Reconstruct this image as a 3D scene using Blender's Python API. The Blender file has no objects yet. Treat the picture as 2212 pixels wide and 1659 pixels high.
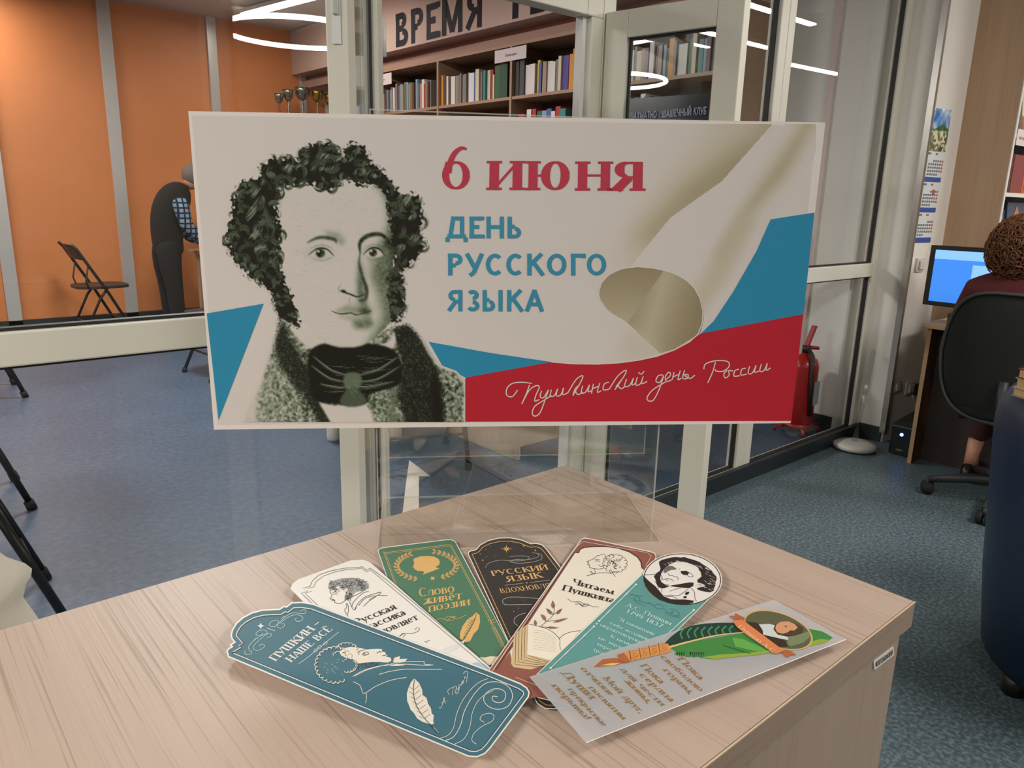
import bpy, bmesh, math, random
import numpy as np
from mathutils import Vector, Matrix
from mathutils.geometry import tessellate_polygon

# ------------------------------------------------------------------ camera
FPX, PITCH, ROLL, YAW, HC = 1619.0, math.radians(13.854), math.radians(1.4065), math.radians(48.86), 1.30
_cp, _sp = math.cos(PITCH), math.sin(PITCH)
_u = np.array([math.sin(YAW), math.cos(YAW), 0.]); _n = np.array([-math.cos(YAW), math.sin(YAW), 0.])
def _w(v): return np.array([v @ _u, v @ _n, v[2]])
_rt = np.array([1., 0, 0]); _up = np.array([0, _sp, _cp])
CR = _w(_rt * math.cos(ROLL) + _up * math.sin(ROLL)); CU = _w(-_rt * math.sin(ROLL) + _up * math.cos(ROLL)); CF = _w(np.array([0, _cp, -_sp]))
CC = np.array([0, 0, HC])
scene = bpy.context.scene
COL = scene.collection
cam_d = bpy.data.cameras.new('camera'); cam = bpy.data.objects.new('camera', cam_d); COL.objects.link(cam)
cam.matrix_world = Matrix([[CR[0], CU[0], -CF[0], 0], [CR[1], CU[1], -CF[1], 0], [CR[2], CU[2], -CF[2], HC], [0, 0, 0, 1]])
cam_d.sensor_width = 36; cam_d.lens = FPX / 2212 * 36; cam_d.clip_start = .02; cam_d.clip_end = 60
scene.camera = cam
scene.view_settings.view_transform = 'Standard'; scene.view_settings.look = 'None'
scene.view_settings.gamma = 1; scene.view_settings.use_curve_mapping = False
scene.view_settings.exposure = 0.0
wd = bpy.data.worlds.new('world'); scene.world = wd; wd.use_nodes = True
wd.node_tree.nodes['Background'].inputs[0].default_value = (.75, .8, .9, 1); wd.node_tree.nodes['Background'].inputs[1].default_value = .25
RING_E, TUBE_E, FAR_E = 46, 60, 26            # strengths of the glowing lamp bodies
FILL_W = 100                                   # base watts of the unseen fill lights added overhead
cy = scene.cycles
cy.max_bounces = 8; cy.transparent_max_bounces = 16; cy.diffuse_bounces = 4; cy.glossy_bounces = 4; cy.caustics_reflective = False; cy.caustics_refractive = False
def area(name, loc, size, watts, col=(1, .965, .93)):
    l = bpy.data.lights.new(name, 'AREA'); l.shape = 'RECTANGLE'; l.size, l.size_y = size; l.energy = watts; l.color = col
    o = bpy.data.objects.new(name, l); COL.objects.link(o); o.location = loc; return o
area('fill_light', (-1.5, -3.2, 2.93), (1.2, .6), FILL_W * 1.15)  # unseen fill lights, added to brighten poster, door, walls and floor
area('fill_light', (2.6, -.8, 2.93), (1.2, .6), FILL_W * .8)
area('fill_light', (6.0, -2.0, 2.93), (1.2, .6), FILL_W * 1.2)
area('fill_light', (-2.6, .7, 2.93), (.6, 1.2), FILL_W * 1.7)
area('fill_light', (.3, 7.75, 2.93), (1.6, .2), FILL_W * .5)
area('fill_light', (-2.5, 4.6, 2.93), (1.2, .6), FILL_W * .95)
area('fill_light', (1.5, 4.8, 2.94), (.6, .6), FILL_W * 1.1)

def onz(x, y, z):
    d = CF + CR * (x - 1106) / FPX - CU * (y - 829.5) / FPX; return CC + d * (z - HC) / d[2]
def ony(x, y, Y):
    d = CF + CR * (x - 1106) / FPX - CU * (y - 829.5) / FPX; return CC + d * Y / d[1]
def onx(x, y, X):
    d = CF + CR * (x - 1106) / FPX - CU * (y - 829.5) / FPX; return CC + d * X / d[0]

# ------------------------------------------------------------------ materials
def lin(h):
    if not isinstance(h, str): return tuple(h)
    c = [int(h[i:i + 2], 16) / 255 for i in (0, 2, 4)]
    return tuple(x / 12.92 if x <= .04045 else ((x + .055) / 1.055) ** 2.4 for x in c)
MATS = {}
def mat(name, col='808080', rough=.5, metal=0, spec=.5, noise=0, scale=40, bump=0, emit=0, coat=0, stretch=None, sheen=0):
    if name in MATS: return MATS[name]
    m = bpy.data.materials.new(name); m.use_nodes = True; nt = m.node_tree; b = nt.nodes['Principled BSDF']
    c = lin(col); b.inputs['Base Color'].default_value = (*c, 1); b.inputs['Roughness'].default_value = rough
    if name.startswith('print_'): spec = .25; rough = .7
    b.inputs['Metallic'].default_value = metal; b.inputs['Specular IOR Level'].default_value = spec
    if coat: b.inputs['Coat Weight'].default_value = coat
    if sheen: b.inputs['Sheen Weight'].default_value = sheen
    if emit: b.inputs['Emission Color'].default_value = (*c, 1); b.inputs['Emission Strength'].default_value = emit
    if noise or bump:
        tc = nt.nodes.new('ShaderNodeTexCoord'); mp = nt.nodes.new('ShaderNodeMapping'); nt.links.new(tc.outputs['Object'], mp.inputs[0])
        if stretch: mp.inputs['Scale'].default_value = stretch
        no = nt.nodes.new('ShaderNodeTexNoise'); no.inputs['Scale'].default_value = scale; no.inputs['Detail'].default_value = 4
        nt.links.new(mp.outputs[0], no.inputs['Vector'])
        if noise:
            mx = nt.nodes.new('ShaderNodeMix'); mx.data_type = 'RGBA'
            mx.inputs['A'].default_value = (*[v * (1 - noise) for v in c], 1); mx.inputs['B'].default_value = (*[min(1, v * (1 + noise)) for v in c], 1)
            mr = nt.nodes.new('ShaderNodeMapRange'); mr.inputs[1].default_value = .3; mr.inputs[2].default_value = .7
            nt.links.new(no.outputs[0], mr.inputs[0]); nt.links.new(mr.outputs[0], mx.inputs['Factor']); nt.links.new(mx.outputs['Result'], b.inputs['Base Color'])
        if bump:
            bp = nt.nodes.new('ShaderNodeBump'); bp.inputs['Strength'].default_value = bump; bp.inputs['Distance'].default_value = .01
            nt.links.new(no.outputs[0], bp.inputs['Height']); nt.links.new(bp.outputs[0], b.inputs['Normal'])
    MATS[name] = m; return m
def glass(name, tint=(1, 1, 1), refl=1.0, rough=0.0, ior=1.5):
    m = bpy.data.materials.new(name); m.use_nodes = True; nt = m.node_tree; nt.nodes.clear()
    out = nt.nodes.new('ShaderNodeOutputMaterial'); mx = nt.nodes.new('ShaderNodeMixShader'); tr = nt.nodes.new('ShaderNodeBsdfTransparent'); gl = nt.nodes.new('ShaderNodeBsdfGlossy')
    ge = nt.nodes.new('ShaderNodeNewGeometry'); dt = nt.nodes.new('ShaderNodeVectorMath'); dt.operation = 'DOT_PRODUCT'; nt.links.new(ge.outputs['Incoming'], dt.inputs[0]); nt.links.new(ge.outputs['Normal'], dt.inputs[1])
    def mth(op, x, y):
        n = nt.nodes.new('ShaderNodeMath'); n.operation = op
        for i, v in enumerate((x, y)):
            if v is None: continue
            if isinstance(v, (int, float)): n.inputs[i].default_value = v
            else: nt.links.new(v, n.inputs[i])
        return n.outputs[0]
    f0 = ((ior - 1) / (ior + 1)) ** 2; cs = mth('ABSOLUTE', dt.outputs['Value'], None); p5 = mth('POWER', mth('SUBTRACT', 1.0, cs), 5.0)
    fac = mth('MINIMUM', mth('MULTIPLY', mth('ADD', mth('MULTIPLY', p5, 1 - f0), f0), refl), 1.0)
    tr.inputs[0].default_value = (*tint, 1); gl.inputs[1].default_value = rough
    nt.links.new(fac, mx.inputs[0]); nt.links.new(tr.outputs[0], mx.inputs[1]); nt.links.new(gl.outputs[0], mx.inputs[2]); nt.links.new(mx.outputs[0], out.inputs[0])
    MATS[name] = m; return m
def wood(name, light, dark, axis='Y', grain=1.0, rough=.45, pores=.5):
    """laminate: long fine streaks plus broad cathedral figure along one axis"""
    m = bpy.data.materials.new(name); m.use_nodes = True; nt = m.node_tree; b = nt.nodes['Principled BSDF']; b.inputs['Roughness'].default_value = rough
    N = nt.nodes.new; Lk = nt.links.new
    tc = N('ShaderNodeTexCoord')
    def nz(sc, st, det, dist=0):
        mp = N('ShaderNodeMapping'); v = [sc * grain] * 3; v['XYZ'.index(axis)] = st * grain; mp.inputs['Scale'].default_value = v
        no = N('ShaderNodeTexNoise'); no.inputs['Scale'].default_value = 1; no.inputs['Detail'].default_value = det; no.inputs['Distortion'].default_value = dist
        Lk(tc.outputs['Object'], mp.inputs[0]); Lk(mp.outputs[0], no.inputs['Vector']); return no
    def rng(src, a, b_, c=0., d=1.):
        r = N('ShaderNodeMapRange'); r.inputs[1].default_value = a; r.inputs[2].default_value = b_; r.inputs[3].default_value = c; r.inputs[4].default_value = d; Lk(src, r.inputs[0]); return r.outputs[0]
    broad = nz(9, 1.2, 3, .6); mid = nz(45, 2.2, 3, .3); fine = nz(400, 4, 2, .15)
    L, Dk = lin(light), lin(dark)
    m1 = N('ShaderNodeMix'); m1.data_type = 'RGBA'; m1.inputs['A'].default_value = (*L, 1); m1.inputs['B'].default_value = (*[l * .72 + d * .28 for l, d in zip(L, Dk)], 1)
    ad = N('ShaderNodeMath'); ad.operation = 'ADD'; Lk(rng(broad.outputs[0], .35, .65, 0, .5), ad.inputs[0]); Lk(rng(mid.outputs[0], .35, .65, 0, .3), ad.inputs[1]); Lk(ad.outputs[0], m1.inputs['Factor'])
    m2 = N('ShaderNodeMix'); m2.data_type = 'RGBA'; m2.inputs['B'].default_value = (*Dk, 1); Lk(m1.outputs['Result'], m2.inputs['A'])
    mu = N('ShaderNodeMath'); mu.operation = 'MULTIPLY'; Lk(rng(fine.outputs[0], .55, .66, 0, pores), mu.inputs[0]); Lk(rng(mid.outputs[0], .40, .58, .3, 1), mu.inputs[1]); Lk(mu.outputs[0], m2.inputs['Factor'])
    Lk(m2.outputs['Result'], b.inputs['Base Color'])
    bp = N('ShaderNodeBump'); bp.inputs['Strength'].default_value = .12; bp.inputs['Distance'].default_value = .002; Lk(fine.outputs[0], bp.inputs['Height']); Lk(bp.outputs[0], b.inputs['Normal'])
    MATS[name] = m; return m
def vinyl(name, base, dk, lt, sc=90):
    """sheet vinyl with small mottled flecks"""
    m = bpy.data.materials.new(name); m.use_nodes = True; nt = m.node_tree; b = nt.nodes['Principled BSDF']; b.inputs['Roughness'].default_value = .42
    N = nt.nodes.new; Lk = nt.links.new; tc = N('ShaderNodeTexCoord')
    n1 = N('ShaderNodeTexNoise'); n1.inputs['Scale'].default_value = sc; n1.inputs['Detail'].default_value = 3; n2 = N('ShaderNodeTexNoise'); n2.inputs['Scale'].default_value = 2.2
    for n in (n1, n2): Lk(tc.outputs['Object'], n.inputs['Vector'])
    cr = N('ShaderNodeValToRGB'); e = cr.color_ramp.elements; e[0].position = .36; e[0].color = (*lin(dk), 1); e[1].position = .64; e[1].color = (*lin(lt), 1); q = e.new(.5); q.color = (*lin(base), 1)
    Lk(n1.outputs[0], cr.inputs[0]); mx = N('ShaderNodeMix'); mx.data_type = 'RGBA'; mx.blend_type = 'MULTIPLY'; mx.inputs['Factor'].default_value = 1
    mr = N('ShaderNodeMapRange'); mr.inputs[1].default_value = .3; mr.inputs[2].default_value = .7; mr.inputs[3].default_value = .88; mr.inputs[4].default_value = 1.05; Lk(n2.outputs[0], mr.inputs[0])
    Lk(cr.outputs[0], mx.inputs['A']); Lk(mr.outputs[0], mx.inputs['B']); Lk(mx.outputs['Result'], b.inputs['Base Color']); MATS[name] = m; return m

# ------------------------------------------------------------------ mesh builder
class MB:
    def __init__(s): s.v = []; s.f = []; s.m = []; s.mats = []; s.sm = []
    def lift(s): s.k = (getattr(s, 'k', 0) + 1) % 9; return s.k * getattr(s, 'ls', 9e-6)
    def mi(s, mt):
        if mt not in s.mats: s.mats.append(mt)
        return s.mats.index(mt)
    def add(s, vs, fs, mt=None, smooth=False):
        o = len(s.v); s.v += [tuple(map(float, v)) for v in vs]; k = s.mi(mt)
        for f in fs: s.f.append(tuple(i + o for i in f)); s.m.append(k); s.sm.append(smooth)
        return s
    def box(s, a, b, mt=None, bev=0):
        x0, y0, z0 = a; x1, y1, z1 = b
        if bev: return s.hexa([(x0, y0, z0), (x1, y0, z0), (x1, y1, z0), (x0, y1, z0), (x0, y0, z1), (x1, y0, z1), (x1, y1, z1), (x0, y1, z1)], mt, bev)
        return s.add([(x0, y0, z0), (x1, y0, z0), (x1, y1, z0), (x0, y1, z0), (x0, y0, z1), (x1, y0, z1), (x1, y1, z1), (x0, y1, z1)],
                     [(0, 3, 2, 1), (4, 5, 6, 7), (0, 1, 5, 4), (1, 2, 6, 5), (2, 3, 7, 6), (3, 0, 4, 7)], mt)
    def hexa(s, P, mt=None, bev=0):
        fs = [(0, 3, 2, 1), (4, 5, 6, 7), (0, 1, 5, 4), (1, 2, 6, 5), (2, 3, 7, 6), (3, 0, 4, 7)]
        if not bev: return s.add(P, fs, mt)
        bm = bmesh.new(); vs = [bm.verts.new(p) for p in P]
        for f in fs: bm.faces.new([vs[i] for i in f])
        bmesh.ops.bevel(bm, geom=bm.edges[:], offset=bev, segments=2, affect='EDGES', profile=.5)
        return s.bm(bm, mt, False)
    def bm(s, bm, mt=None, smooth=True):
        bm.verts.index_update(); s.add([v.co[:] for v in bm.verts], [[v.index for v in f.verts] for f in bm.faces], mt, smooth); bm.free(); return s
    def obox(s, o, ax, ay, az, mt=None, bev=0):
        """box from corner o spanned by three vectors"""
        o, ax, ay, az = map(np.array, (o, ax, ay, az)); return s.hexa([o, o + ax, o + ax + ay, o + ay, o + az, o + ax + az, o + ax + ay + az, o + ay + az], mt, bev)
    def tube(s, P, r, mt=None, n=8, closed=False, cap=True):
        P = [np.array(p, float) for p in P]; k = len(P); rs = r if hasattr(r, '__len__') else [r] * k; vs = []; up = None
        for i, p in enumerate(P):
            t = (P[(i + 1) % k] if (i < k - 1 or closed) else p) - (P[i - 1] if (i > 0 or closed) else p); t /= np.linalg.norm(t) + 1e-12
            if up is None: up = np.cross(t, (0, 0, 1.) if abs(t[2]) < .9 else (1., 0, 0))
            a = up - t * (up @ t); a /= np.linalg.norm(a) + 1e-12; up = a; b = np.cross(t, a)
            for j in range(n): q = 2 * math.pi * j / n; vs.append(p + (a * math.cos(q) + b * math.sin(q)) * rs[i])
        fs = [(i * n + j, i * n + (j + 1) % n, ((i + 1) % k) * n + (j + 1) % n, ((i + 1) % k) * n + j) for i in range(k if closed else k - 1) for j in range(n)]
        if cap and not closed: fs += [tuple(range(n))[::-1], tuple((k - 1) * n + j for j in range(n))]
        return s.add(vs, fs, mt, True)
    def lathe(s, prof, c=(0, 0, 0), mt=None, n=24, sx=1, sy=1, a0=0, a1=2 * math.pi):
        full = abs(a1 - a0 - 2 * math.pi) < 1e-6; k = n if full else n + 1
        vs = [(c[0] + r * math.cos(a0 + (a1 - a0) * j / n) * sx, c[1] + r * math.sin(a0 + (a1 - a0) * j / n) * sy, c[2] + z) for r, z in prof for j in range(k)]
        fs = [(i * k + j, i * k + (j + 1) % k, (i + 1) * k + (j + 1) % k, (i + 1) * k + j) for i in range(len(prof) - 1) for j in range(n)]
        if full: fs += [tuple(range(k))[::-1], tuple((len(prof) - 1) * k + j for j in range(k))]
        return s.add(vs, fs, mt, True)
    def prism(s, P2, f, h, mt=None, mtside=None):
        """polygon P2 lifted: f(u, v, w) -> point, from w=0 to w=h"""
        n = len(P2); lo = [f(u, v, 0) for u, v in P2]; hi = [f(u, v, h) for u, v in P2]
        tri = tessellate_polygon([[Vector((u, v, 0)) for u, v in P2]])
        s.add(hi, [tuple(t) for t in tri], mt); s.add(lo, [tuple(t)[::-1] for t in tri], mt)
        s.add(lo + hi, [(i, (i + 1) % n, n + (i + 1) % n, n + i) for i in range(n)], mtside or mt); return s
    def flat(s, P2, f, w, mt):
        w = w + s.lift()
        P2 = [tuple(p) for p in P2]; tri = tessellate_polygon([[Vector((u, v, 0)) for u, v in P2]])
        if len(tri): s.add([f(u, v, w) for u, v in P2], [tuple(t) for t in tri], mt)
        return s
    def rib(s, P, wd, f, w, mt, closed=False):
        """ribbon of width wd (number or list) along a 2-D line"""
        w = w + s.lift()
        P = np.array(P, float); n = len(P)
        if n < 2: return s
        if closed: t = np.roll(P, -1, 0) - np.roll(P, 1, 0)
        else: t = np.gradient(P, axis=0)
        t /= np.linalg.norm(t, axis=1)[:, None] + 1e-9; nn = np.c_[-t[:, 1], t[:, 0]]; W_ = np.broadcast_to(np.asarray(wd, float), (n,))[:, None] / 2
        A, B = P + nn * W_, P - nn * W_; k = n if closed else n - 1
        s.add([f(u, v, w) for u, v in A] + [f(u, v, w) for u, v in B], [(i, (i + 1) % n, n + (i + 1) % n, n + i) for i in range(k)], mt); return s
    def build(s, name, mt=None, parent=None, label=None, smooth=None, origin=None):
        me = bpy.data.meshes.new(name); O = np.array(parent['_o'] if parent else (origin or (0, 0, 0)), float)
        V = np.array(s.v, float) - O
        me.from_pydata(V.tolist(), [], s.f)
        for q in s.mats: me.materials.append(q if q else mt)
        if s.m: me.polygons.foreach_set('material_index', s.m)
        me.polygons.foreach_set('use_smooth', s.sm if smooth is None else [smooth] * len(s.f)); me.update()
        o = bpy.data.objects.new(name, me); COL.objects.link(o)
        if parent: o.parent = parent; o['_o'] = list(map(float, O))
        else: o.location = O; o['_o'] = list(map(float, O))
        if label: o['label'] = label
        return o
def sm2(P, n=8, closed=False):
    P = np.array(P, float); N = len(P); out = []
    if N < 3: return P
    for i in range(N if closed else N - 1):
        if closed: p0, p1, p2, p3 = P[i - 1], P[i], P[(i + 1) % N], P[(i + 2) % N]
        else: p0, p1, p2, p3 = P[max(i - 1, 0)], P[i], P[i + 1], P[min(i + 2, N - 1)]
        for t in np.arange(n) / n: out.append(.5 * (2 * p1 + (p2 - p0) * t + (2 * p0 - 5 * p1 + 4 * p2 - p3) * t * t + (3 * p1 - p0 - 3 * p2 + p3) * t ** 3))
    if not closed: out.append(P[-1])
    return np.array(out)
def thing(name, label, cat, loc, group=None):
    o = bpy.data.objects.new(name, None); COL.objects.link(o); o.location = loc; o.empty_display_size = .05
    o['label'] = label; o['category'] = cat; o['_o'] = list(map(float, loc))
    if group: o['group'] = group
    return o
def tag(o, label, cat, group=None):
    o['label'] = label; o['category'] = cat
    if group: o['group'] = group
    return o
def struct(o): o['kind'] = 'structure'; return o
def sroot(name, loc=(0, 0, 0)):
    o = bpy.data.objects.new(name, None); COL.objects.link(o); o.location = loc; o['_o'] = list(map(float, loc)); o['kind'] = 'structure'; return o
random.seed(4)

class Canvas:
    """tone picture sampled on a regular grid; coordinates in poster units"""
    def __init__(s,x0,y0,x1,y1,st,seed=3):
        s.x0,s.y0,s.st=x0,y0,st
        s.nx=int((x1-x0)/st)+1;s.ny=int((y1-y0)/st)+1
        s.X,s.Y=np.meshgrid(x0+np.arange(s.nx)*st,y0+np.arange(s.ny)*st)
        s.rng=np.random.default_rng(seed)
        s.a=np.zeros((s.ny,s.nx));s.t=np.ones((s.ny,s.nx))
    def blur(s,m,r):
        k=max(1,int(round(r/s.st)))
        for _ in range(2):
            for ax in (0,1):
                p=np.pad(m,[(k+1,k) if i==ax else (0,0) for i in (0,1)],mode='edge')
                c=np.cumsum(p,axis=ax);n=m.shape[ax]
                hi=np.take(c,np.arange(2*k+1,2*k+1+n),axis=ax);lo=np.take(c,np.arange(0,n),axis=ax)
                m=(hi-lo)/(2*k+1)
        return m
    def noise(s,r=0):
        n=s.rng.random(s.t.shape)
        if r: n=s.blur(n,r);n=(n-n.mean())/n.std()*.29+.5
        return n
    def smooth(s,P,n=8,closed=True):
        P=np.array(P,float);N=len(P);out=[]
        for i in range(N if closed else N-1):
            if closed:p0,p1,p2,p3=P[i-1],P[i],P[(i+1)%N],P[(i+2)%N]
            else:p0,p1,p2,p3=P[max(i-1,0)],P[i],P[i+1],P[min(i+2,N-1)]
            for t in np.arange(n)/n:
                out.append(.5*(2*p1+(p2-p0)*t+(2*p0-5*p1+4*p2-p3)*t*t+(3*p1-p0-3*p2+p3)*t**3))
        if not closed: out.append(P[-1])
        return np.array(out)
    def poly(s,P,sm=True):
        P=s.smooth(P) if sm else np.array(P,float)
        m=np.zeros(s.t.shape,bool)
        for (xa,ya),(xb,yb) in zip(P,np.roll(P,-1,0)):
            if ya==yb: continue
            c=((s.Y>=min(ya,yb))&(s.Y<max(ya,yb)))
            m^=c&(s.X<xa+(s.Y-ya)*(xb-xa)/(yb-ya))
        return m.astype(float)
    def put(s,m,tone,k=1,cover=True):
        m=np.clip(m*k,0,1);s.t=s.t*(1-m)+tone*m
        if cover: s.a=np.maximum(s.a,m)
    def fill(s,P,tone,soft=0,k=1,sm=True,cover=True):
        m=s.poly(P,sm)
        if soft:m=s.blur(m,soft)
        s.put(m,tone,k,cover)
    def blob(s,cx,cy,rx,ry,ang,tone,k=1,hard=1.0,cover=False):
        R=max(rx,ry)*2.2;i0=max(0,int((cy-R-s.y0)/s.st));i1=min(s.ny,int((cy+R-s.y0)/s.st)+1);j0=max(0,int((cx-R-s.x0)/s.st));j1=min(s.nx,int((cx+R-s.x0)/s.st)+1)
        if i0>=i1 or j0>=j1:return
        x=s.X[i0:i1,j0:j1]-cx;y=s.Y[i0:i1,j0:j1]-cy;a=np.radians(ang)
        u=(x*np.cos(a)+y*np.sin(a))/rx;v=(-x*np.sin(a)+y*np.cos(a))/ry
        d=u*u+v*v;m=np.exp(-d**hard*.9)*k;m=np.clip(m,0,1)
        s.t[i0:i1,j0:j1]=s.t[i0:i1,j0:j1]*(1-m)+tone*m
        if cover:s.a[i0:i1,j0:j1]=np.maximum(s.a[i0:i1,j0:j1],m)
    def stroke(s,P,w,tone,k=1,soft=.8,taper=True,cover=False,sm=True):
        P=s.smooth(P,6,False) if sm and len(P)>2 else np.array(P,float);n=len(P)-1
        R=w*2+soft*2+2
        x0,x1=P[:,0].min()-R,P[:,0].max()+R;y0,y1=P[:,1].min()-R,P[:,1].max()+R
        i0=max(0,int((y0-s.y0)/s.st));i1=min(s.ny,int((y1-s.y0)/s.st)+1);j0=max(0,int((x0-s.x0)/s.st));j1=min(s.nx,int((x1-s.x0)/s.st)+1)
        if i0>=i1 or j0>=j1:return
        X=s.X[i0:i1,j0:j1];Y=s.Y[i0:i1,j0:j1];m=np.zeros(X.shape)
        for i in range(n):
            a,b=P[i],P[i+1];d=b-a;L=d@d+1e-9
            t=np.clip(((X-a[0])*d[0]+(Y-a[1])*d[1])/L,0,1)
            q=np.hypot(X-a[0]-t*d[0],Y-a[1]-t*d[1]);g=(i+t)/n
            ww=w*(np.sin(np.pi*np.clip(g,.03,.97))**.6 if taper else 1)
            m=np.maximum(m,np.clip((ww/2-q)/soft+.5,0,1))
        m*=k
        s.t[i0:i1,j0:j1]=s.t[i0:i1,j0:j1]*(1-m)+tone*m
        if cover:s.a[i0:i1,j0:j1]=np.maximum(s.a[i0:i1,j0:j1],m)

def portrait(st=1.5):
    c=Canvas(480,298,1012,916,st);r=c.rng
    # coat, pale woollen shoulder then dark lapels
    coat=[(612,690),(590,740),(575,790),(560,840),(540,880),(527,915),(545,930),(1002,930),(1004,830),(985,805),(945,790),(925,760),(905,725),(880,700),(850,705),(720,760),(640,700)]
    m=c.poly(coat,False);n=c.noise();n2=c.noise(1.6)
    c.put(c.blur(m,2.5),.5)
    c.t=np.where(m>0,np.clip(c.t+(n2-.5)*.55+(n-.5)*.2,0.1,.95),c.t)
    c.fill([(527,925),(545,870),(556,862),(548,925)],.97,3,.9)
    g=np.clip((640-c.X)/110,0,1)*m*.45;c.t=c.t*(1-g)+.95*g
    def wool(P,tone,soft,sp):
        mm=c.blur(c.poly(P,False),soft)+(c.noise()-.5)*sp*(c.blur(c.poly(P,False),soft)>.05)
        c.put(np.clip(mm,0,1),tone)
    wool([(606,676),(628,735),(668,800),(700,850),(745,925),(700,925),(650,850),(603,790),(594,740),(600,700)],.07,4,.9)
    wool([(848,712),(880,697),(905,725),(925,762),(945,800),(958,850),(962,925),(880,925),(855,850),(868,780)],.05,3,.9)
    wool([(850,790),(868,800),(858,850),(852,925),(838,925),(842,850)],.42,4,1.2)
    c.put(c.blur(c.poly([(938,800),(950,840),(955,925),(938,925),(930,850)]),4),.03,.8)
    # shirt
    c.fill([(615,680),(640,695),(680,722),(740,742),(830,742),(850,715),(846,755),(760,778),(700,764),(662,748),(630,715)],.97,1.2)
    c.fill([(688,868),(720,876),(790,872),(800,890),(812,925),(722,925)],.98,1.2,sm=False)
    # neckcloth and bow
    c.fill([(672,755),(700,742),(740,748),(800,742),(850,756),(868,790),(862,830),(800,852),(790,872),(735,874),(680,862),(668,820),(664,780)],.04,1.5)
    for i in range(26):
        y=764+r.random()*100;x=690+r.random()*120
        c.stroke([(x,y),(x+14+r.random()*22,y+2),(x+34+r.random()*20,y-1)],1.2,.5,.6)
    for P in ([(676,770),(715,800),(752,812)],[(672,790),(712,818),(750,826)],[(860,772),(815,800),(768,812)],[(864,792),(815,820),(770,826)],[(690,830),(730,838),(756,836)],[(848,826),(800,836),(768,836)]):
        c.stroke(P,5,.34,.8,3);c.stroke([(x,y-2) for x,y in P],1.6,.7,.7)
    c.fill([(748,806),(774,806),(782,824),(772,842),(750,842),(742,824)],.4,1.6);c.fill([(752,840),(772,840),(792,868),(760,880),(734,868)],.3,1.6)
    for i in range(12):
        x=748+r.random()*24;y=810+r.random()*50;c.stroke([(x,y),(x+5,y+7)],1,.7,.5)
    # neck in shadow, then the face
    face=[(598,420),(592,500),(598,560),(606,620),(628,665),(668,712),(700,738),(735,750),(775,748),(805,733),(830,712),(852,680),(858,620),(850,570),(858,500),(850,440),(820,400),(740,375),(650,385)]
    c.fill(face,.965,1.5)
    fm=c.poly(face)
    def shade(P,tone,soft,k):
        mm=c.blur(c.poly(P),soft)*(fm>0);c.put(mm,tone,k,False)
    shade([(800,380),(860,400),(880,640),(840,735),(792,748),(822,690),(815,640),(800,590),(812,540),(838,480),(828,420)],.42,9,.95)
    shade([(820,380),(880,380),(880,560),(850,600),(838,540),(848,490),(836,430)],.22,6,.8)
    shade([(776,560),(788,600),(792,650),(800,690),(782,672),(770,630)],.30,5,.8)
    shade([(640,700),(700,745),(780,755),(840,720),(835,735),(780,770),(690,765)],.45,6,.8)
    shade([(600,600),(610,640),(640,680),(625,690),(595,640)],.5,6,.6)
    shade([(748,655),(790,655),(806,665),(790,690),(755,690)],.55,8,.35)
    shade([(768,690),(800,688),(806,704),(780,712),(762,704)],.32,5,.8)
    shade([(700,500),(735,505),(745,530),(720,520)],.45,5,.6)
    c.blob(690,545,26,13,0,.7,.55);c.blob(815,545,24,14,0,.35,.6)
    # brows
    c.stroke([(664,524),(690,513),(722,517),(726,524)],8,.16,.85,5);c.stroke([(778,546),(778,524),(796,509),(824,507),(842,524)],10,.08,.9,5)
    c.blob(838,526,9,10,0,.1,.7)
    # eyes
    for ex,ey,s_ in ((694,548,1),(808,547,.85)):
        c.fill([(ex-26*s_,ey+2),(ex-8*s_,ey-10),(ex+12*s_,ey-8),(ex+24*s_,ey+4),(ex,ey+10)],.93,1.2,cover=False)
        c.stroke([(ex-28*s_,ey+3),(ex-8*s_,ey-11),(ex+13*s_,ey-9),(ex+27*s_,ey+5)],4,.1,.9,2)
        c.blob(ex-2,ey-1,10*s_,10*s_,0,.06,1,3);c.blob(ex-6,ey-5,2.6,2.6,0,.98,1,2);c.blob(ex+2,ey+2,3,3,0,.45,.6)
        c.stroke([(ex-18*s_,ey+11),(ex+2,ey+15),(ex+24*s_,ey+8)],2.5,.5,.7,3)
        c.stroke([(ex-22*s_,ey-12),(ex,ey-19),(ex+24*s_,ey-12)],2,.4,.6,3)
    # nose
    c.stroke([(778,545),(776,570),(784,600),(790,625)],5,.1,.75,5);c.stroke([(784,600),(792,622),(790,645),(776,650)],8,.12,.75,5)
    c.stroke([(735,628),(745,632),(758,636),(772,641),(788,636)],4,.07,.9,2.5);c.blob(742,629,6,3.4,15,.05,.9,1.6)
    c.stroke([(733,634),(731,622),(738,614)],2.5,.5,.6,3)
    # mouth
    c.stroke([(716,672),(736,678),(758,676),(772,680),(802,672)],3.6,.06,.95,2)
    c.fill([(724,672),(750,660),(762,664),(775,660),(800,670),(772,678),(750,676)],.55,2.5,.7,cover=False)
    c.fill([(728,680),(760,682),(798,678),(780,690),(750,692)],.68,3,.6,cover=False);c.blob(788,672,12,6,0,.12,.75)
    c.stroke([(756,640),(754,656)],3,.6,.5,3)
    for i in range(420):
        x=610+r.random()*240;y=420+r.random()*310
        if .0<r.random()<.6: c.stroke([(x,y),(x+8,y+3),(x+15,y+4)],1,.62,.22,1)
    c.t=np.where(fm>0,np.clip(c.t-(c.noise(1.5)-.5)*.16*(1.05-c.t),0,1),c.t)
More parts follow.
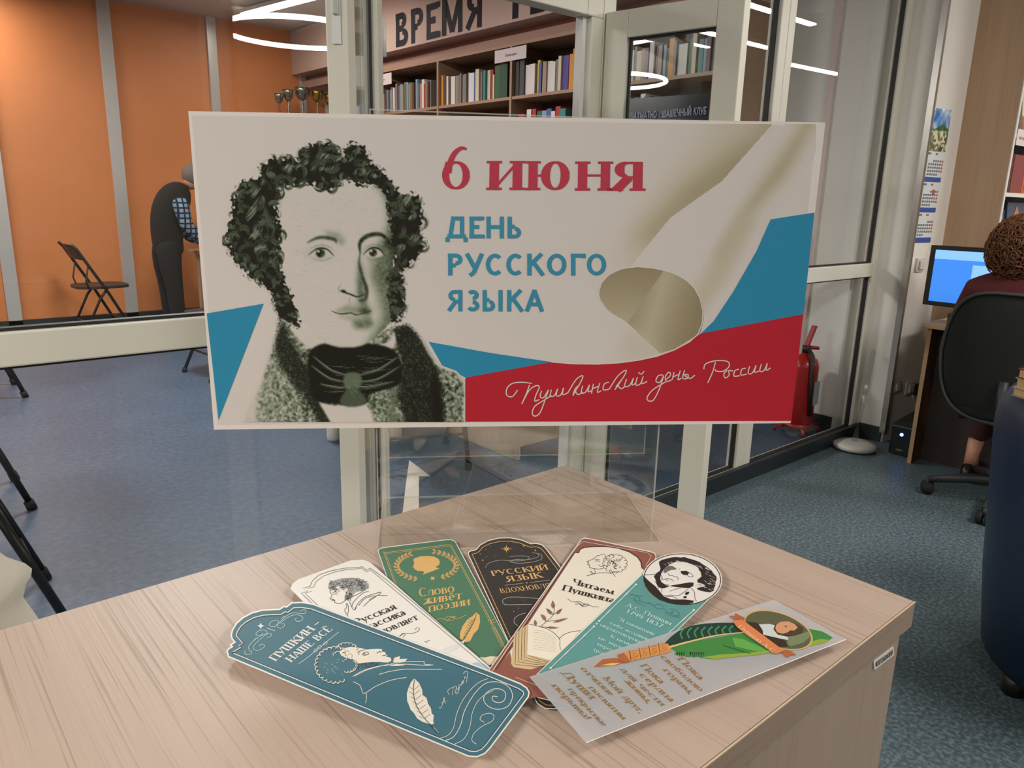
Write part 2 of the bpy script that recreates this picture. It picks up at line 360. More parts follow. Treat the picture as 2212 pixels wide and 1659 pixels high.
    # hair masses: dark ground with ragged border
    masses=[[(575,400),(560,370),(580,345),(620,338),(640,345),(655,320),(700,308),(728,322),(738,336),(755,312),(785,318),(800,350),(825,368),(848,392),(868,420),(900,420),(912,460),(908,500),(916,530),(900,560),(862,590),(850,560),(845,480),(838,432),(815,402),(775,398),(748,385),(735,400),(700,406),(660,395),(600,404)],
      [(600,395),(572,382),(520,395),(505,430),(498,470),(490,520),(505,560),(530,590),(560,610),(586,632),(594,668),(612,690),(634,704),(644,698),(640,672),(628,640),(612,600),(604,560),(606,500),(598,450),(602,415)],
      [(838,600),(856,585),(870,605),(876,640),(874,672),(860,694),(846,700),(846,670),(842,635)]]
    for P in masses:
        mm=c.blur(c.poly(P),5);e=mm+(c.noise(2)-.5)*.9*(mm>.02)*(mm<.98);c.put(np.clip((e-.35)*4,0,1),.07)
    tone=[.07,.07,.1]
    def curl(x,y,R,a0,sgn,lite):
        th=np.radians(a0)+sgn*np.linspace(0,4.6,12);rr=R*np.linspace(1,.25,12)
        c.stroke(np.c_[x+rr*np.cos(th),y+rr*np.sin(th)*1.05],R*.42,.05,.95,2,cover=True)
        for q in range(5):
            k=.5+.13*q;th2=th[:7]+r.normal()*.15
            c.stroke(np.c_[x+R*k*np.cos(th2),y+R*k*np.sin(th2)],1.1+lite,.28+.4*r.random()*lite,.75,1.2,cover=True)
    path=[]
    for P,nn in ((masses[0],95),(masses[1],100),(masses[2],34)):
        mm=c.poly(P);ys,xs=np.nonzero(mm)
        for q in r.integers(0,len(xs),nn): path.append((c.x0+xs[q]*st,c.y0+ys[q]*st))
    for x,y in path:
        side=y>600;curl(x,y,(5+5*r.random()) if side else 8+9*r.random(),r.random()*360,r.choice((-1,1)),.35 if side else .8*r.random())
    # glossy bands and stray curls on the rim
    for x,y,w,h,a in ((692,338,18,7,-20),(700,362,22,8,0),(622,362,12,9,30),(745,345,15,8,-40),(782,372,13,7,10),(812,380,9,6,30),(550,415,10,14,0),(548,460,9,22,0),(552,508,8,14,30),(560,535,9,7,0),(880,430,9,18,10),(890,470,8,6,0),(895,515,9,9,0),(870,535,10,7,0)):
        for q in range(9): 
            xx=x+r.normal()*w*.55;yy=y+r.normal()*h*.4
            c.stroke([(xx-h*.5,yy+h*.5),(xx,yy),(xx+h*.35,yy-h*.6)],2.2,.45+.3*r.random(),.65,2)
    for P,nn in ((masses[0],110),(masses[1],110),(masses[2],40)):
        S=c.smooth(P)
        for q in r.integers(0,len(S),nn):
            x,y=S[q]
            if 606<x<838 and y>405 and y<600: continue
            R=3+8*r.random() if y<600 else 2+4*r.random();th=np.radians(r.random()*360)+r.choice((-1,1))*np.linspace(0,3.6,9);rr=R*np.linspace(1,.6,9)
            c.stroke(np.c_[x+rr*np.cos(th),y+rr*np.sin(th)],1.5,.25,.8,1.3,cover=True)
    return c

# ------------------------------------------------------------------ shared materials
frame_m = mat('frame_beige', 'd4cfbf', .35); frame_d = mat('gasket', '15130f', .6); frame_sh = mat('frame_white', 'd9d7d2', .3)
alu = mat('aluminium', 'b4b0aa', .28, .9); glass_m = glass('pane_glass', (.97, .985, .98), .8)
wall_m = mat('painted_wall', 'ded9d0', .8, bump=.05, scale=120); wall_w = mat('white_wall', 'dddad4', .75)
orange_m = mat('orange_paint', 'd28049', .5, noise=.05, scale=1.5); mauve_m = mat('wall_bounce_mauve', 'a8867a', .8); ceil_m = mat('ceiling_paint', 'bdb4ab', .9)
blackm = mat('black_metal', '14120f', .4); base_m = mat('dark_baseboard', '23292c', .5)
lamp_m = mat('lamp_diffuser', 'fff6ea', .4, emit=TUBE_E); ring_m = mat('ring_diffuser', 'fffdf8', .4, emit=RING_E); far_m = mat('far_tube', 'fff8ef', .4, emit=FAR_E)
panel_m = mat('fill_diffuser', 'fff4e6', .4, emit=3)
floor_l = vinyl('blue_vinyl', '44556a', '3d4e62', '4e5f70', 38); floor_r = vinyl('speckled_vinyl', '536369', '435359', '6b7a80', 80)
shelf_w = wood('shelf_wood', 'a5846a', '6b4e3a', 'Y', .5); oak = wood('oak_laminate', 'b59b7e', '7b6248', 'Z', .5); brown_w = wood('brown_laminate', 'b29273', '8a6b50', 'Z', .6)
back_m = mat('far_wall_tan', '857868', .8)
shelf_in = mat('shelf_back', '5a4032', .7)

# ------------------------------------------------------------------ room shell
struct(MB().box((-6.2, 1.84, -.05), (4.3, 8.4, 0), floor_l).build('floor'))
struct(MB().box((-6.2, -5.1, -.05), (10.1, 1.84, 0), floor_r).build('floor'))
struct(MB().box((-6.2, -5.1, 3.0), (10.1, 8.4, 3.06), ceil_m).build('ceiling'))
struct(MB().box((-6.2, 8.2, 0), (4.4, 8.4, 3), orange_m).build('wall_far'))
struct(MB().box((-6.2, 8.17, 0), (4.25, 8.2, .1), base_m).build('baseboard_far'))
struct(MB().box((-6.2, -5.1, 0), (-6.1, 8.2, 3), back_m).build('wall_left'))
struct(MB().box((-6.1, -5.1, 0), (10.1, -5, 3), back_m).build('wall_back'))
struct(MB().box((10, -5, 0), (10.1, 1.8, 3), wall_m).build('wall_right'))
struct(MB().box((4.25, 1.97, 0), (4.4, 8.2, 3), wall_w).build('wall_bookcase'))
struct(MB().box((4.24, 1.97, 0), (4.25, 2.6, .09), base_m).build('baseboard_bookcase'))
# narrow pinkish strip up the white wall
struct(MB().box((4.235, 2.2, .12), (4.25, 2.235, 3), mat('strip_pink', 'c9b3ae', .5)).build('trim_1'))
# column at the end of the glass partition, its corner and the calendar wall, turned slightly
_a = math.radians(-9); cdx, cdy = math.cos(_a), math.sin(_a)
K0 = np.array([4.30, 1.69])
def cal(u, z, off=0): return np.array([K0[0] + u * cdx + off * cdy, K0[1] + u * cdy - off * cdx, z])
struct(MB().add([(4.30, 1.82, 0), (4.30, 1.69, 0), cal(.62, 0), cal(6, 0), cal(6, 0) + [0, .5, 0], (4.4, 2.0, 0), (4.30, 2.0, 0)] +
     [(4.30, 1.82, 3), (4.30, 1.69, 3), cal(.62, 3), cal(6, 3), cal(6, 3) + [0, .5, 0], (4.4, 2.0, 3), (4.30, 2.0, 3)],
     [(i, (i + 1) % 7, 7 + (i + 1) % 7, 7 + i)[::-1] for i in range(7)], wall_m).build('wall_column'))
struct(MB().box((4.285, 1.70, 0), (4.30, 1.83, .085), base_m).build('baseboard_column'))
ct = MB().box((4.27, 1.672, .06), (4.298, 1.702, 3), alu)
struct(ct.build('trim_2'))
# strips over the joints of the orange panels
strip_m = mat('joint_strip', 'c5c0bb', .3, .3)
for i, (xa, xb) in enumerate(((-3.55, -3.45), (-1.1, -1.0), (.98, 1.09), (1.98, 2.09), (2.97, 3.06), (3.95, 4.02))):
    struct(MB().box((xa, 8.17, 0 if i != 3 else .02), (xb, 8.2, 3), strip_m).build('trim_%d' % (i + 3)))

# ------------------------------------------------------------------ glass partition: each framed light is a window
YP = 1.88
def light_frame(num, x0, x1, z0, z1, rail=None, fw=.06, d=.06):
    r = sroot('window_%d' % num, (x0, YP, z0))
    y0, y1 = YP - d / 2, YP + d / 2
    for a, b in (((x0, y0, z0), (x0 + fw, y1, z1)), ((x1 - fw, y0, z0), (x1, y1, z1))): MB().box(a, b, frame_m, .004).build('stile', parent=r)
    for a, b in (((x0 + fw, y0, z1 - fw), (x1 - fw, y1, z1)), ((x0 + fw, y0, z0), (x1 - fw, y1, z0 + fw * 1.1))): MB().box(a, b, frame_m, .004).build('rail', parent=r)
    seg = [(z0 + fw * 1.1, z1 - fw)]
    if rail:
        MB().box((x0 + fw, y0, rail[0]), (x1 - fw, y1, rail[1]), frame_m, .004).build('middle_rail', parent=r)
        seg = [(z0 + fw * 1.1, rail[0]), (rail[1], z1 - fw)]
    for a, b in seg:
        MB().box((x0 + fw, YP - .003, a), (x1 - fw, YP + .003, b), glass_m).build('pane', parent=r)
        g = .007
        gk = MB()
        for q in (((x0 + fw, YP - .012, a), (x0 + fw + g, YP + .012, b)), ((x1 - fw - g, YP - .012, a), (x1 - fw, YP + .012, b)), ((x0 + fw + g, YP - .012, b - g), (x1 - fw - g, YP + .012, b)), ((x0 + fw + g, YP - .012, a), (x1 - fw - g, YP + .012, a + g))): gk.box(*q, frame_d)
        gk.build('gasket', parent=r, label='black rubber gasket')
    return r
RL = (.931, 1.005)
light_frame(1, -6.0, -3.0, 0.0, 2.62, RL); light_frame(2, -3.0, -.62, 0.0, 2.62, RL); light_frame(3, -.62, 1.085, 0.0, 2.62, RL, .06)
light_frame(4, 1.085, 1.98, 1.885, 2.62, None, .075)         # transom light over the doorway
light_frame(5, 1.98, 3.12, 0.0, 2.62, RL); light_frame(6, 3.12, 4.30, 0.0, 2.62, RL, .055)
for q, (z0, z1) in enumerate(((.04, 1.885),)):
    struct(MB().box((1.925, 1.85, 0), (1.98, 1.91, 1.885), frame_m, .004).build('trim_10'))
    struct(MB().box((1.905, 1.872, 0), (1.925, 1.905, 1.885), frame_sh).build('trim_11'))
struct(MB().box((-6.1, 1.84, 2.62), (4.3, 1.92, 3.0), wall_w).build('wall_partition'))
struct(MB().box((1.99, 1.825, 0), (4.3, 1.85, .075), base_m).build('baseboard_partition'))

def leaf(num, hx, hy, th, Lw, ztop, bolt=False, sign=False):
    """a glazed door leaf standing open, turned th degrees from the partition line"""
    a = math.radians(th); e = np.array([math.cos(a), math.sin(a), 0]); nn = np.array([-e[1], e[0], 0]); O = np.array([hx, hy, 0.])
    r = sroot('door_%d' % num, (hx, hy, 0)); T = .044; S = .085; z0 = .02
    def bx(u0, u1, za, zb, nm, m_, t0=0, t1=T, bev=.003, lab=None):
        return MB().obox(O + e * u0 + nn * t0 + [0, 0, za], e * (u1 - u0), nn * (t1 - t0), (0, 0, zb - za), m_, bev).build(nm, parent=r, label=lab)
    bx(0, S, z0, ztop, 'stile', frame_m); bx(Lw - S, Lw, z0, ztop, 'stile', frame_m)
    bx(S, Lw - S, ztop - S, ztop, 'rail', frame_m); bx(S, Lw - S, z0, z0 + .14, 'rail', frame_m); bx(S, Lw - S, RL[0], RL[1], 'middle_rail', frame_m)
    for za, zb in ((z0 + .14, RL[0]), (RL[1], ztop - S)):
        bx(S, Lw - S, za, zb, 'pane', glass_m, T * .45, T * .58, 0)
        g = MB(); gw = .007
        for u0, u1, a0, a1 in ((S, S + gw, za, zb), (Lw - S - gw, Lw - S, za, zb), (S + gw, Lw - S - gw, zb - gw, zb), (S + gw, Lw - S - gw, za, za + gw)):
            g.obox(O + e * u0 + nn * T * .38 + [0, 0, a0], e * (u1 - u0), nn * T * .27, (0, 0, a1 - a0), frame_d)
        g.build('gasket', parent=r, label='black rubber gasket')
    for z in (.25, .98, 1.66):
        h = MB(); p = O + nn * T * 1.02 - e * .004; h.tube([p + [0, 0, z], p + [0, 0, z + .09]], .008, frame_sh, 10); h.build('hinge', parent=r)
    return r, O, e, nn, T, S
dr, O_, e_, n_, T_, S_ = leaf(1, 1.985, 1.845, -80, .478, 1.905)
# club sign hung inside the pane of the right-hand leaf
sgz0, sgz1 = 1.45, 1.633
def sg(u, v, w=0): return O_ + e_ * (S_ + .012 + u) + np.array([0, 0, sgz0 + v]) - n_ * (w - .018)
sign_o = thing('club_sign', 'black chess and draughts club sign inside the glass of the open door', 'sign', sg(0, 0))
MB().obox(sg(0, 0), e_ * (.478 - 2 * S_ - .024), n_ * .004, (0, 0, sgz1 - sgz0), mat('sign_black', '101b22', .2)).build('board', parent=sign_o)
dr2, O2, e2, n2, T2, S2 = leaf(2, 1.100, 1.879, -130, .48, 1.905)
# flush bolt on the edge of the left-hand leaf
bo = MB(); eb = O2 + e2 * (.48 + .001); c0 = n2 * (T2 / 2)
def fb(t, z, w=0): return eb + c0 + n2 * t + np.array([0, 0, z]) + e2 * w
bo.obox(fb(-.009, 1.60), n2 * .018, e2 * .003, (0, 0, .3), frame_sh, .001)
for s_ in (-1, 1): bo.tube([fb(s_ * .001, 1.775, .006), fb(s_ * .006, 1.80, .006), fb(s_ * .007, 1.84, .005)], .0012, mat('bolt_steel', '55524c', .3, .9), 6)
bo.obox(fb(-.006, 1.655, .003), n2 * .012, e2 * .006, (0, 0, .085), mat('bolt_lever', 'b9bdb2', .3, .4), .002)
bo.obox(fb(-.004, 1.75, .003), n2 * .008, e2 * .005, (0, 0, .02), blackm)
bo.build('flush_bolt', parent=dr2, label='flush bolt with a folding lever')

# ------------------------------------------------------------------ text helper (built-in sans font)
def sans(body, f, w, mt, mb, h=1.0, wscale=1.0, bold=0.0, align='LEFT', space=1.0):
    """f(u,v,w)->point, h = capital height"""
    c = bpy.data.curves.new('t', 'FONT'); c.body = body; c.size = 1; c.offset = bold; c.align_x = align; c.space_character = space; c.resolution_u = 3
    o = bpy.data.objects.new('t', c); COL.objects.link(o); dg = bpy.context.evaluated_depsgraph_get(); dg.update()
    me = bpy.data.meshes.new_from_object(o.evaluated_get(dg)); k = h / .72
    if me and len(me.vertices): mb.add([f(v.co.x * k * wscale, v.co.y * k, w) for v in me.vertices], [tuple(p.vertices) for p in me.polygons], mt)
    bpy.data.objects.remove(o); bpy.data.curves.remove(c)
    if me: bpy.data.meshes.remove(me)
    return mb

# ------------------------------------------------------------------ library bookcase along the right wall of the far room
XS = 3.9; SZ = 2.05; bays = [6.45, 5.51, 4.565, 3.62, 2.66]
bc = thing('bookcase', 'long wooden bookcase of four bays seen through the doorway', 'bookcase', (XS, 4.5, 0))
for k, y in enumerate([7.39] + bays): MB().box((XS, y - .012, 0), (4.24, y + .012, 2.40), shelf_w).build('upright', parent=bc)
MB().box((XS, 2.65, 2.40), (4.24, 7.4, 2.424), shelf_w).build('top_board', parent=bc)
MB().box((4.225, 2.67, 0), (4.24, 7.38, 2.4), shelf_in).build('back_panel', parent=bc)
for z in (.08, .75, 1.1, 1.45, 1.75, SZ):
    for a, b in zip([7.39] + bays, bays): MB().box((XS + .005, b + .012, z - .022), (4.225, a - .012, z), shelf_w).build('shelf', parent=bc)
struct(MB().box((3.98, 2.6, 2.424), (4.25, 8.2, 2.50), mauve_m).build('trim_12'))  # mauve tint stands for light bounced off the orange wall
struct(MB().box((4.06, 2.6, 2.50), (4.25, 8.2, 2.565), mat('recess_shade', '9a7466', .8)).build('trim_13'))  # strip coloured darker for the shadow below the lettered panel
sb = thing('wall_banner', 'long pale wall panel with big dark capital letters above the bookcase', 'sign', (3.86, 5, 2.56))
MB().box((3.87, 2.6, 2.555), (4.25, 8.2, 2.99), mat('sign_pale', 'c4a99b', .7)).build('panel', parent=sb)
tx = MB(); bl = mat('print_banner_ink', '100c18', .6)
colr = dict(white='d6d0ca', cream='cbbfa0', grey='77736f', dark_grey='3c3c3e', navy='2c3856', blue='3b5a94', pale_blue='7c98ad', tan='9b8570', brown='5d4134', salmon='b98a78', red='a32a2c', dark_red='5c1f24', green='1f5a3a', dark_green='184631', teal='2f7a78', orange='cf8a2a', purple='4a3f8c', yellow='c9b03c', olive='6f6d4d', black='1b1a1e', mauve='7a6470')
def book(x0, y0, y1, z, h, d, c, label, grp, parent=None, tip=0):
    """spine towards -X; cover boards stand proud of the page block"""
    m_ = mat('cover_' + c, colr[c], .45); pg = mat('pages', 'd8cfbe', .8); w = y1 - y0; t = min(.003, w * .18)
    b = MB(); sh = tip
    def q(x, y, zz): return (x, y + sh * (zz - z) / h, zz)
    for (a, c_, e, f_, g, i, mm) in ((x0, x0 + d, y0, y0 + t, z, z + h, m_), (x0, x0 + d, y1 - t, y1, z, z + h, m_), (x0, x0 + .004, y0 + t, y1 - t, z, z + h, m_), (x0 + .004, x0 + d - .004, y0 + t, y1 - t, z + .004, z + h - .005, pg)):
        b.hexa([q(a, e, g), q(c_, e, g), q(c_, f_, g), q(a, f_, g), q(a, e, i), q(c_, e, i), q(c_, f_, i), q(a, f_, i)], mm)
    o = b.build('book', origin=(x0, (y0 + y1) / 2, z)); tag(o, label, 'book', grp); return o
ordn = ['first', 'second', 'third', 'fourth', 'fifth', 'sixth', 'seventh', 'eighth', 'ninth', 'tenth', 'eleventh', 'twelfth', 'thirteenth', 'fourteenth', 'fifteenth', 'sixteenth', 'seventeenth', 'eighteenth', 'nineteenth', 'twentieth', 'twenty-first', 'twenty-second', 'twenty-third', 'twenty-fourth', 'twenty-fifth', 'twenty-sixth']
rowA = 'salmon:.03:.17 navy:.035:.2 grey:.03:.2 pale_blue:.02:.2 tan:.035:.22 brown:.02:.2 white:.025:.21 grey:.03:.24 mauve:.03:.22 pale_blue:.035:.23 tan:.03:.22 olive:.03:.24 pale_blue:.03:.24 tan:.025:.22 olive:.035:.23 brown:.03:.22 pale_blue:.03:.25 grey:.03:.22 tan:.035:.21 white:.04:.24 red:.02:.2 tan:.03:.22 brown:.03:.21 grey:.02:.22'
rowB = 'orange:.03:.24 brown:.03:.24 white:.025:.23 brown:.04:.21 white:.055:.22 tan:.03:.22 grey:.03:.22 grey:.025:.23 tan:.03:.22 grey:.03:.22 grey:.025:.23 white:.07:.22 blue:.02:.22 cream:.045:.24 tan:.02:.22 black:.03:.2 teal:.03:.22 cream:.03:.22 cream:.02:.22 red:.03:.22 cream:.02:.18 green:.06:.24 dark_green:.09:.25'
rowC = 'dark_grey:.04:.26 dark_grey:.05:.26 white:.055:.21 white:.055:.21 yellow:.03:.23 blue:.03:.21 tan:.04:.21 white:.05:.21 white:.04:.2 grey:.025:.21 cream:.03:.23 purple:.06:.23 red:.015:.22 orange:.035:.23 orange:.04:.26 white:.06:.2 dark_red:.03:.26 black:.06:.24'
rowD = 'white:.04:.15 dark_red:.04:.2 salmon:.07:.23 white:.035:.19 grey:.02:.21 cream:.04:.18 tan:.03:.19 mauve:.03:.19 white:.035:.22 dark_red:.03:.19 tan:.03:.19 pale_blue:.025:.19 dark_green:.02:.17 orange:.04:.22 grey:.02:.2 white:.07:.18 green:.025:.2 cream:.03:.24 teal:.035:.19 pale_blue:.03:.19 dark_red:.03:.22 black:.04:.2'
def shelf_row(row, y, yend, z, nm, grp, x0=XS + .02, jit=.006):
    k = 0
    for s_ in row.split():
        c, w, h = s_.split(':'); w = float(w); h = float(h)
        if y - w < yend + .016: break
        book(x0 + random.random() * .02, y - w + .0015, y, z + .0005, h, .16, c, '%s book, %s from the left %s' % (c.replace('_', ' '), ordn[k % 26], nm), grp, tip=0); y -= w + .001 + (random.random() < .12) * .012; k += 1
shelf_row(rowA, 6.43, 5.51, SZ, 'in the left bay of the upper shelf', 'books in the left bay')
shelf_row(rowB, 5.485, 4.565, SZ, 'in the middle bay of the upper shelf', 'books in the middle bay')
shelf_row(rowC, 4.54, 3.62, SZ, 'in the right bay of the upper shelf', 'books in the right bay')
shelf_row(rowD, 3.60, 2.66, SZ, 'behind the open door pane', 'books behind the door pane')
low = 'navy:.05:.15 red:.06:.17 white:.05:.2 red:.04:.2 green:.05:.18 pale_blue:.05:.18 blue:.05:.19 white:.04:.17 red:.05:.2 teal:.06:.18'
shelf_row(low, 4.54, 3.62, 1.75, 'on the lower shelf, right bay', 'books on the lower shelf', jit=0)
shelf_row('teal:.09:.2 pale_blue:.08:.21 teal:.05:.19 grey:.04:.2 white:.04:.22 navy:.05:.2', 3.60, 2.66, 1.75, 'on the lower shelf behind the door pane', 'books on the lower shelf')
shelf_row('salmon:.09:.19 tan:.08:.18 brown:.05:.17', 5.1, 4.565, 1.75, 'on the lower shelf, middle bay', 'books on the lower shelf')
shelf_row('white:.06:.21 tan:.06:.2 brown:.05:.21 salmon:.07:.2', 7.36, 6.45, SZ, 'in the far end bay of the upper shelf', 'books in the far end bay')
paper = mat('paper_white', 'd3c6c4', .7); ink = mat('ink_grey', '5a5560', .7)
for (ya, yb, za, zb, t_, lab) in ((4.75, 4.39, 2.30, 2.39, 'Периодика', 'white label card on the bookcase top, above the right bay'), (6.62, 6.22, 2.29, 2.385, 'новые книги', 'white label card on the bookcase top, above the left bay')):
    o = thing('shelf_label', lab, 'label', (XS - .006, (ya + yb) / 2, za), 'label cards along the bookcase')
    MB().box((XS - .006, yb, za), (XS - .002, ya, zb), paper).build('card', parent=o)
    m2 = MB(); sans(t_, lambda u, v, w: (XS - .007, (ya + yb) / 2 + .06 - u, (za + zb) / 2 - .01 + v), 0, ink, m2, .018, 1, .01); m2.build('lettering', parent=o)

# ------------------------------------------------------------------ far room: cabinet with cups, table, chairs, cabinet stand
cb = thing('cabinet', 'tall wooden cabinet carrying the cups by the orange wall', 'cabinet', (3.65, 7.9, 0))
MB().box((3.2, 7.55, 0), (3.88, 8.16, 2.04), oak, .004).build('body', parent=cb)
for y in (3.215, 3.545): MB().box((y, 7.53, .08), (y + .32, 7.55, 2.0), oak, .003).build('door', parent=cb)
def cup(x, y, z, h, bowl, stem, foot, label, wide=1.0):
    t = thing('trophy_cup', label, 'trophy', (x, y, z), 'cups on the cabinet'); H = h
    MB().lathe([(0, 0), (.03 * wide, 0), (.03 * wide, .015), (.026, .02), (.02, H * .16), (0, H * .16)], (x, y, z), foot, 16).build('foot', parent=t)
    MB().lathe([(.008, H * .15), (.015, H * .2), (.007, H * .27), (.014, H * .34), (.006, H * .42), (.013, H * .5), (.006, H * .56), (.016, H * .62), (.008, H * .64)], (x, y, z), stem, 16).build('stem', parent=t)
    b = MB().lathe([(.006, H * .62), (.03 * wide, H * .66), (.05 * wide, H * .76), (.055 * wide, H * .9), (.06 * wide, H), (.052 * wide, H * .985), (.045 * wide, H * .8), (.01, H * .68)], (x, y, z), bowl, 20)
    for s_ in (-1, 1): b.tube([(x, y + s_ * .05 * wide, z + H * .75), (x, y + s_ * .078 * wide, z + H * .82), (x, y + s_ * .075 * wide, z + H * .93), (x, y + s_ * .055 * wide, z + H * .94)], .004, bowl, 6)
    b.build('bowl', parent=t); return t
silver = mat('cup_silver', '8d8c80', .25, .9); gold = mat('cup_gold', 'b08a3a', .25, .9); greenp = mat('cup_green', '1e7a4a', .4); redp = mat('cup_red', '8c2b35', .4)
for px, h, bw, st, ft, lab, wd in ((604, .25, silver, redp, silver, 'smallest silver cup with a red stem, leftmost on the cabinet', .8), (624, .30, silver, silver, silver, 'silver cup with a ringed stem, second from the left', .95), (654, .335, silver, silver, silver, 'largest silver cup with a wide bowl on the cabinet', 1.35), (686, .325, gold, gold, greenp, 'gold cup on a green foot by the window post', 1.15), (712, .30, gold, silver, gold, 'gold cup half hidden behind the window post', 1.0)):
    p = ony(px, 243, 7.75); cup(p[0], 7.75, 2.04, h, bw, st, ft, lab, wd)

def folding_chair(x, y, rz, label, first=[None]):
    """black metal folding chair facing local +X"""
    if first[0] is None:
        t = thing('folding_chair', label, 'chair', (0, 0, 0), 'black folding chairs')
        for s_ in (-1, 1):
            yy = s_ * .215
            MB().tube([(.21, yy, .012), (.02, yy, .40), (-.2, yy * .96, .80), (-.235, yy * .86, .835)], .0125, blackm, 8).build('long_leg', parent=t)
            MB().tube([(-.22, yy * .9, .012), (-.05, yy * .9, .36), (.02, yy * .9, .45)], .011, blackm, 8).build('rear_leg', parent=t)
            MB().tube([(-.12, yy * .93, .655), (-.15, yy * .93, .52), (-.13, yy * .9, .45)], .007, blackm, 6).build('brace', parent=t)
            for q in (.21, -.22): MB().tube([(q, yy * (1 if q > 0 else .9), 0), (q - .008, yy * (1 if q > 0 else .9), .035)], .018, mat('rubber', '0c0c0b', .8), 10).build('rubber_foot', parent=t)
        MB().tube([(.13, -.21, .16), (.13, .21, .16)], .008, blackm, 6).build('crossbar', parent=t); MB().tube([(-.16, -.19, .15), (-.16, .19, .15)], .008, blackm, 6).build('crossbar', parent=t)
        st = MB(); P = [(x_ * .22 + .01, y_ * .2) for x_, y_ in [(math.copysign(abs(math.cos(a)) ** .6, math.cos(a)), math.copysign(abs(math.sin(a)) ** .6, math.sin(a))) for a in np.linspace(0, 2 * math.pi, 28, endpoint=False)]]
        st.prism(P, lambda u, v, w: (u, v, .445 + w), .022, mat('chair_seat', '2a1f18', .5)); st.build('seat', parent=t)
        bk = MB(); n = 8
        for i in range(n):
            a0, a1 = -1 + 2 * i / n, -1 + 2 * (i + 1) / n; f = lambda a: -.02 * (1 - a * a)
            bk.hexa([(-.155 + f(a0), a0 * .2, .70), (-.145 + f(a0), a0 * .2, .70), (-.145 + f(a1), a1 * .2, .70), (-.155 + f(a1), a1 * .2, .70), (-.225 + f(a0), a0 * .18, .83), (-.215 + f(a0), a0 * .18, .83), (-.215 + f(a1), a1 * .18, .83), (-.225 + f(a1), a1 * .18, .83)], mat('chair_seat'))
        bk.build('backrest', parent=t); first[0] = t; t.location = (x, y, 0); t.rotation_euler = (0, 0, rz); return t
    src = first[0]; r = src.copy(); COL.objects.link(r); r.location = (x, y, 0); r.rotation_euler = (0, 0, rz); r['label'] = label
    for ch in src.children: c = ch.copy(); COL.objects.link(c); c.parent = r
    return r
folding_chair(1.62, 7.55, .05, 'whole black folding chair standing behind the man by the orange wall')
def plain_chair(x, y, rz, label, first=[None]):
    """black tube chair with upright splayed legs"""
    if first[0] is None:
        t = thing('tube_chair', label, 'chair', (0, 0, 0), 'black tube chairs at the left')
        for s_ in (-1, 1):
            yy = s_ * .205
            MB().tube([(.30, yy * 1.02, .01), (.147, yy, .45)], .0135, blackm, 10).build('leg', parent=t); MB().tube([(-.22, yy, .01), (-.14, yy, .45), (-.20, yy * .95, .84)], .0125, blackm, 10).build('leg', parent=t)
            for q in (.30, -.22): MB().tube([(q, yy * 1.02, 0), (q - .012 * (1 if q > 0 else -.5), yy * 1.02, .04)], .019, mat('rubber', '0c0c0b', .8), 12).build('rubber_foot', parent=t)
        MB().tube([(.24, -.2, .172), (.24, .2, .172)], .008, blackm, 6).build('crossbar', parent=t)
        st = MB(); st.prism([(.17, -.18), (.17, .18), (.14, .2), (-.17, .2), (-.2, .17), (-.2, -.17), (-.17, -.2), (.14, -.2)], lambda u, v, w: (u, v, .445 + w), .025, mat('chair_seat', '2a1f18', .5)); st.build('seat', parent=t)
        MB().hexa([(-.165, -.19, .62), (-.155, -.19, .62), (-.155, .19, .62), (-.165, .19, .62), (-.205, -.18, .84), (-.195, -.18, .84), (-.195, .18, .84), (-.205, .18, .84)], mat('chair_seat'), .003).build('backrest', parent=t); first[0] = t; t.location = (x, y, 0); t.rotation_euler = (0, 0, rz); return t
    src = first[0]; r = src.copy(); COL.objects.link(r); r.location = (x, y, 0); r.rotation_euler = (0, 0, rz); r['label'] = label
    for ch in src.children: c = ch.copy(); COL.objects.link(c); c.parent = r
    return r
plain_chair(.039, 2.575, 0, 'black chair nearest the white cloth, only its leg in view')
plain_chair(.111, 3.69, 0, 'black chair at the left frame edge, second nearest')
plain_chair(.395, 5.71, 0, 'far black chair at the left frame edge below the rail')
folding_chair(1.95, 5.46, math.pi + .1, 'black folding chair whose feet show left of the poster corner')
folding_chair(2.03, 3.04, math.pi + 1.15, 'black folding chair whose leg shows through the clear stand')
tb = thing('table', 'wooden table the bent man leans on', 'table', (3.0, 7.25, 0))
MB().box((2.40, 6.9, .735), (3.5, 7.5, .765), oak, .004).build('tabletop', parent=tb)
for x_ in (2.46, 3.42): MB().box((x_, 6.95, 0), (x_ + .03, 7.45, .735), oak).build('side_panel', parent=tb)
MB().box((2.49, 7.1, .35), (3.42, 7.12, .735), oak).build('apron', parent=tb)
chb = thing('chessboard', 'dark chessboard on the table before the man', 'board', (2.7, 7.2, .765)); MB().box((2.45, 7.0, .7655), (2.75, 7.3, .785), mat('board_brown', '3a2a20', .5), .003).build('board', parent=chb)
t2 = thing('table', 'wooden side of a table seen below the poster', 'table', (2.7, 2.95, 0))
MB().box((2.42, 2.72, 0), (2.445, 3.3, .72), oak).build('side_panel', parent=t2); MB().box((2.445, 2.76, .05), (3.3, 2.78, .72), oak).build('front_panel', parent=t2); MB().box((3.3, 2.72, 0), (3.325, 3.3, .72), oak).build('side_panel', parent=t2)
MB().box((2.38, 2.7, .72), (3.36, 3.32, .745), oak, .003).build('tabletop', parent=t2)
sd = thing('cabinet', 'small white cabinet on round feet behind the left door leaf', 'cabinet', (1.95, 3.5, 0))
wh = mat('white_plastic', 'c9c5bb', .4); A_ = np.array([1.77, 3.57, 0.]); ex = np.array([.8, -.6, 0]) * .44; ey = np.array([.6, .8, 0]) * .36
MB().obox(A_ + [0, 0, .09], ex, ey, (0, 0, .6), wh, .03).build('body', parent=sd)
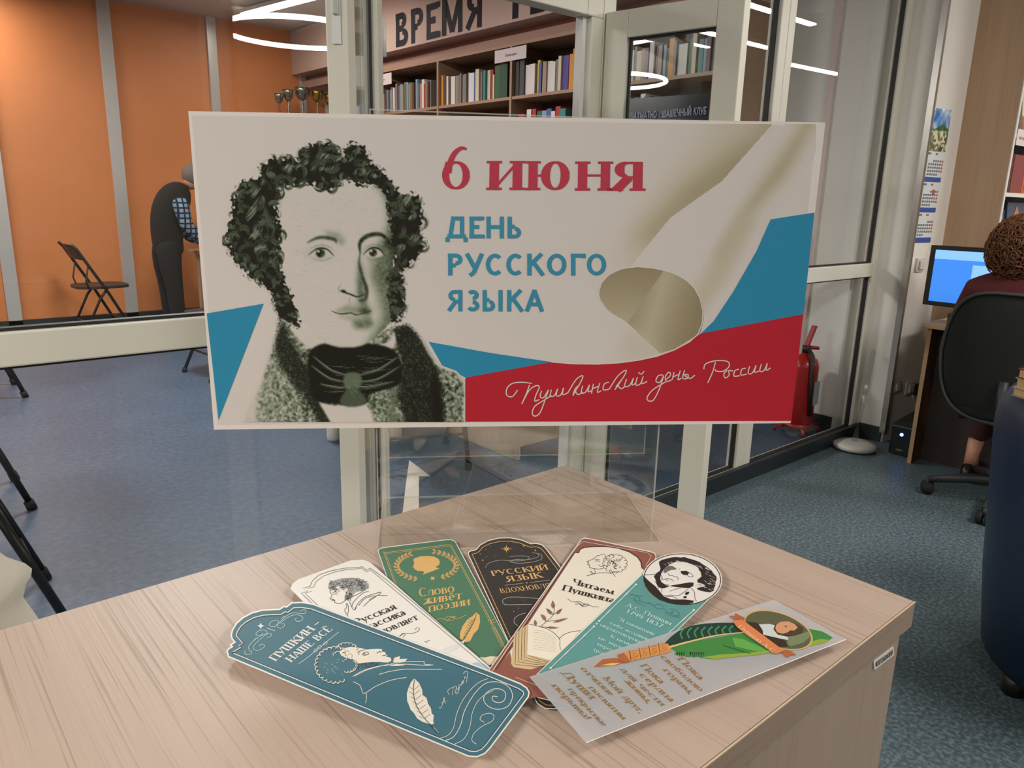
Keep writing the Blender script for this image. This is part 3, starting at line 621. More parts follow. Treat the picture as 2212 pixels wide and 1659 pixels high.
for i in (.12, .88):
    for j in (.12, .88): p = A_ + ex * i + ey * j; MB().lathe([(0, 0), (.034, 0), (.036, .012), (.036, .1), (0, .1)], p, wh, 18).build('foot', parent=sd)
MB().obox(A_ + ex * .1 + [0, 0, .2] - ey / .36 * .004, ex * .8, ey / .36 * .004, (0, 0, .4), wh, .001).build('door', parent=sd)
ar = [onz(x, y, 0) for x, y in ((884, 995), (929, 1029), (905, 1029), (905, 1092), (903, 1180), (855, 1180), (870, 1105), (876, 1053))]
o = MB(); o.add([(p[0], p[1], .0025) for p in ar] + [(p[0], p[1], .0003) for p in ar], [(7, 6, 5, 4, 3, 2), (7, 2, 1, 0)] + [(i, (i + 1) % 8, 8 + (i + 1) % 8, 8 + i) for i in range(8)], mat('sticker_white', 'cfc7bc', .6)); tag(o.build('floor_arrow'), 'pale arrow sticker on the blue floor seen through the clear stand', 'sticker')
ex_ = thing('fire_extinguisher', 'red fire extinguisher on a stand by the white wall behind glass', 'extinguisher', (4.09, 2.10, 0)); rd = mat('extinguisher_red', '9c1512', .3, coat=.3)
X_, Y_ = 4.09, 2.10
MB().lathe([(0, .05), (.075, .05), (.082, .07), (.082, .40), (.07, .44), (.03, .465), (.02, .48), (0, .48)], (X_, Y_, 0), rd, 24).build('cylinder', parent=ex_)
MB().lathe([(.022, .47), (.022, .52), (0, .52)], (X_, Y_, 0), blackm, 12).build('valve', parent=ex_)
MB().obox((X_ - .01, Y_ - .015, .515), (.02, 0, 0), (0, .03, .0), (.03, -.02, .12), rd, .004).build('lever', parent=ex_); MB().tube([(X_, Y_, .51), (X_ + .05, Y_ - .05, .505)], .011, rd, 8).build('gauge', parent=ex_)
MB().tube([(X_ - .01, Y_ - .02, .5), (X_ - .05, Y_ - .07, .47), (X_ - .05, Y_ - .08, .3), (X_ - .03, Y_ - .085, .12)], .013, mat('hose', '1c1412', .6), 8).build('hose', parent=ex_)
MB().obox((X_ - .02, Y_ - .088, .18), (.06, -.0, 0), (.0, .004, 0), (0, 0, .14), mat('ext_label', 'a8aab0', .5)).build('label', parent=ex_)
sdm = MB()
for k in range(4):
    a = math.pi / 4 + k * math.pi / 2; sdm.tube([(X_, Y_, .045), (X_ + .12 * math.cos(a), Y_ + .12 * math.sin(a), .03), (X_ + .13 * math.cos(a), Y_ + .13 * math.sin(a), 0.004)], .009, rd, 8)
sdm.lathe([(0, .035), (.09, .035), (.09, .06), (0, .06)], (X_, Y_, 0), rd, 20); sdm.build('floor_stand', parent=ex_)

# ------------------------------------------------------------------ lamps
def tube_lamp(a, b, w, m_, label, name='linear_lamp', grp='linear ceiling lamps'):
    a, b = np.array(a, float), np.array(b, float); d = (b - a) / np.linalg.norm(b - a); s_ = np.array([-d[1], d[0], 0]) * w / 2
    t = thing(name, label, 'lamp', tuple((a + b) / 2), grp)
    MB().obox(a - s_ * 1.3 + [0, 0, .012], b - a, s_ * 2.6, (0, 0, .035), frame_sh, .003).build('housing', parent=t); MB().obox(a - s_, b - a, s_ * 2, (0, 0, .014), m_, .004).build('diffuser', parent=t)
    h = MB()
    if a[2] < 2.9:
        for k in (.1, .9): p = a + (b - a) * k; h.tube([p + [0, 0, .04], (p[0], p[1], 3.0)], .002, alu, 6)
        h.build('wire', parent=t)
def ring_lamp(c, R, label, w=.045):
    t = thing('ring_lamp', label, 'lamp', c, 'round ring lamps'); n = 64; b = MB(); h = MB()
    P = [(c[0] + R * math.cos(2 * math.pi * i / n), c[1] + R * math.sin(2 * math.pi * i / n), c[2]) for i in range(n)]
    b.tube(P, w / 2, ring_m, 8, True); b.build('diffuser', parent=t)
    for k in range(3): a = k * 2.1; h.tube([(c[0] + R * math.cos(a), c[1] + R * math.sin(a), c[2] + .02), (c[0], c[1], 3.0)], .0015, alu, 5)
    h.build('wire', parent=t)
ring_lamp((3.42, -3.28, 2.75), .70, 'hanging ring lamp reflected in the left pane')
ring_lamp((-4.75, 4.55, 2.75), .62, 'hanging ring lamp of the far room mirrored in the open door')
tube_lamp((-2.0, 3.44, 2.75), (-3.15, 2.97, 2.75), .05, lamp_m, 'linear lamp of the far room mirrored in the open door')
tube_lamp((5.2, .25, 2.75), (6.25, .27, 2.75), .06, lamp_m, 'short linear lamp reflected in the right pane, upper one')
tube_lamp((7.5, -.82, 2.75), (8.85, -.70, 2.75), .09, lamp_m, 'longer linear lamp reflected in the right pane, lower one')
tube_lamp((5.4, -.55, 2.75), (7.0, -.5, 2.75), .07, lamp_m, 'linear lamp over the reading area, middle of the row')
tube_lamp((3.12, 7.55, 2.93), (3.35, 5.9, 2.93), .1, far_m, 'bright linear lamp on the far room ceiling')
for x_, y_, w_ in ((-1.5, -3.2, 1), (2.6, -.8, 1), (6.0, -2.0, 1), (-2.5, 4.6, 1), (1.5, 4.8, 0), (-2.6, .7, 2), (.3, 7.75, 3)):
    p = thing('fill_light_panel', 'unseen panel added above a fill light', 'lamp', (x_, y_, 2.95), 'panels above added fill lights'); q_ = ((.32, .32), (.62, .32), (.32, .62), (.82, .12))[w_]
    f_ = MB().box((x_ - q_[0], y_ - q_[1], 2.95), (x_ + q_[0], y_ + q_[1], 2.998), frame_sh, .004); f_.build('frame', parent=p)  # housings added above the unseen fill lights

# ------------------------------------------------------------------ stroke alphabet (capital height 1): T thick, t thin
T, t_ = 'T', 't'
def L(a, b, c, d, w=T): return ('L', a, b, c, d, w)
def A(cx, cy_, rx, ry, a0, a1): return ('A', cx, cy_, rx, ry, a0, a1)
def S(*p): return ('S', p)
GL = {
 'А': (.84, L(.42, 1, .08, 0, t_), L(.40, 1, .74, 0), L(.2, .33, .62, .33, t_), S((.08, 0), (.74, 0))),
 'Б': (.72, L(.16, 0, .16, 1), L(.1, 1, .6, 1, t_), L(.6, 1, .6, .82, t_), L(.16, .55, .4, .55, t_), A(.4, .275, .24, .275, 90, -90), L(.1, 0, .4, 0, t_)),
 'В': (.74, L(.16, 0, .16, 1), L(.06, 1, .4, 1, t_), L(.16, .53, .42, .53, t_), L(.06, 0, .42, 0, t_), A(.38, .765, .2, .235, 90, -90), A(.42, .265, .24, .265, 90, -90)),
 'Г': (.62, L(.16, 0, .16, 1), L(.06, 1, .58, 1, t_), L(.58, 1, .58, .8, t_), S((.16, 0))),
 'Д': (.86, L(.3, 1, .16, .05, t_), L(.3, .98, .66, .98, t_), L(.66, 1, .66, 0), L(.04, .03, .82, .03, t_), L(.05, .05, .05, -.17, t_), L(.81, .05, .81, -.17, t_)),
 'Е': (.68, L(.16, 0, .16, 1), L(.06, 1, .6, 1, t_), L(.16, .52, .48, .52, t_), L(.06, 0, .62, 0, t_), L(.6, 1, .6, .84, t_), L(.62, 0, .62, .17, t_)),
 'Ж': (1.04, L(.52, 0, .52, 1), L(.12, 1, .5, .5, t_), L(.5, .5, .08, 0), L(.92, 1, .54, .5, t_), L(.54, .5, .96, 0), S((.52, 0), (.52, 1), (.08, 0), (.96, 0))),
 'З': (.64, A(.32, .76, .22, .24, 150, -90), A(.32, .26, .25, .26, 90, -150)),
 'И': (.84, L(.14, 0, .14, 1), L(.7, 0, .7, 1), L(.14, .04, .7, .96, t_), S((.14, 0), (.7, 0), (.14, 1), (.7, 1))),
 'К': (.78, L(.16, 0, .16, 1), L(.18, .46, .66, 1, t_), L(.32, .6, .72, 0), S((.16, 0), (.16, 1), (.72, 0), (.66, 1))),
 'Л': (.8, L(.3, 1, .16, .06, t_), L(.16, .06, .06, .03, t_), L(.28, .98, .66, .98, t_), L(.66, 1, .66, 0), S((.66, 0))),
 'М': (1.0, L(.14, 0, .16, 1, t_), L(.16, 1, .5, .06), L(.5, .06, .84, 1, t_), L(.84, 1, .86, 0), S((.14, 0), (.86, 0))),
 'Н': (.84, L(.14, 0, .14, 1), L(.7, 0, .7, 1), L(.14, .52, .7, .52, t_), S((.14, 0), (.7, 0), (.14, 1), (.7, 1))),
 'О': (.9, A(.44, .5, .36, .5, 0, 360)),
 'П': (.84, L(.14, 0, .14, 1), L(.7, 0, .7, 1), L(.06, 1, .78, 1, t_), S((.14, 0), (.7, 0))),
 'Р': (.7, L(.16, 0, .16, 1), L(.06, 1, .38, 1, t_), L(.16, .46, .38, .46, t_), A(.38, .73, .24, .27, 90, -90), S((.16, 0))),
 'С': (.78, A(.42, .5, .34, .5, 48, 312)),
 'Т': (.74, L(.37, 0, .37, 1), L(.04, 1, .7, 1, t_), L(.04, 1, .04, .82, t_), L(.7, 1, .7, .82, t_), S((.37, 0))),
 'У': (.76, L(.08, 1, .42, .3), L(.7, 1, .36, .12, t_), L(.36, .12, .2, 0, t_), S((.08, 1), (.7, 1))),
 'Ф': (.96, L(.46, 0, .46, 1), A(.46, .52, .36, .3, 0, 360), S((.46, 0), (.46, 1))),
 'Х': (.78, L(.1, 1, .68, 0), L(.66, 1, .1, 0, t_), S((.1, 1), (.68, 0), (.66, 1), (.1, 0))),
 'Ц': (.86, L(.14, 0, .14, 1), L(.68, 0, .68, 1), L(.08, .02, .8, .02, t_), L(.8, .04, .8, -.2, t_), S((.14, 1), (.68, 1))),
 'Ч': (.8, L(.64, 0, .64, 1), L(.14, 1, .14, .62), A(.38, .62, .24, .2, 180, 270), L(.38, .42, .64, .48, t_), S((.64, 0), (.64, 1), (.14, 1))),
 'Ш': (1.06, L(.12, 0, .12, 1), L(.5, 0, .5, 1), L(.88, 0, .88, 1), L(.06, 0, .94, 0, t_), S((.12, 1), (.5, 1), (.88, 1))),
 'Ь': (.66, L(.14, 0, .14, 1), L(.14, .54, .36, .54, t_), L(.06, 0, .36, 0, t_), A(.36, .27, .23, .27, 90, -90), S((.14, 1))),
 'Ы': (.98, L(.14, 0, .14, 1), L(.14, .54, .34, .54, t_), L(.06, 0, .34, 0, t_), A(.34, .27, .21, .27, 90, -90), L(.82, 0, .82, 1), S((.14, 1), (.82, 0), (.82, 1))),
 'Э': (.76, A(.32, .5, .34, .5, 132, -132), L(.24, .5, .66, .5, t_)),
 'Ю': (1.12, L(.14, 0, .14, 1), L(.14, .5, .4, .5, t_), A(.7, .5, .3, .5, 0, 360), S((.14, 0), (.14, 1))),
 'Я': (.76, L(.6, 0, .6, 1), L(.36, 1, .68, 1, t_), L(.36, .46, .6, .46, t_), A(.36, .73, .24, .27, 90, 270), L(.4, .46, .1, .02), S((.6, 0), (.08, 0))),
 'а': (.56, L(.42, 0, .42, .44), A(.27, .44, .15, .22, 0, 150), A(.25, .19, .17, .19, 0, 360)),
 'е': (.56, A(.28, .33, .21, .33, 0, 310), L(.08, .36, .48, .36, t_)),
 'р': (.6, L(.14, -.28, .14, .66), A(.32, .33, .2, .33, 140, -140), S((.14, -.28))),
 'у': (.56, L(.08, .66, .3, .1), L(.5, .66, .3, .06, t_), L(.3, .06, .18, -.24, t_), S((.08, .66), (.5, .66))),
 'б': (.6, A(.29, .32, .22, .32, 0, 360), A(.36, .5, .3, .42, 100, 190), L(.32, .92, .52, 1, t_)),
 '1': (.4, L(.2, 0, .2, 1), L(.2, 1, .06, .84, t_), S((.2, 0))), '7': (.56, L(.06, .98, .5, .98, t_), L(.5, .98, .2, 0)),
 '3': (.58, A(.27, .76, .19, .24, 150, -90), A(.27, .26, .22, .26, 90, -150)), '8': (.6, A(.28, .76, .19, .24, 0, 360), A(.28, .26, .23, .26, 0, 360)),
 '9': (.6, A(.28, .68, .22, .32, 0, 360), A(.16, .62, .34, .62, 0, -80)), '6': (.62, A(.3, .32, .24, .32, 0, 360), A(.5, .4, .44, .6, 95, 190)),
 '0': (.62, A(.3, .5, .23, .5, 0, 360)), '4': (.62, L(.44, 0, .44, 1), L(.42, 1, .06, .3, t_), L(.06, .3, .6, .3, t_)), '2': (.56, A(.27, .74, .2, .26, 160, -30), L(.43, .6, .08, .03), L(.06, .03, .5, .03, t_)),
 '.': (.3, L(.1, 0, .1, .12)), ',': (.3, L(.12, .1, .08, -.14)), '!': (.36, L(.16, .3, .16, 1), L(.16, 0, .16, .12)), '–': (.8, L(.1, .4, .66, .4, t_)), '-': (.4, L(.05, .35, .3, .35, t_)), '"': (.36, L(.1, .76, .1, 1, t_), L(.24, .76, .24, 1, t_)), ' ': (.42,),
}
def glyph(ch):
    if ch in GL: return GL[ch], 1.0, 0
    up = ch.upper()
    if up in 'ЁЙ':
        base, k, _ = glyph('е' if ch == 'ё' else 'Е' if ch == 'Ё' else 'и' if ch == 'й' else 'И')
        return base, k, {'Ё': 1, 'Й': 2}[up]
    return GL[up], .66, 0
def text(body, o, d, up, f, w, mt, mb, thick=.15, thin=.06, serif=True, shear=0.0, gap=.0, fit=True, sf=1.05):
    """lay a line of stroke letters from o along d (whole length) with capital height vector up"""
    o, d, up = np.array(o, float), np.array(d, float), np.array(up, float); adv = 0; items = []
    for ch in body:
        g, k, acc = glyph(ch); items.append((adv, g, k, acc)); adv += g[0] * (k if k == 1 else .74) + gap
    dx = d / adv if fit else d
    def F(u, v, ww): p = o + dx * (u + shear * v) + up * v; return f(p[0], p[1], ww)
    for a0, g, k, acc in items:
        kx = 1 if k == 1 else .74; top = .66 if (k != 1 or (g is GL['е'])) else 1.0
        for s_ in g[1:]:
            if s_[0] == 'L':
                x0, y0, x1, y1 = s_[1] * kx, s_[2] * k, s_[3] * kx, s_[4] * k; wd = thick if s_[5] == T else thin
                if not serif: wd = thick
                if abs(y0 - y1) < 1e-6 and len(body) > 0:
                    hh = wd / 2
                    if y0 <= .04: y0 = y1 = hh
                    elif y0 >= .96 * k: y0 = y1 = k - hh
                ln = math.hypot(x1 - x0, y1 - y0) + 1e-6; e = (wd * .0 if serif else thick * .0)
                mb.rib([(a0 + x0, y0), (a0 + x1, y1)], wd, F, w, mt)
            elif s_[0] == 'A':
                _, cx, cy_, rx, ry, q0, q1 = s_; n = max(8, int(abs(q1 - q0) / 15)); an = np.radians(np.linspace(q0, q1, n + 1)); ins = (thick if not serif else thin) / 2
                P = np.c_[a0 + (cx + (rx - thick * .3) * np.cos(an)) * kx, (cy_ + 0 * an) * k + (ry * k - ins) * np.sin(an)]
                wd = thin + (thick - thin) * np.abs(np.cos(an)) ** 1.3 if serif else thick
                mb.rib(P, wd, F, w, mt)
            elif serif:
                for x, y in s_[1]: mb.rib([(a0 + x * kx - thick * sf, y * k + (thin / 2 if y == 0 else -thin / 2)), (a0 + x * kx + thick * sf, y * k + (thin / 2 if y == 0 else -thin / 2))], thin * 1.1, F, w, mt)
        gw = g[0] * kx
        if acc == 1:
            for q in (.28, .6): mb.rib([(a0 + gw * q - .05, top + .16), (a0 + gw * q + .07, top + .16)], .13, F, w, mt)
        if acc == 2: mb.rib([(a0 + gw * .3, top + .24), (a0 + gw * .38, top + .14), (a0 + gw * .55, top + .14), (a0 + gw * .65, top + .24)], thin * 1.6, F, w, mt)
    return mb
def crop(x0, y0, k): return lambda *P: [(x0 + x / k, y0 + y / k) for x, y in P]
def inset(P, dd):
    P = np.array(P, float); a = (np.roll(P, -1, 0) - P); c = (P - np.roll(P, 1, 0))
    area_ = (P[:, 0] * np.roll(P[:, 1], -1) - np.roll(P[:, 0], -1) * P[:, 1]).sum(); sg_ = 1 if area_ > 0 else -1
    na = np.c_[-a[:, 1], a[:, 0]] / (np.linalg.norm(a, axis=1)[:, None] + 1e-9); nc = np.c_[-c[:, 1], c[:, 0]] / (np.linalg.norm(c, axis=1)[:, None] + 1e-9)
    b = na + nc; b /= np.maximum((b * b).sum(1)[:, None], .5) / 2 + 1e-9; return P + sg_ * b * dd
def dense(P, closed=True, st=12):
    P = np.array(P, float); out = []; n = len(P)
    for i in range(n if closed else n - 1):
        a, b = P[i], P[(i + 1) % n]; k = max(1, int(np.linalg.norm(b - a) / st)); out += [a + (b - a) * j / k for j in range(k)]
    if not closed: out.append(P[-1])
    return np.array(out)
def curls(c, rx, ry, n, r, a0=0, a1=360, ang=0):
    """scalloped edge: little arcs around an ellipse"""
    out = []; ca, sa = math.cos(math.radians(ang)), math.sin(math.radians(ang))
    for i in range(n):
        q = math.radians(a0 + (a1 - a0) * (i + .5) / n); x, y = rx * math.cos(q), ry * math.sin(q); m = (c[0] + x * ca - y * sa, c[1] + x * sa + y * ca)
        base = math.atan2(m[1] - c[1], m[0] - c[0]); out.append([(m[0] + r * math.cos(base + b), m[1] + r * .8 * math.sin(base + b)) for b in np.linspace(-1.7, 1.7, 8)])
    return out

# ------------------------------------------------------------------ front desk
top_w = wood('desk_top_laminate', 'bba594', '846b57', 'Y', 1.0, .45, .6); edge_w = wood('desk_edge_laminate', '927c69', '65523f', 'X', 1.0, .5, .4); side_w = wood('desk_side_laminate', '9a8572', '7c6753', 'Z', .8, .5, .35)
dk = thing('desk', 'light oak laminate desk in the foreground carrying the poster', 'desk', (.0, .45, 0))
DX0, DX1, DY0, DY1, DZ = -.75, .6925, .2225, .6775, .95
MB().box((DX0, DY0 + .0012, DZ - .026), (DX1 - .0012, DY1, DZ), top_w).build('desktop', parent=dk)
MB().box((DX0, DY0 - .0004, DZ - .026), (DX1 + .0006, DY0 + .0009, DZ - .0003), edge_w, .0004).build('edge_band', parent=dk, label='edge band of the desktop'); MB().box((DX1 - .0009, DY0 + .001, DZ - .026), (DX1 + .0006, DY1, DZ - .0003), edge_w, .0004).build('edge_band', parent=dk)
MB().box((DX0, DY0 - .0006, DZ - .0012), (DX1 + .0004, DY0 + .0006, DZ - .0001), mat('edge_light', 'cdb494', .4)).build('edge_trim', parent=dk, label='pale rounded edge of the desktop')
MB().box((DX0 + .01, DY0 + .004, .0), (DX1 - .012, DY0 + .02, DZ - .026), side_w).build('side_panel', parent=dk)
MB().box((DX1 - .028, DY0 + .02, .0), (DX1 - .012, DY1 - .01, DZ - .026), side_w).build('end_panel', parent=dk)
MB().box((DX0 + .01, DY1 - .026, .25), (DX1 - .028, DY1 - .01, DZ - .026), side_w).build('back_panel', parent=dk)
MB().box((DX0 + .01, DY0 + .02, .0), (DX0 + .026, DY1 - .026, DZ - .026), side_w).build('end_panel', parent=dk)
stk = [ony(x, y, DY0 + .004) for x, y in ((1885, 1428), (1932, 1391), (1930, 1414), (1887, 1447))]
so = thing('inventory_sticker', 'small white inventory number sticker on the desk side', 'sticker', tuple(stk[3]))
s0, sx_, sy_ = stk[3], stk[2] - stk[3], stk[0] - stk[3]
def stf(u, v, w): p = s0 + sx_ * u + sy_ * v; return (p[0], p[1] - .0002 - w, p[2])
MB().prism([(0.03, 0), (.97, 0), (1, .1), (1, .9), (.97, 1), (.03, 1), (0, .9), (0, .1)], stf, .0006, mat('sticker_paper', 'cfc8bd', .6)).build('paper', parent=so)
m2 = MB(); blk = mat('print_black', '1d1915', .6); text('41013606001', (.06, .22), (.88, 0), (0, .55), stf, .0009, blk, m2, .16, .12, False); m2.build('lettering', parent=so)

# ------------------------------------------------------------------ clear holder and the poster board
ANG = math.radians(-34); HD = np.array([math.cos(ANG), math.sin(ANG), 0]); HN = np.array([-HD[1], HD[0], 0]); HP = onz(818, 1160, DZ)
def bf(x, y, w):
    """point of the poster plane behind photo position x, y, moved w towards the room's front"""
    d = CF + CR * (x - 1106) / FPX - CU * (y - 829.5) / FPX; P0 = HP - HN * w; return CC + d * (((P0 - CC) @ HN) / (d @ HN))
def hp(u, z, w=0): p = HP + HD * u - HN * w; return np.array([p[0], p[1], z])
acr = glass('clear_acrylic', (.985, .985, .975), 1.3); nt = bpy.data.materials.new('acrylic_edge'); nt.use_nodes = True
_n_ = nt.node_tree; _n_.nodes.clear(); _o = _n_.nodes.new('ShaderNodeOutputMaterial'); _x = _n_.nodes.new('ShaderNodeMixShader'); _t = _n_.nodes.new('ShaderNodeBsdfTransparent'); _g = _n_.nodes.new('ShaderNodeBsdfPrincipled')
_g.inputs['Base Color'].default_value = (.8, .78, .72, 1); _g.inputs['Roughness'].default_value = .15; _x.inputs[0].default_value = .24; _n_.links.new(_t.outputs[0], _x.inputs[1]); _n_.links.new(_g.outputs[0], _x.inputs[2]); _n_.links.new(_x.outputs[0], _o.inputs[0]); acre = nt
hw, hz = .297, 1.3775
ho = thing('clear_stand', 'clear acrylic menu stand holding up the poster on the desk', 'stand', tuple(hp(hw / 2, DZ)))
def sheet(u0, u1, z0, z1, w0, w1, nm, m_=acr): return MB().obox(hp(u0, z0, w0), HD * (u1 - u0), -HN * (w1 - w0), (0, 0, z1 - z0), m_).build(nm, parent=ho)
sheet(0, hw, DZ + .0025, hz, 0, .002, 'front_sheet'); sheet(0.012, hw - .012, 1.036, hz - .003, -.0065, -.005, 'rear_sheet')
for u in (-.0004, hw - .0008): sheet(u, u + .0012, DZ + .003, hz, -.0002, .0022, 'polished_edge', acre)
for u in (.012, hw - .013): sheet(u, u + .0006, 1.036, hz - .003, -.0066, -.005, 'polished_edge', acre)
sheet(0, hw, hz - .0012, hz, -.0002, .0022, 'polished_edge', acre); sheet(.012, hw - .012, 1.036, 1.0366, -.0066, -.005, 'seam', acre)
bp_ = MB(); prof = [(.002, .012), (.0045, .006), (.010, .0022), (.034, .0018)]
sheet(0, hw, DZ + .0001, DZ + .0018, -.105, .036, 'base_plate', glass('clear_base', (.995, .99, .98), .35))
bn = MB()
for (w0, z0), (w1, z1) in zip(prof, prof[1:]):
    bn.add([hp(0, DZ + z0, w0), hp(hw, DZ + z0, w0), hp(hw, DZ + z1, w1), hp(0, DZ + z1, w1)], [(0, 1, 2, 3)], acr, True)
bn.build('bend', parent=ho)
for w0, w1 in ((-.105, -.1042), (.0352, .036)): sheet(0, hw, DZ + .0001, DZ + .0019, w0, w1, 'polished_edge', acre)
for u in (0, hw - .0008): sheet(u, u + .0008, DZ + .0001, DZ + .0019, -.104, .035, 'polished_edge', acre)

po = thing('poster_board', 'wide poster board for 6 June with a gentleman\'s portrait and a red and blue flag', 'poster', tuple(hp(.14, 1.07, .004)))
paper_w = mat('board_white', 'dcd3ca', .6); W0, W1 = .0035, .0065
corners = [(406.5, 240), (1783, 264.5), (1708, 914), (462, 928)]
MB().prism(corners, lambda u, v, w: bf(u, v, W0 + w), W1 - W0, paper_w).build('board', parent=po)
pb = mat('print_paper', 'cfc7c0', .55); pblue = mat('print_blue', '2b86a8', .5, noise=.05, scale=600); pred = mat('print_red', 'b3202f', .5, noise=.04, scale=500); pteal = mat('lettering_teal', '2f86a0', .5); pcrim = mat('lettering_crimson', 'b3263f', .5)
H_ = crop(900, 230, 2.37)
f1 = lambda x, y, w: bf(x, y, W1 + w)
bg = MB(); bg.prism([(414, 249), (1764, 272), (1699, 907), (470, 918)], f1, .0001, pb); bg.build('background_print', parent=po)
fw_ = .00028
for P in ([(446.5, 677), (569.5, 656), (472, 908)], H_((62, 1205), (380, 1262), (690, 1308), (250, 1388), (130, 1325)), H_((2037, 543), (1980, 1063), (1455, 1162), (1520, 1100), (1620, 950), (1740, 740), (1812, 578))):
    fl = MB(); fl.flat(P, f1, fw_, pblue); fl.build('blue_stripe', parent=po)
fr_ = MB(); fr_.flat(H_((250, 1388), (690, 1308), (800, 1316), (920, 1318), (1030, 1312), (1130, 1299), (1230, 1278), (1320, 1245), (1400, 1202), (1455, 1162), (1980, 1063), (1918, 1610), (230, 1614)), f1, fw_, pred); fr_.build('red_stripe', parent=po, label='red stripe of the printed flag')
# curled page, printed in soft tones
cv = Canvas(1150, 268, 1762, 802, 1.7, 5)
cv.t[:] = 1; cv.a[:] = 0
def soft(P, tone, r, k=1.0, mask=None):
    m = cv.blur(cv.poly(P, False), r) * k
    if mask is not None: m = m * mask
    cv.put(m, tone, 1, True)
left_of = cv.poly([(1100, 200), (1670, 268), (1560, 392), (1450, 470), (1350, 590), (1300, 800), (1100, 810)], False)
soft([(1660, 262), (1700, 262), (1600, 400), (1480, 470), (1400, 540), (1370, 520), (1480, 400)], .42, 26, .95, left_of)
soft([(1560, 262), (1670, 262), (1520, 430), (1360, 600), (1330, 560)], .55, 40, .5, left_of)
soft([(1735, 262), (1765, 262), (1700, 380), (1610, 480), (1560, 570), (1540, 560), (1610, 440)], .55, 13, .9, 1 - left_of)
soft([(1600, 460), (1640, 470), (1560, 620), (1500, 690), (1490, 640)], .72, 12, .8)
ell = sm2([(1293, 632), (1310, 600), (1350, 580), (1400, 577), (1450, 588), (1492, 615), (1516, 655), (1518, 700), (1500, 745), (1450, 775), (1400, 740), (1352, 695), (1312, 670)], 6, True)
em = cv.poly(ell, False); gx = np.clip((cv.X - 1290) / 230, 0, 1); gy = np.clip((cv.Y - 575) / 210, 0, 1)
tone = .30 + .38 * np.clip(1 - np.abs((cv.X - 1400) * .8 + (cv.Y - 660) * .25 - 15) / 75, 0, 1)
half = cv.poly([(1280, 560), (1434, 584), (1354, 700), (1280, 700)], False); tone = np.where(half > 0, .33 + .4 * gy * 1.4, tone)
cv.t = np.where(em > 0, tone, cv.t); cv.a = np.maximum(cv.a, em)
soft([(1352, 700), (1400, 735), (1450, 780), (1380, 784), (1330, 770)], .8, 14, .6)
keep = 1 - np.maximum(cv.poly(H_((2037, 543), (1980, 1063), (2200, 1700), (230, 1700), (250, 1388), (690, 1308), (920, 1318), (1130, 1299), (1320, 1245), (1455, 1162), (1620, 950), (1812, 578)), False), 0)
def raster(cvs, f, w, colf, nm, parent, thr=.03, keep=None):
    A_a = cvs.a if keep is None else cvs.a * keep; on = A_a > thr
    ny, nx = cvs.ny, cvs.nx; cell = on[:-1, :-1] & on[1:, :-1] & on[:-1, 1:] & on[1:, 1:]
    idx = np.arange(ny * nx).reshape(ny, nx); iy, ix = np.nonzero(cell); F4 = np.stack([idx[iy, ix], idx[iy + 1, ix], idx[iy + 1, ix + 1], idx[iy, ix + 1]], 1)
    used, inv = np.unique(F4, return_inverse=True); F4 = inv.reshape(-1, 4); xs, ys = cvs.X.ravel()[used], cvs.Y.ravel()[used]
    V = f(xs, ys, w) - np.array(parent['_o'])
    me = bpy.data.meshes.new(nm); me.vertices.add(len(V)); me.vertices.foreach_set('co', V.ravel().astype(np.float32)); me.loops.add(F4.size); me.loops.foreach_set('vertex_index', F4.ravel().astype(np.int32))
    me.polygons.add(len(F4)); me.polygons.foreach_set('loop_start', np.arange(0, F4.size, 4, dtype=np.int32)); me.polygons.foreach_set('loop_total', np.full(len(F4), 4, np.int32)); me.update(); me.validate()
    ca = me.color_attributes.new('tone', 'FLOAT_COLOR', 'POINT'); rgb = colf(cvs.t.ravel()[used], A_a.ravel()[used]); rgb = np.where(rgb <= .04045, rgb / 12.92, ((rgb + .055) / 1.055) ** 2.4)
    ca.data.foreach_set('color', np.c_[rgb, np.ones(len(rgb))].astype(np.float32).ravel()); m = MATS.get('tone_print')
    if not m:
        m = bpy.data.materials.new('tone_print'); m.use_nodes = True; at = m.node_tree.nodes.new('ShaderNodeAttribute'); at.attribute_name = 'tone'; b = m.node_tree.nodes['Principled BSDF']; b.inputs['Roughness'].default_value = .8; b.inputs['Specular IOR Level'].default_value = .12; m.node_tree.links.new(at.outputs['Color'], b.inputs['Base Color']); MATS['tone_print'] = m
    me.materials.append(m); o = bpy.data.objects.new(nm, me); COL.objects.link(o); o.parent = parent; return o
def bfv(x, y, w):
    d = CF[None] + CR[None] * ((x - 1106) / FPX)[:, None] - CU[None] * ((y - 829.5) / FPX)[:, None]; w = W1 + w; P0 = HP - HN * w; return CC + d * (((P0 - CC) @ HN) / (d @ HN))[:, None]
paper_c = np.array([207, 199, 192]) / 255.
def page_col(t, a):
    k = np.array([0, .45, .75, 1.]); c = np.array([[120, 104, 72], [158, 146, 116], [190, 180, 158], [207, 199, 192]]) / 255.
    c = np.stack([np.interp(t, k, c[:, i]) for i in range(3)], -1); return c
raster(cv, bfv, .00018, page_col, 'page_curl_print', po, .004, keep)
rim = MB(); rw = mat('print_white', 'd6cdc3', .5)
rim.rib(dense(H_((690, 1308), (800, 1317), (920, 1319), (1030, 1313), (1130, 1300), (1230, 1279), (1320, 1246), (1400, 1203), (1440, 1165), (1462, 1110), (1466, 1050), (1452, 985), (1420, 925), (1370, 880), (1300, 848), (1215, 828), (1130, 820), (1050, 830), (985, 860), (945, 905), (932, 955), (938, 1000)), False, 6), 2.2, f1, .0004, rw)
rim.build('page_rim_print', parent=po)
cvp = portrait(1.5)
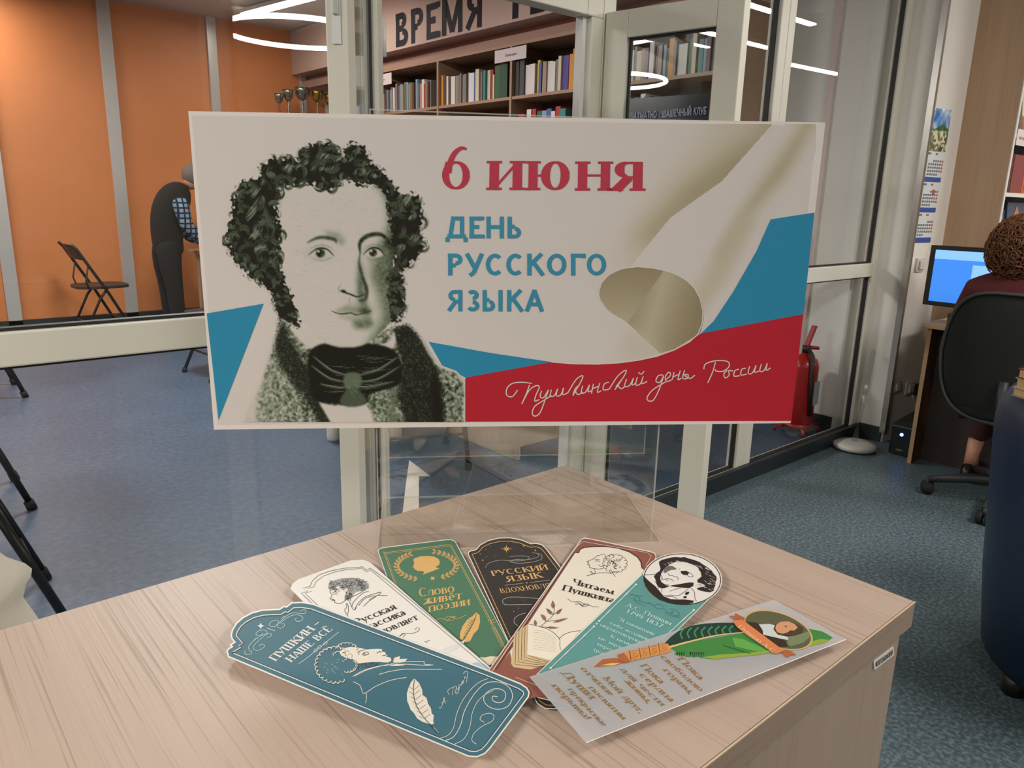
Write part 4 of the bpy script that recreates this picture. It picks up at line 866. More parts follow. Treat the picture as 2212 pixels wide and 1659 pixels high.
def port_col(t, a):
    k = np.array([0, .35, .6, 1.]); c = np.array([[26, 21, 17], [84, 96, 76], [142, 148, 130], [207, 199, 192]]) / 255.
    c = np.stack([np.interp(t, k, c[:, i]) for i in range(3)], -1); a = np.clip(a, 0, 1)[:, None]; return c * a + paper_c * (1 - a)
pk = 1 - np.maximum.reduce([cvp.poly([(440, 677), (573, 652), (470, 915), (440, 915)], False), (cvp.X > 1005) * 1., (cvp.Y > 912) * 1.])
raster(cvp, bfv, .0005, port_col, 'portrait_print', po, .06, pk)
hd = MB(); bl_ = 429.
for ch, x0, x1, y0 in (('и', 362, 540, 427), ('ю', 562, 790, 428), ('н', 815, 990, 430), ('я', 995, 1162, 431)):
    pts = H_((x0 + 4, y0), (x1 + 4, y0), (x0, y0 - 224)); g = glyph(ch); wpx = pts[1][0] - pts[0][0]
    text(ch, pts[0], (wpx, 0), (1.5, pts[2][1] - pts[0][1]), f1, .0004, pcrim, hd, .17, .05, sf=.82)
six = sm2(H_((256, 218), (228, 214), (196, 238), (172, 285), (162, 340)), 6); hd.rib(six, np.interp(np.linspace(0, 1, len(six)), [0, .5, 1], [5, 11, 14]), f1, .0004, pcrim)
an = np.radians(np.linspace(0, 360, 41)); P = H_(*[(201 + 53 * math.cos(a), 352 + 66 * math.sin(a)) for a in an]); hd.rib(P, 5 + 10.5 * np.abs(np.cos(an)) ** 1.4, f1, .0004, pcrim)
P = sm2(H_((155, 380), (150, 330), (160, 285)), 5); hd.rib(P, 10, f1, .0004, pcrim)
hd.build('date_lettering', parent=po)
h2 = MB()
for body, x0, x1, yb, ht in (('ДЕНЬ', 152, 545, 675, 112), ('РУССКОГО', 152, 985, 865, 112), ('ЯЗЫКА', 152, 660, 1049, 110)):
    p0, p1, p2 = H_((x0, yb), (x1, yb + 1), (x0, yb - ht)); text(body, p0, np.array(p1) - p0, np.array(p2) - p0, f1, .0004, pteal, h2, .18, .18, False, gap=.05)
h2.build('heading_lettering', parent=po)
sc_ = [[(517, 1452), (490, 1485), (462, 1478), (462, 1445), (490, 1418), (540, 1412), (590, 1418)], [(578, 1425), (562, 1470), (538, 1523)], [(538, 1523), (575, 1455), (610, 1430), (628, 1437), (610, 1480), (605, 1508), (628, 1500)],
 [(640, 1455), (632, 1485), (650, 1490), (675, 1450)], [(675, 1450), (655, 1510), (630, 1570), (605, 1585), (592, 1570), (605, 1535), (650, 1505), (690, 1480)], [(690, 1450), (684, 1482), (705, 1480), (722, 1445)], [(722, 1445), (715, 1480), (738, 1476), (752, 1440)], [(752, 1440), (748, 1475), (775, 1465)],
 [(775, 1465), (815, 1400), (848, 1378), (845, 1400), (800, 1480)], [(800, 1480), (812, 1445), (835, 1425)], [(808, 1448), (825, 1475), (850, 1462)], [(850, 1430), (843, 1465), (865, 1462), (885, 1425)], [(885, 1425), (878, 1460), (900, 1452)],
 [(905, 1420), (895, 1470)], [(897, 1447), (930, 1432)], [(938, 1415), (925, 1462), (945, 1455)], [(985, 1412), (962, 1420), (955, 1450), (985, 1448)], [(985, 1448), (1030, 1380), (1070, 1350), (1065, 1375), (1015, 1450)], [(1020, 1435), (1048, 1400)], [(1030, 1425), (1045, 1445), (1065, 1435)],
 [(1075, 1395), (1065, 1432), (1090, 1428), (1110, 1390)], [(1110, 1390), (1102, 1425), (1120, 1418)], [(1130, 1385), (1122, 1425), (1145, 1420), (1160, 1382)], [(1160, 1382), (1152, 1418), (1180, 1408)], [(1135, 1362), (1150, 1370), (1165, 1355)],
 [(1262, 1375), (1238, 1378), (1225, 1405), (1245, 1412), (1265, 1378)], [(1265, 1378), (1245, 1440), (1215, 1500), (1190, 1508), (1180, 1490), (1210, 1450), (1275, 1410)], [(1275, 1400), (1300, 1375), (1290, 1360), (1273, 1385), (1280, 1408), (1305, 1400)],
 [(1318, 1360), (1308, 1400)], [(1312, 1385), (1340, 1372)], [(1350, 1352), (1338, 1398), (1355, 1390)], [(1372, 1350), (1362, 1390), (1385, 1392), (1390, 1374), (1370, 1375), (1400, 1392), (1425, 1375)],
 [(1530, 1308), (1515, 1360), (1490, 1415)], [(1470, 1345), (1480, 1318), (1530, 1302), (1590, 1305), (1600, 1330), (1570, 1355), (1535, 1355), (1528, 1345)], [(1590, 1350), (1573, 1370), (1580, 1390), (1600, 1375), (1598, 1352), (1620, 1355)],
 [(1650, 1345), (1630, 1352), (1625, 1380), (1655, 1378)], [(1685, 1340), (1665, 1346), (1660, 1374), (1690, 1370)], [(1705, 1330), (1697, 1365), (1718, 1365), (1738, 1325)], [(1738, 1325), (1730, 1360), (1752, 1355)], [(1765, 1318), (1757, 1355), (1778, 1352), (1795, 1315)], [(1795, 1315), (1790, 1350), (1812, 1338)]]
h3 = MB()
for q in sc_: P = sm2(H_(*q), 6); h3.rib(P, 2.3, f1, .0005, rw)
h3.build('script_lettering', parent=po)

# ------------------------------------------------------------------ bookmarks fanned out on the desk
cE = crop(480, 1280, 7.54); cA = crop(480, 1150, 3.16); cB = crop(780, 1140, 4.608); cC = crop(1040, 1140, 3.95); cD = crop(1120, 1280, 2.989); cF = crop(1380, 1180, 11.06); cG = crop(1560, 1300, 7.9)
LV = DZ + .0021; TH = .0006
def card(nm, label, level, outline, base, core='e2dcd2'):
    zl = LV + level * .00115; f = lambda x, y, w: onz(x, y, zl + w); P = dense(outline, True, 14)
    c = P.mean(0); o = thing(nm, label, 'bookmark', tuple(onz(c[0], c[1], zl)), 'bookmarks fanned on the desk')
    MB().prism(P.tolist(), f, TH, mat('card_white', core, .5)).build('card', parent=o); ft = lambda x, y, w: onz(x, y, zl + TH + w)
    return o, ft, P
def lines(mb, Ps, wd, f, w, mt, k=5):
    for P in Ps: mb.rib(sm2(P, k), wd, f, w, mt)
gold_i = mat('print_gold', 'd5aa6b', .45); cream_i = mat('print_cream', 'ded5c4', .5); dark_i = mat('print_dark', '332a22', .55); grey_i = mat('print_grey', '6c6f6b', .55); star_i = mat('print_silver', 'b9b4ac', .5)
L1, L2, L3, L4 = .00008, .0002, .00032, .00044
# green
go, gf, gP = card('bookmark', 'green bookmark with a gold silhouette inside a laurel wreath', 0, cB((165, 235), (175, 210), (215, 195), (850, 115), (900, 115), (940, 135), (1520, 1240), (1500, 1330), (590, 1460)), None)
g = MB(); gm = mat('print_green', '4c7459', .5); g.flat(inset(gP, 1.7).tolist(), gf, L1, gm)
for d_, w_ in ((12, 1.1), (15, .7)): g.rib(inset(gP, d_), w_, gf, L2, gold_i, True)
head = cB((520, 380), (512, 390), (530, 400), (530, 415), (545, 418), (560, 430), (610, 432), (628, 440), (615, 468), (690, 440), (780, 405), (738, 390), (775, 372), (785, 340), (770, 310), (730, 288), (660, 280), (590, 285), (540, 300), (518, 318), (528, 345), (528, 362))
g.flat(head, gf, L2, gold_i)
def wreath(cx, cy_, rx, ry, a0, a1, n, sz, f, cr_, mb, mt):
    for i in range(n):
        a = math.radians(a0 + (a1 - a0) * i / (n - 1)); x, y = cx + rx * math.cos(a), cy_ + ry * math.sin(a); tdir = math.atan2(ry * math.cos(a), -rx * math.sin(a)) + (math.pi if a1 < a0 else 0)
        for s_ in (-1, 1):
            q = tdir + s_ * .65; P = [(0, 0), (.35, .2), (.7, .2), (1, 0), (.7, -.2), (.35, -.2)]
            mb.flat(cr_(*[(x + sz * (u * math.cos(q) - v * math.sin(q)), y + sz * .8 * (u * math.sin(q) + v * math.cos(q))) for u, v in P]), f, L2, mt)
            mb.rib(cr_((x + sz * .1 * math.cos(q), y + sz * .1 * math.sin(q)), (x + sz * .8 * math.cos(q), y + sz * .65 * math.sin(q))), .4, f, L3, dark_i)
    mb.rib(cr_(*[(cx + rx * math.cos(math.radians(a)), cy_ + ry * math.sin(math.radians(a))) for a in np.linspace(a0, a1, 14)]), .7, f, L2, mt)
wreath(650, 378, 292, 140, 108, 232, 13, 52, gf, cB, g, gold_i); wreath(660, 372, 285, 138, 62, -72, 13, 52, gf, cB, g, gold_i)
def star(cx, cy_, r, n, f, mb, mt, cr_, w=L2, k=.35):
    mb.flat(cr_(*[(cx + (r if i % 2 == 0 else r * k) * math.cos(math.pi * i / n), cy_ + .85 * (r if i % 2 == 0 else r * k) * math.sin(math.pi * i / n)) for i in range(2 * n)]), f, w, mt)
star(712, 503, 32, 6, gf, g, gold_i, cB)
text('Слово', cB((575, 690))[0], (360 / 4.608, -52 / 4.608), (-9 / 1, -17.5), gf, L2, gold_i, g, .14, .05, True, .3)
text('живёт', cB((622, 764))[0], (385 / 4.608, -58 / 4.608), (-8.5, -16.5), gf, L2, gold_i, g, .14, .05, True, .3)
text('в поэзии', cB((560, 857))[0], (525 / 4.608, -90 / 4.608), (-8.5, -16.5), gf, L2, gold_i, g, .14, .05, True, .3)
lines(g, [cB((720, 930), (790, 905), (860, 918), (900, 890), (960, 905), (1045, 868)), cB((830, 905), (880, 880), (935, 900), (890, 925), (840, 915)), cB((860, 930), (890, 895), (950, 880))], .9, gf, L2, gold_i)
fe = cB((985, 1105), (985, 1050), (1010, 980), (1060, 910), (1110, 880), (1145, 842), (1180, 870), (1185, 940), (1165, 1010), (1120, 1060), (1085, 1130), (1040, 1140))
g.flat(fe, gf, L2, gold_i)
for i in range(9): y = 900 + i * 25; g.rib(cB((1150 - i * 14, y), (1100 - i * 12, y + 22 + i * 2)), .8, gf, L3, gm); g.rib(cB((1075 - i * 9, y + 10), (1110 - i * 12, y + 34)), .7, gf, L3, gm)
g.rib(sm2(cB((1150, 860), (1100, 980), (1030, 1090), (990, 1150)), 5), .9, gf, L3, dark_i)
for q in (0, 22): g.rib(cB((1260 + q, 930 + q), (1330 + q, 912 + q)), 1, gf, L2, gold_i); g.rib(cB((1300 + q * 1.5, 985), (1400 + q * 1.5, 1190)), .7, gf, L2, gold_i)
g.flat(cB((1190, 1285), (1230, 1292), (1290, 1278), (1360, 1285), (1420, 1330), (1400, 1345), (1100, 1400)), gf, L3, mat('print_sand', 'd8cdb0', .5))
g.build('printed_design', parent=go)
# black
bo_, kf, kP = card('bookmark', 'black bookmark with gold stars and lettering, arched top, behind the others', 1, cB((1062, 262), (1066, 240), (1090, 226), (1130, 218), (1150, 208), (1180, 170), (1260, 125), (1370, 98), (1480, 95), (1590, 115), (1690, 155), (1740, 150), (1800, 165), (1840, 200), (1985, 390)) + [(1318, 1470), (1300, 1510), (1250, 1528), (1196, 1532), (1177, 1531), (1160, 1520), (1153, 1507)], None)
g = MB(); km = mat('print_black_card', '332f2c', .5); g.flat(inset(kP, 2).tolist(), kf, L1, km); g.rib(inset(kP, 6.5), 3.2, kf, L2, mat('print_umber', '4a3b2b', .5), True); g.rib(inset(kP, 8.5), 1.1, kf, L3, gold_i, True)
for q in range(8):
    a = q * math.pi / 4; r_ = 68 if q % 2 == 0 else 42; g.flat(cB((1447 + r_ * math.cos(a), 210 + r_ * .62 * math.sin(a)), (1447 + 9 * math.cos(a + .8), 210 + 7 * math.sin(a + .8)), (1447 + 9 * math.cos(a - .8), 210 + 7 * math.sin(a - .8))), kf, L2, gold_i)
for x, y, r_ in ((1288, 180, 7), (1240, 218, 6), (1466, 150, 6), (1620, 180, 14), (1505, 148, 5), (1735, 225, 14), (1252, 285, 7), (1330, 285, 6), (1210, 323, 13), (1185, 260, 8), (1550, 205, 5), (1715, 290, 5), (1600, 225, 4), (1370, 148, 4), (1567, 800, 8), (1520, 833, 8), (1615, 720, 5), (1750, 190, 4)): star(x, y, r_, 4, kf, g, gold_i if r_ > 8 else star_i, cB)
lines(g, [cB((1238, 400), (1260, 360), (1320, 335), (1400, 322), (1500, 330), (1620, 325), (1672, 305), (1660, 285), (1570, 280), (1480, 288)), cB((1480, 340), (1560, 352), (1680, 345), (1780, 320), (1802, 290), (1780, 262), (1700, 248)), cB((1480, 335), (1540, 315), (1660, 318), (1760, 290), (1765, 262))], .7, kf, L2, star_i)
lines(g, [cB((1780, 705), (1640, 695), (1500, 690), (1420, 710), (1410, 740), (1440, 765), (1560, 765), (1700, 762)), cB((1640, 850), (1580, 865), (1530, 900), (1525, 945), (1560, 975))], .9, kf, L2, star_i)
text('РУССКИЙ', cB((1305, 480))[0], (565 / 4.608, -66 / 4.608), (-5.5, -10.5), kf, L2, gold_i, g, .15, .06)
text('ЯЗЫК', cB((1455, 540))[0], (360 / 4.608, -46 / 4.608), (-6, -11.5), kf, L2, gold_i, g, .15, .06)
text('ВДОХНОВЛЯЕТ', cB((1390, 651))[0], (600 / 4.608, -68 / 4.608), (-4.5, -9.5), kf, L2, gold_i, g, .13, .05)
g.rib(cB((1430, 573), (1615, 552)), .7, kf, L2, star_i); g.rib(cB((1685, 545), (1880, 520)), .7, kf, L2, star_i); star(1650, 548, 12, 4, kf, g, star_i, cB); g.build('printed_design', parent=bo_)
# white
wo, wf, wP = card('bookmark', 'white bookmark with a line-drawn profile, partly under the blue one', 2, cA((465, 385), (480, 350), (520, 320), (880, 190), (960, 185), (1010, 205), (1860, 950), (1890, 985), (1330, 1250)), None, 'e9e5de')
g = MB()
fr2 = cA((640, 510), (540, 415), (585, 400), (550, 380), (600, 368), (615, 330), (660, 290), (740, 262), (840, 243), (930, 240), (955, 232), (985, 258), (1010, 242), (1130, 330), (1840, 925))
fr3 = cA((668, 512), (565, 415), (612, 400), (580, 382), (625, 372), (640, 335), (690, 298), (760, 272), (850, 253), (930, 248), (950, 243), (985, 270), (1010, 254), (1120, 345), (1822, 935))
g.rib(dense(fr2, False, 10), 1.1, wf, L2, grey_i); g.rib(dense(fr3, False, 10), .9, wf, L2, grey_i)
pf = [cA((742, 392), (735, 405), (750, 430), (735, 452), (760, 456), (748, 464), (770, 462), (765, 474), (800, 486), (832, 470), (855, 448)), cA((752, 412), (768, 405), (785, 410)), cA((758, 424), (772, 418), (786, 424)), cA((740, 390), (735, 380), (748, 372)), cA((832, 470), (858, 450), (905, 432), (960, 402)), cA((845, 480), (850, 510), (835, 530), (850, 560)), cA((855, 482), (862, 520), (855, 572)), cA((868, 470), (890, 520), (905, 528), (915, 510)), cA((905, 525), (930, 480), (975, 440), (1040, 418), (1085, 408), (1045, 440), (1000, 470), (965, 505)), cA((1000, 462), (1060, 430), (1128, 432)), cA((930, 500), (975, 450), (1040, 430)), cA((885, 505), (900, 470), (960, 415), (1000, 402)), cA((840, 430), (860, 440), (850, 455), (868, 450))]
lines(g, pf, .9, wf, L2, dark_i)
hairP = cA((720, 378), (730, 350), (760, 328), (820, 312), (900, 310), (960, 322), (1000, 350), (1002, 378), (970, 400), (930, 402), (905, 412), (890, 440), (850, 460), (835, 440), (850, 405), (860, 385), (800, 365), (760, 378), (735, 392))
rnd = random.Random(8)
g.flat(hairP, wf, L1, mat('print_hatch', '9a9b96', .6))
for i in range(90):
    x = 735 + rnd.random() * 250; y = 318 + rnd.random() * 75 + (x < 800) * 8; r_ = 7 + rnd.random() * 9; a = rnd.random() * 6.3; g.rib(cA(*[(x + r_ * math.cos(a + b), y + r_ * .8 * math.sin(a + b)) for b in np.linspace(0, 3.6, 7)]), .6, wf, L2, dark_i)
for i in range(40): x = 835 + rnd.random() * 50; y = 400 + rnd.random() * 55; g.rib(cA((x, y), (x + 6, y + 8), (x + 4, y + 14)), .6, wf, L2, dark_i)
dW = np.array([.915, -.40])
text('Русская', cA((918, 634))[0], tuple(np.array([277, -116]) / 3.16), (-10.5, -11.5), wf, L2, dark_i, g, .14, .06)
text('классика', cA((960, 682))[0], tuple(np.array([300, -125]) / 3.16), (-10.5, -11.5), wf, L2, dark_i, g, .14, .06)
text('вдохновляет', cA((938, 762))[0], tuple(np.array([408, -172]) / 3.16), (-10.5, -11.5), wf, L2, dark_i, g, .14, .06)
lines(g, [cA((1195, 715), (1225, 700), (1245, 688), (1290, 690), (1335, 675), (1345, 655), (1325, 652), (1318, 665)), cA((1210, 718), (1228, 690), (1250, 698), (1235, 712)), cA((1380, 742), (1395, 750), (1400, 742), (1418, 735))], .8, wf, L2, dark_i)
g.flat(cA((1500, 800), (1560, 770), (1600, 765), (1660, 730), (1640, 770), (1590, 800), (1530, 835)), wf, L1, mat('print_cloud', 'd3d2cd', .6)); g.flat(cA((1700, 895), (1740, 885), (1790, 900), (1830, 935), (1800, 950), (1740, 925)), wf, L1, mat('print_mist', 'a9bcc4', .6))
g.build('printed_design', parent=wo)
# brown
ro, rf, rP = card('bookmark', 'brown-bordered bookmark with an open book and a leafy sprig', 3, cC((838, 112), (855, 92), (885, 85), (940, 94), (1440, 200), (1480, 215), (1494, 245), (1475, 290)) + [(1256, 1531), (1060, 1482), (1040, 1474), (1042, 1466)], None)
g = MB(); rm_ = mat('print_brown', '8a5648', .5); g.flat(inset(rP, 1.8).tolist(), rf, L1, rm_)
field = cC((385, 760), (800, 205), (835, 210), (840, 180), (880, 168), (960, 162), (1060, 160), (1160, 172), (1260, 205), (1330, 250), (1360, 290), (1370, 340), (1400, 360), (1180, 620), (600, 1130), (480, 1165), (100, 1215))
g.flat(cC((130, 1225), (800, 215), (832, 218), (845, 188), (880, 172), (960, 166), (1060, 165), (1160, 177), (1260, 210), (1328, 254), (1355, 292), (1365, 345), (1400, 372), (900, 1180), (560, 1215)), rf, L2, cream_i)
g.flat(cC((60, 1300), (115, 1232), (245, 1060), (260, 1170), (440, 1200), (560, 1170), (700, 1100), (720, 1400), (300, 1480)), rf, L3, rm_)
g.rib(dense(cC((118, 1212), (792, 205), (830, 212), (842, 182), (880, 166), (960, 159), (1060, 158), (1160, 170), (1260, 203), (1334, 249), (1362, 288), (1372, 340)), False, 8), 1.1, rf, L3, dark_i); g.rib(dense(cC((100, 1218), (800, 170), (870, 118), (1415, 212), (1450, 240), (1400, 330)), False, 10), .8, rf, L3, cream_i); g.rib(cC((90, 1222), (850, 110)), 0.8, rf, L3, cream_i)
g.rib(cC((290, 1275), (470, 1345), (540, 1375)), .8, rf, L4, cream_i)
lines(g, [cC((1000, 240), (985, 238), (960, 262), (920, 280), (900, 290), (918, 298), (905, 312), (925, 318), (920, 335), (945, 345), (1000, 352), (1040, 345)), cC((970, 292), (985, 280), (1010, 290)), cC((965, 275), (990, 268), (1012, 276)), cC((965, 350), (968, 395), (925, 368), (945, 392), (900, 412)), cC((900, 410), (1000, 385), (1100, 385)), cC((1100, 350), (1130, 400), (1145, 415)), cC((1095, 395), (1140, 370), (1160, 380)), cC((1000, 315), (1020, 330), (1050, 322), (1080, 335))], .9, rf, L3, dark_i)
for q in curls((1140, 305), 88, 66, 15, 19): g.rib(cC(*q), .8, rf, L3, dark_i)
for i in range(24): a = rnd.random() * 6.3; r2 = rnd.random(); x = 1130 + 75 * r2 * math.cos(a); y = 300 + 52 * r2 * math.sin(a); r_ = 9 + rnd.random() * 8; g.rib(cC(*[(x + r_ * math.cos(b + a), y + r_ * .8 * math.sin(b + a)) for b in np.linspace(0, 3.8, 7)]), .7, rf, L3, dark_i)
lines(g, [cC((1000, 238), (1040, 225), (1060, 245), (1040, 262)), cC((1080, 235), (1110, 230), (1130, 250), (1100, 262))], .8, rf, L3, dark_i)
text('Читаем', cC((768, 478))[0], (355 / 3.95, 92 / 3.95), (4.5, -11.5), rf, L3, dark_i, g, .17, .07)
text('Пушкина', cC((682, 532))[0], (450 / 3.95, 112 / 3.95), (4.8, -12), rf, L3, dark_i, g, .17, .07)
lines(g, [cC((735, 603), (770, 630), (820, 632), (850, 660), (900, 650), (950, 672), (1005, 675)), cC((800, 640), (840, 628), (880, 655), (920, 660), (870, 672), (840, 650), (800, 655)), cC((845, 640), (860, 672), (880, 640))], .8, rf, L3, dark_i)
lfm = mat('print_leaf', '9c6f62', .5)
lines(g, [cC((500, 845), (560, 795), (610, 745), (622, 690), (618, 655)), cC((545, 800), (550, 770), (530, 745)), cC((610, 745), (600, 720), (570, 700)), cC((612, 742), (650, 715), (675, 700)), cC((560, 800), (620, 790), (680, 785)), cC((510, 845), (570, 848), (620, 850))], .9, rf, L3, dark_i)
for a_, b_, wl in (((612, 690), (608, 620), 20), ((600, 740), (552, 685), 17), ((640, 738), (688, 688), 16), ((552, 795), (506, 735), 17), ((610, 808), (738, 772), 14), ((550, 850), (662, 855), 12), ((465, 835), (455, 785), 17)):
    a_, b_ = np.array(a_, float), np.array(b_, float); d_ = b_ - a_; n2_ = np.array([-d_[1], d_[0]]) / np.linalg.norm(d_) * wl; P = [a_, a_ + d_ * .3 + n2_ * .9, a_ + d_ * .65 + n2_ * .7, b_, a_ + d_ * .65 - n2_ * .7, a_ + d_ * .3 - n2_ * .9]
    g.flat(cC(*[tuple(p) for p in P]), rf, L3, lfm); g.rib(cC(tuple(a_), tuple(b_)), .5, rf, L4, dark_i)
pgs = mat('print_page', 'e2d8c3', .5); pgt = mat('print_page_edge', 'c9ae86', .5)
g.flat(cC((398, 820), (280, 905), (252, 1160), (275, 1190), (420, 1210), (560, 1165), (640, 1060), (390, 1085)), rf, L3, pgt)
g.flat(cC((398, 820), (440, 828), (520, 850), (600, 885), (640, 920), (665, 948), (700, 915), (760, 890), (845, 878), (700, 1040), (600, 1130), (540, 1120), (470, 1100), (390, 1085)), rf, L4, pgs)
for k_ in range(5): g.rib(cC((398 - k_ * 26, 830 + k_ * 16), (392 - k_ * 26, 1085 + k_ * 20), (480, 1118 + k_ * 17), (570, 1140 + k_ * 10)), .8, rf, L4, dark_i)
lines(g, [cC((398, 820), (520, 850), (600, 885), (665, 948), (668, 1000), (675, 1040)), cC((665, 948), (700, 915), (760, 890), (845, 878))], 1, rf, L4 + .00008, dark_i)
for i in range(9): g.rib(sm2(cC((445, 872 + i * 20), (530, 885 + i * 20), (640, 940 + i * 15)), 4), .35, rf, L4 + .00008, grey_i)
g.build('printed_design', parent=ro)
# teal with the round portrait head
ang = np.radians(np.arange(0, 360, 6)); ec = (1474, 1251)
circ = [(ec[0] + 86 * math.cos(a) + 3 * math.sin(a), ec[1] + 57 * math.sin(a)) for a in ang]
i0 = [i for i, p in enumerate(circ) if p[1] > 1275 and p[0] > ec[0]]; 
outl = [(1159, 1456), (1386, 1238)] + [p for a, p in sorted(((math.degrees(math.atan2(p[1] - ec[1], p[0] - ec[0])) + 190) % 360, p) for p in circ) if a < 230] + [(1532, 1294), (1310, 1515), (1240, 1500)]
to, tf, tP = card('bookmark', 'teal bookmark with a round black-and-white portrait head', 4, outl, None)
g = MB(); tm = mat('print_teal', '5a908b', .5); g.flat(inset(dense([(1159, 1456), (1386, 1240), (1530, 1296), (1310, 1515), (1240, 1500)], True, 14), 1.6).tolist(), tf, L1, tm)
wt = mat('print_pure', 'ddd8cf', .5); g.flat([(ec[0] + (x - ec[0]) * .975, ec[1] + (y - ec[1]) * .975) for x, y in circ], tf, L2, wt); g.rib([(ec[0] + (x - ec[0]) * .96, ec[1] + (y - ec[1]) * .96) for x, y in circ], 1.6, tf, L3, dark_i, True)
ik = mat('print_ink', '2c2522', .5)
# woodcut style head, turned on its side with the card
hp_ = [(480, 400), (490, 360), (560, 320), (680, 290), (800, 262), (900, 255), (1000, 270), (1090, 255), (1180, 290), (1300, 320), (1440, 370), (1540, 440), (1640, 500), (1740, 580), (1790, 660), (1850, 720), (1860, 790), (1830, 850), (1830, 930), (1800, 990), (1790, 1060), (1700, 1100), (1560, 1080), (1440, 1050), (1380, 1010), (1440, 985), (1560, 960), (1580, 930), (1500, 890), (1400, 860), (1400, 800), (1500, 720), (1480, 620), (1440, 570), (1420, 510), (1290, 440), (1160, 390), (1060, 370), (930, 360), (830, 390), (720, 440), (640, 500), (590, 560), (540, 640), (515, 720), (510, 800), (540, 870), (640, 930), (740, 950), (640, 990), (560, 1010), (480, 980), (430, 900), (400, 800), (360, 720), (420, 640), (500, 590), (520, 530)]
g.flat(cF(*hp_), tf, L3, ik); g.flat(cF((110, 700), (240, 830), (400, 960), (500, 1080), (600, 1200), (760, 1260), (900, 1270), (1100, 1270), (1320, 1300), (1290, 1350), (1150, 1385), (950, 1385), (700, 1350), (480, 1270), (300, 1130), (160, 960), (115, 830)), tf, L3, ik)
g.flat(cF((740, 950), (800, 930), (960, 905), (1100, 880), (1230, 860), (1310, 870), (1300, 950), (1200, 1000), (1050, 990), (900, 975)), tf, L3, ik)
g.flat(cF((620, 520), (700, 460), (800, 470), (900, 530), (870, 560), (780, 560), (690, 600), (640, 640), (580, 620)), tf, L3, mat('print_ink_mid', '6d6660', .6)); g.flat(cF((1000, 590), (1140, 585), (1200, 640), (1160, 690), (1060, 680), (1010, 640)), tf, L3, ik)
lines(g, [cF((1140, 600), (1230, 640), (1300, 710), (1230, 730), (1160, 700)), cF((960, 550), (985, 535)), cF((700, 640), (720, 690), (800, 700), (870, 730), (920, 730), (940, 810)), cF((640, 770), (720, 770), (780, 800), (840, 825)), cF((560, 790), (640, 790), (710, 825)), cF((520, 680), (560, 760), (520, 830), (600, 900), (720, 930)), cF((120, 680), (300, 675), (390, 660)), cF((560, 1190), (740, 1165), (930, 1180), (1100, 1080), (1180, 1020)), cF((1250, 1000), (1330, 1100), (1340, 1240), (1380, 1310)), cF((740, 1075), (860, 1030), (1000, 1000)), cF((620, 1210), (800, 1200), (920, 1260)), cF((380, 830), (440, 920), (470, 1010)), cF((540, 1020), (555, 1100))], .9, tf, L3, ik)
for x, y in ((1170, 1110), (1110, 1215), (1150, 1130)): g.flat(cF((x - 40, y - 20), (x + 40, y - 25), (x + 25, y + 25), (x - 45, y + 30)), tf, L3, ik)
for i in range(46):
    a = rnd.random(); x, y = (560 + 1100 * a, 330 + 90 * abs(a - .3) * 3 + rnd.random() * 40) if rnd.random() < .55 else (1500 + 280 * rnd.random(), 560 + 480 * rnd.random()); g.rib(sm2(cF((x, y), (x + 30, y + 8), (x + 60, y + 34)), 3), .55, tf, L4, wt)
g.flat(cF((1330, 940), (1400, 890), (1500, 900), (1560, 935), (1480, 960), (1400, 975)), tf, L4, wt); lines(g, [cF((1380, 930), (1440, 905), (1500, 925), (1440, 945))], .8, tf, L4 + .0001, ik)
for p0, p1 in ((cC((1318, 484)), cC((1005, 795))), (cC((960, 842)), cC((590, 1196))), (cC((1812, 702)), cC((1540, 950)))):
    a_, b_ = np.array(p0[0]), np.array(p1[0]); P = dense([a_, b_], False, 9); g.rib(P, [1.5 + (1.0 if i % 6 == 3 else 0) for i in range(len(P))], tf, L3, wt)
    for c_ in (a_, b_): g.flat([(c_[0] + 2.6 * math.cos(q), c_[1] + 2.1 * math.sin(q)) for q in np.linspace(0, 5.5, 8)], tf, L3, wt)
star(983, 818, 14, 4, tf, g, wt, cC)
lines(g, [cC((1260, 575), (1300, 570), (1350, 600), (1340, 625), (1310, 610), (1320, 580), (1380, 585)), cC((1350, 620), (1400, 640), (1450, 650), (1500, 690), (1560, 690), (1600, 730), (1640, 720)), cC((1420, 630), (1470, 660), (1520, 650), (1560, 680)), cC((1600, 690), (1660, 700), (1690, 740), (1650, 750), (1620, 730), (1640, 705)), cC((1290, 600), (1330, 640), (1400, 665)), cC((1560, 720), (1620, 750), (1700, 765))], .6, tf, L3, mat('print_teal_dark', '2d6a68', .5))
tl = mat('print_pale_teal', 'b9d2cb', .5)
for body, x, y, ln, cap in (('А.С. Пушкин', 1232, 668, 415, 30), ('1799 1837', 1232, 722, 335, 30), ('"Я памятник', 1160, 785, 340, 24), ('себе воздвиг', 1092, 822, 360, 24), ('нерукотворный', 1010, 836, 400, 24), ('К нему', 1095, 934, 190, 24), ('не зарастёт', 995, 948, 330, 24), ('народная', 985, 1000, 250, 24), ('тропа"', 948, 1046, 170, 24)):
    text(body, cC((x, y))[0], (ln * .915 / 3.95, ln * .40 / 3.95), (cap * .55 / 3.95, -cap / 3.95), tf, L3, tl, g, .13, .06)
g.build('printed_design', parent=to)
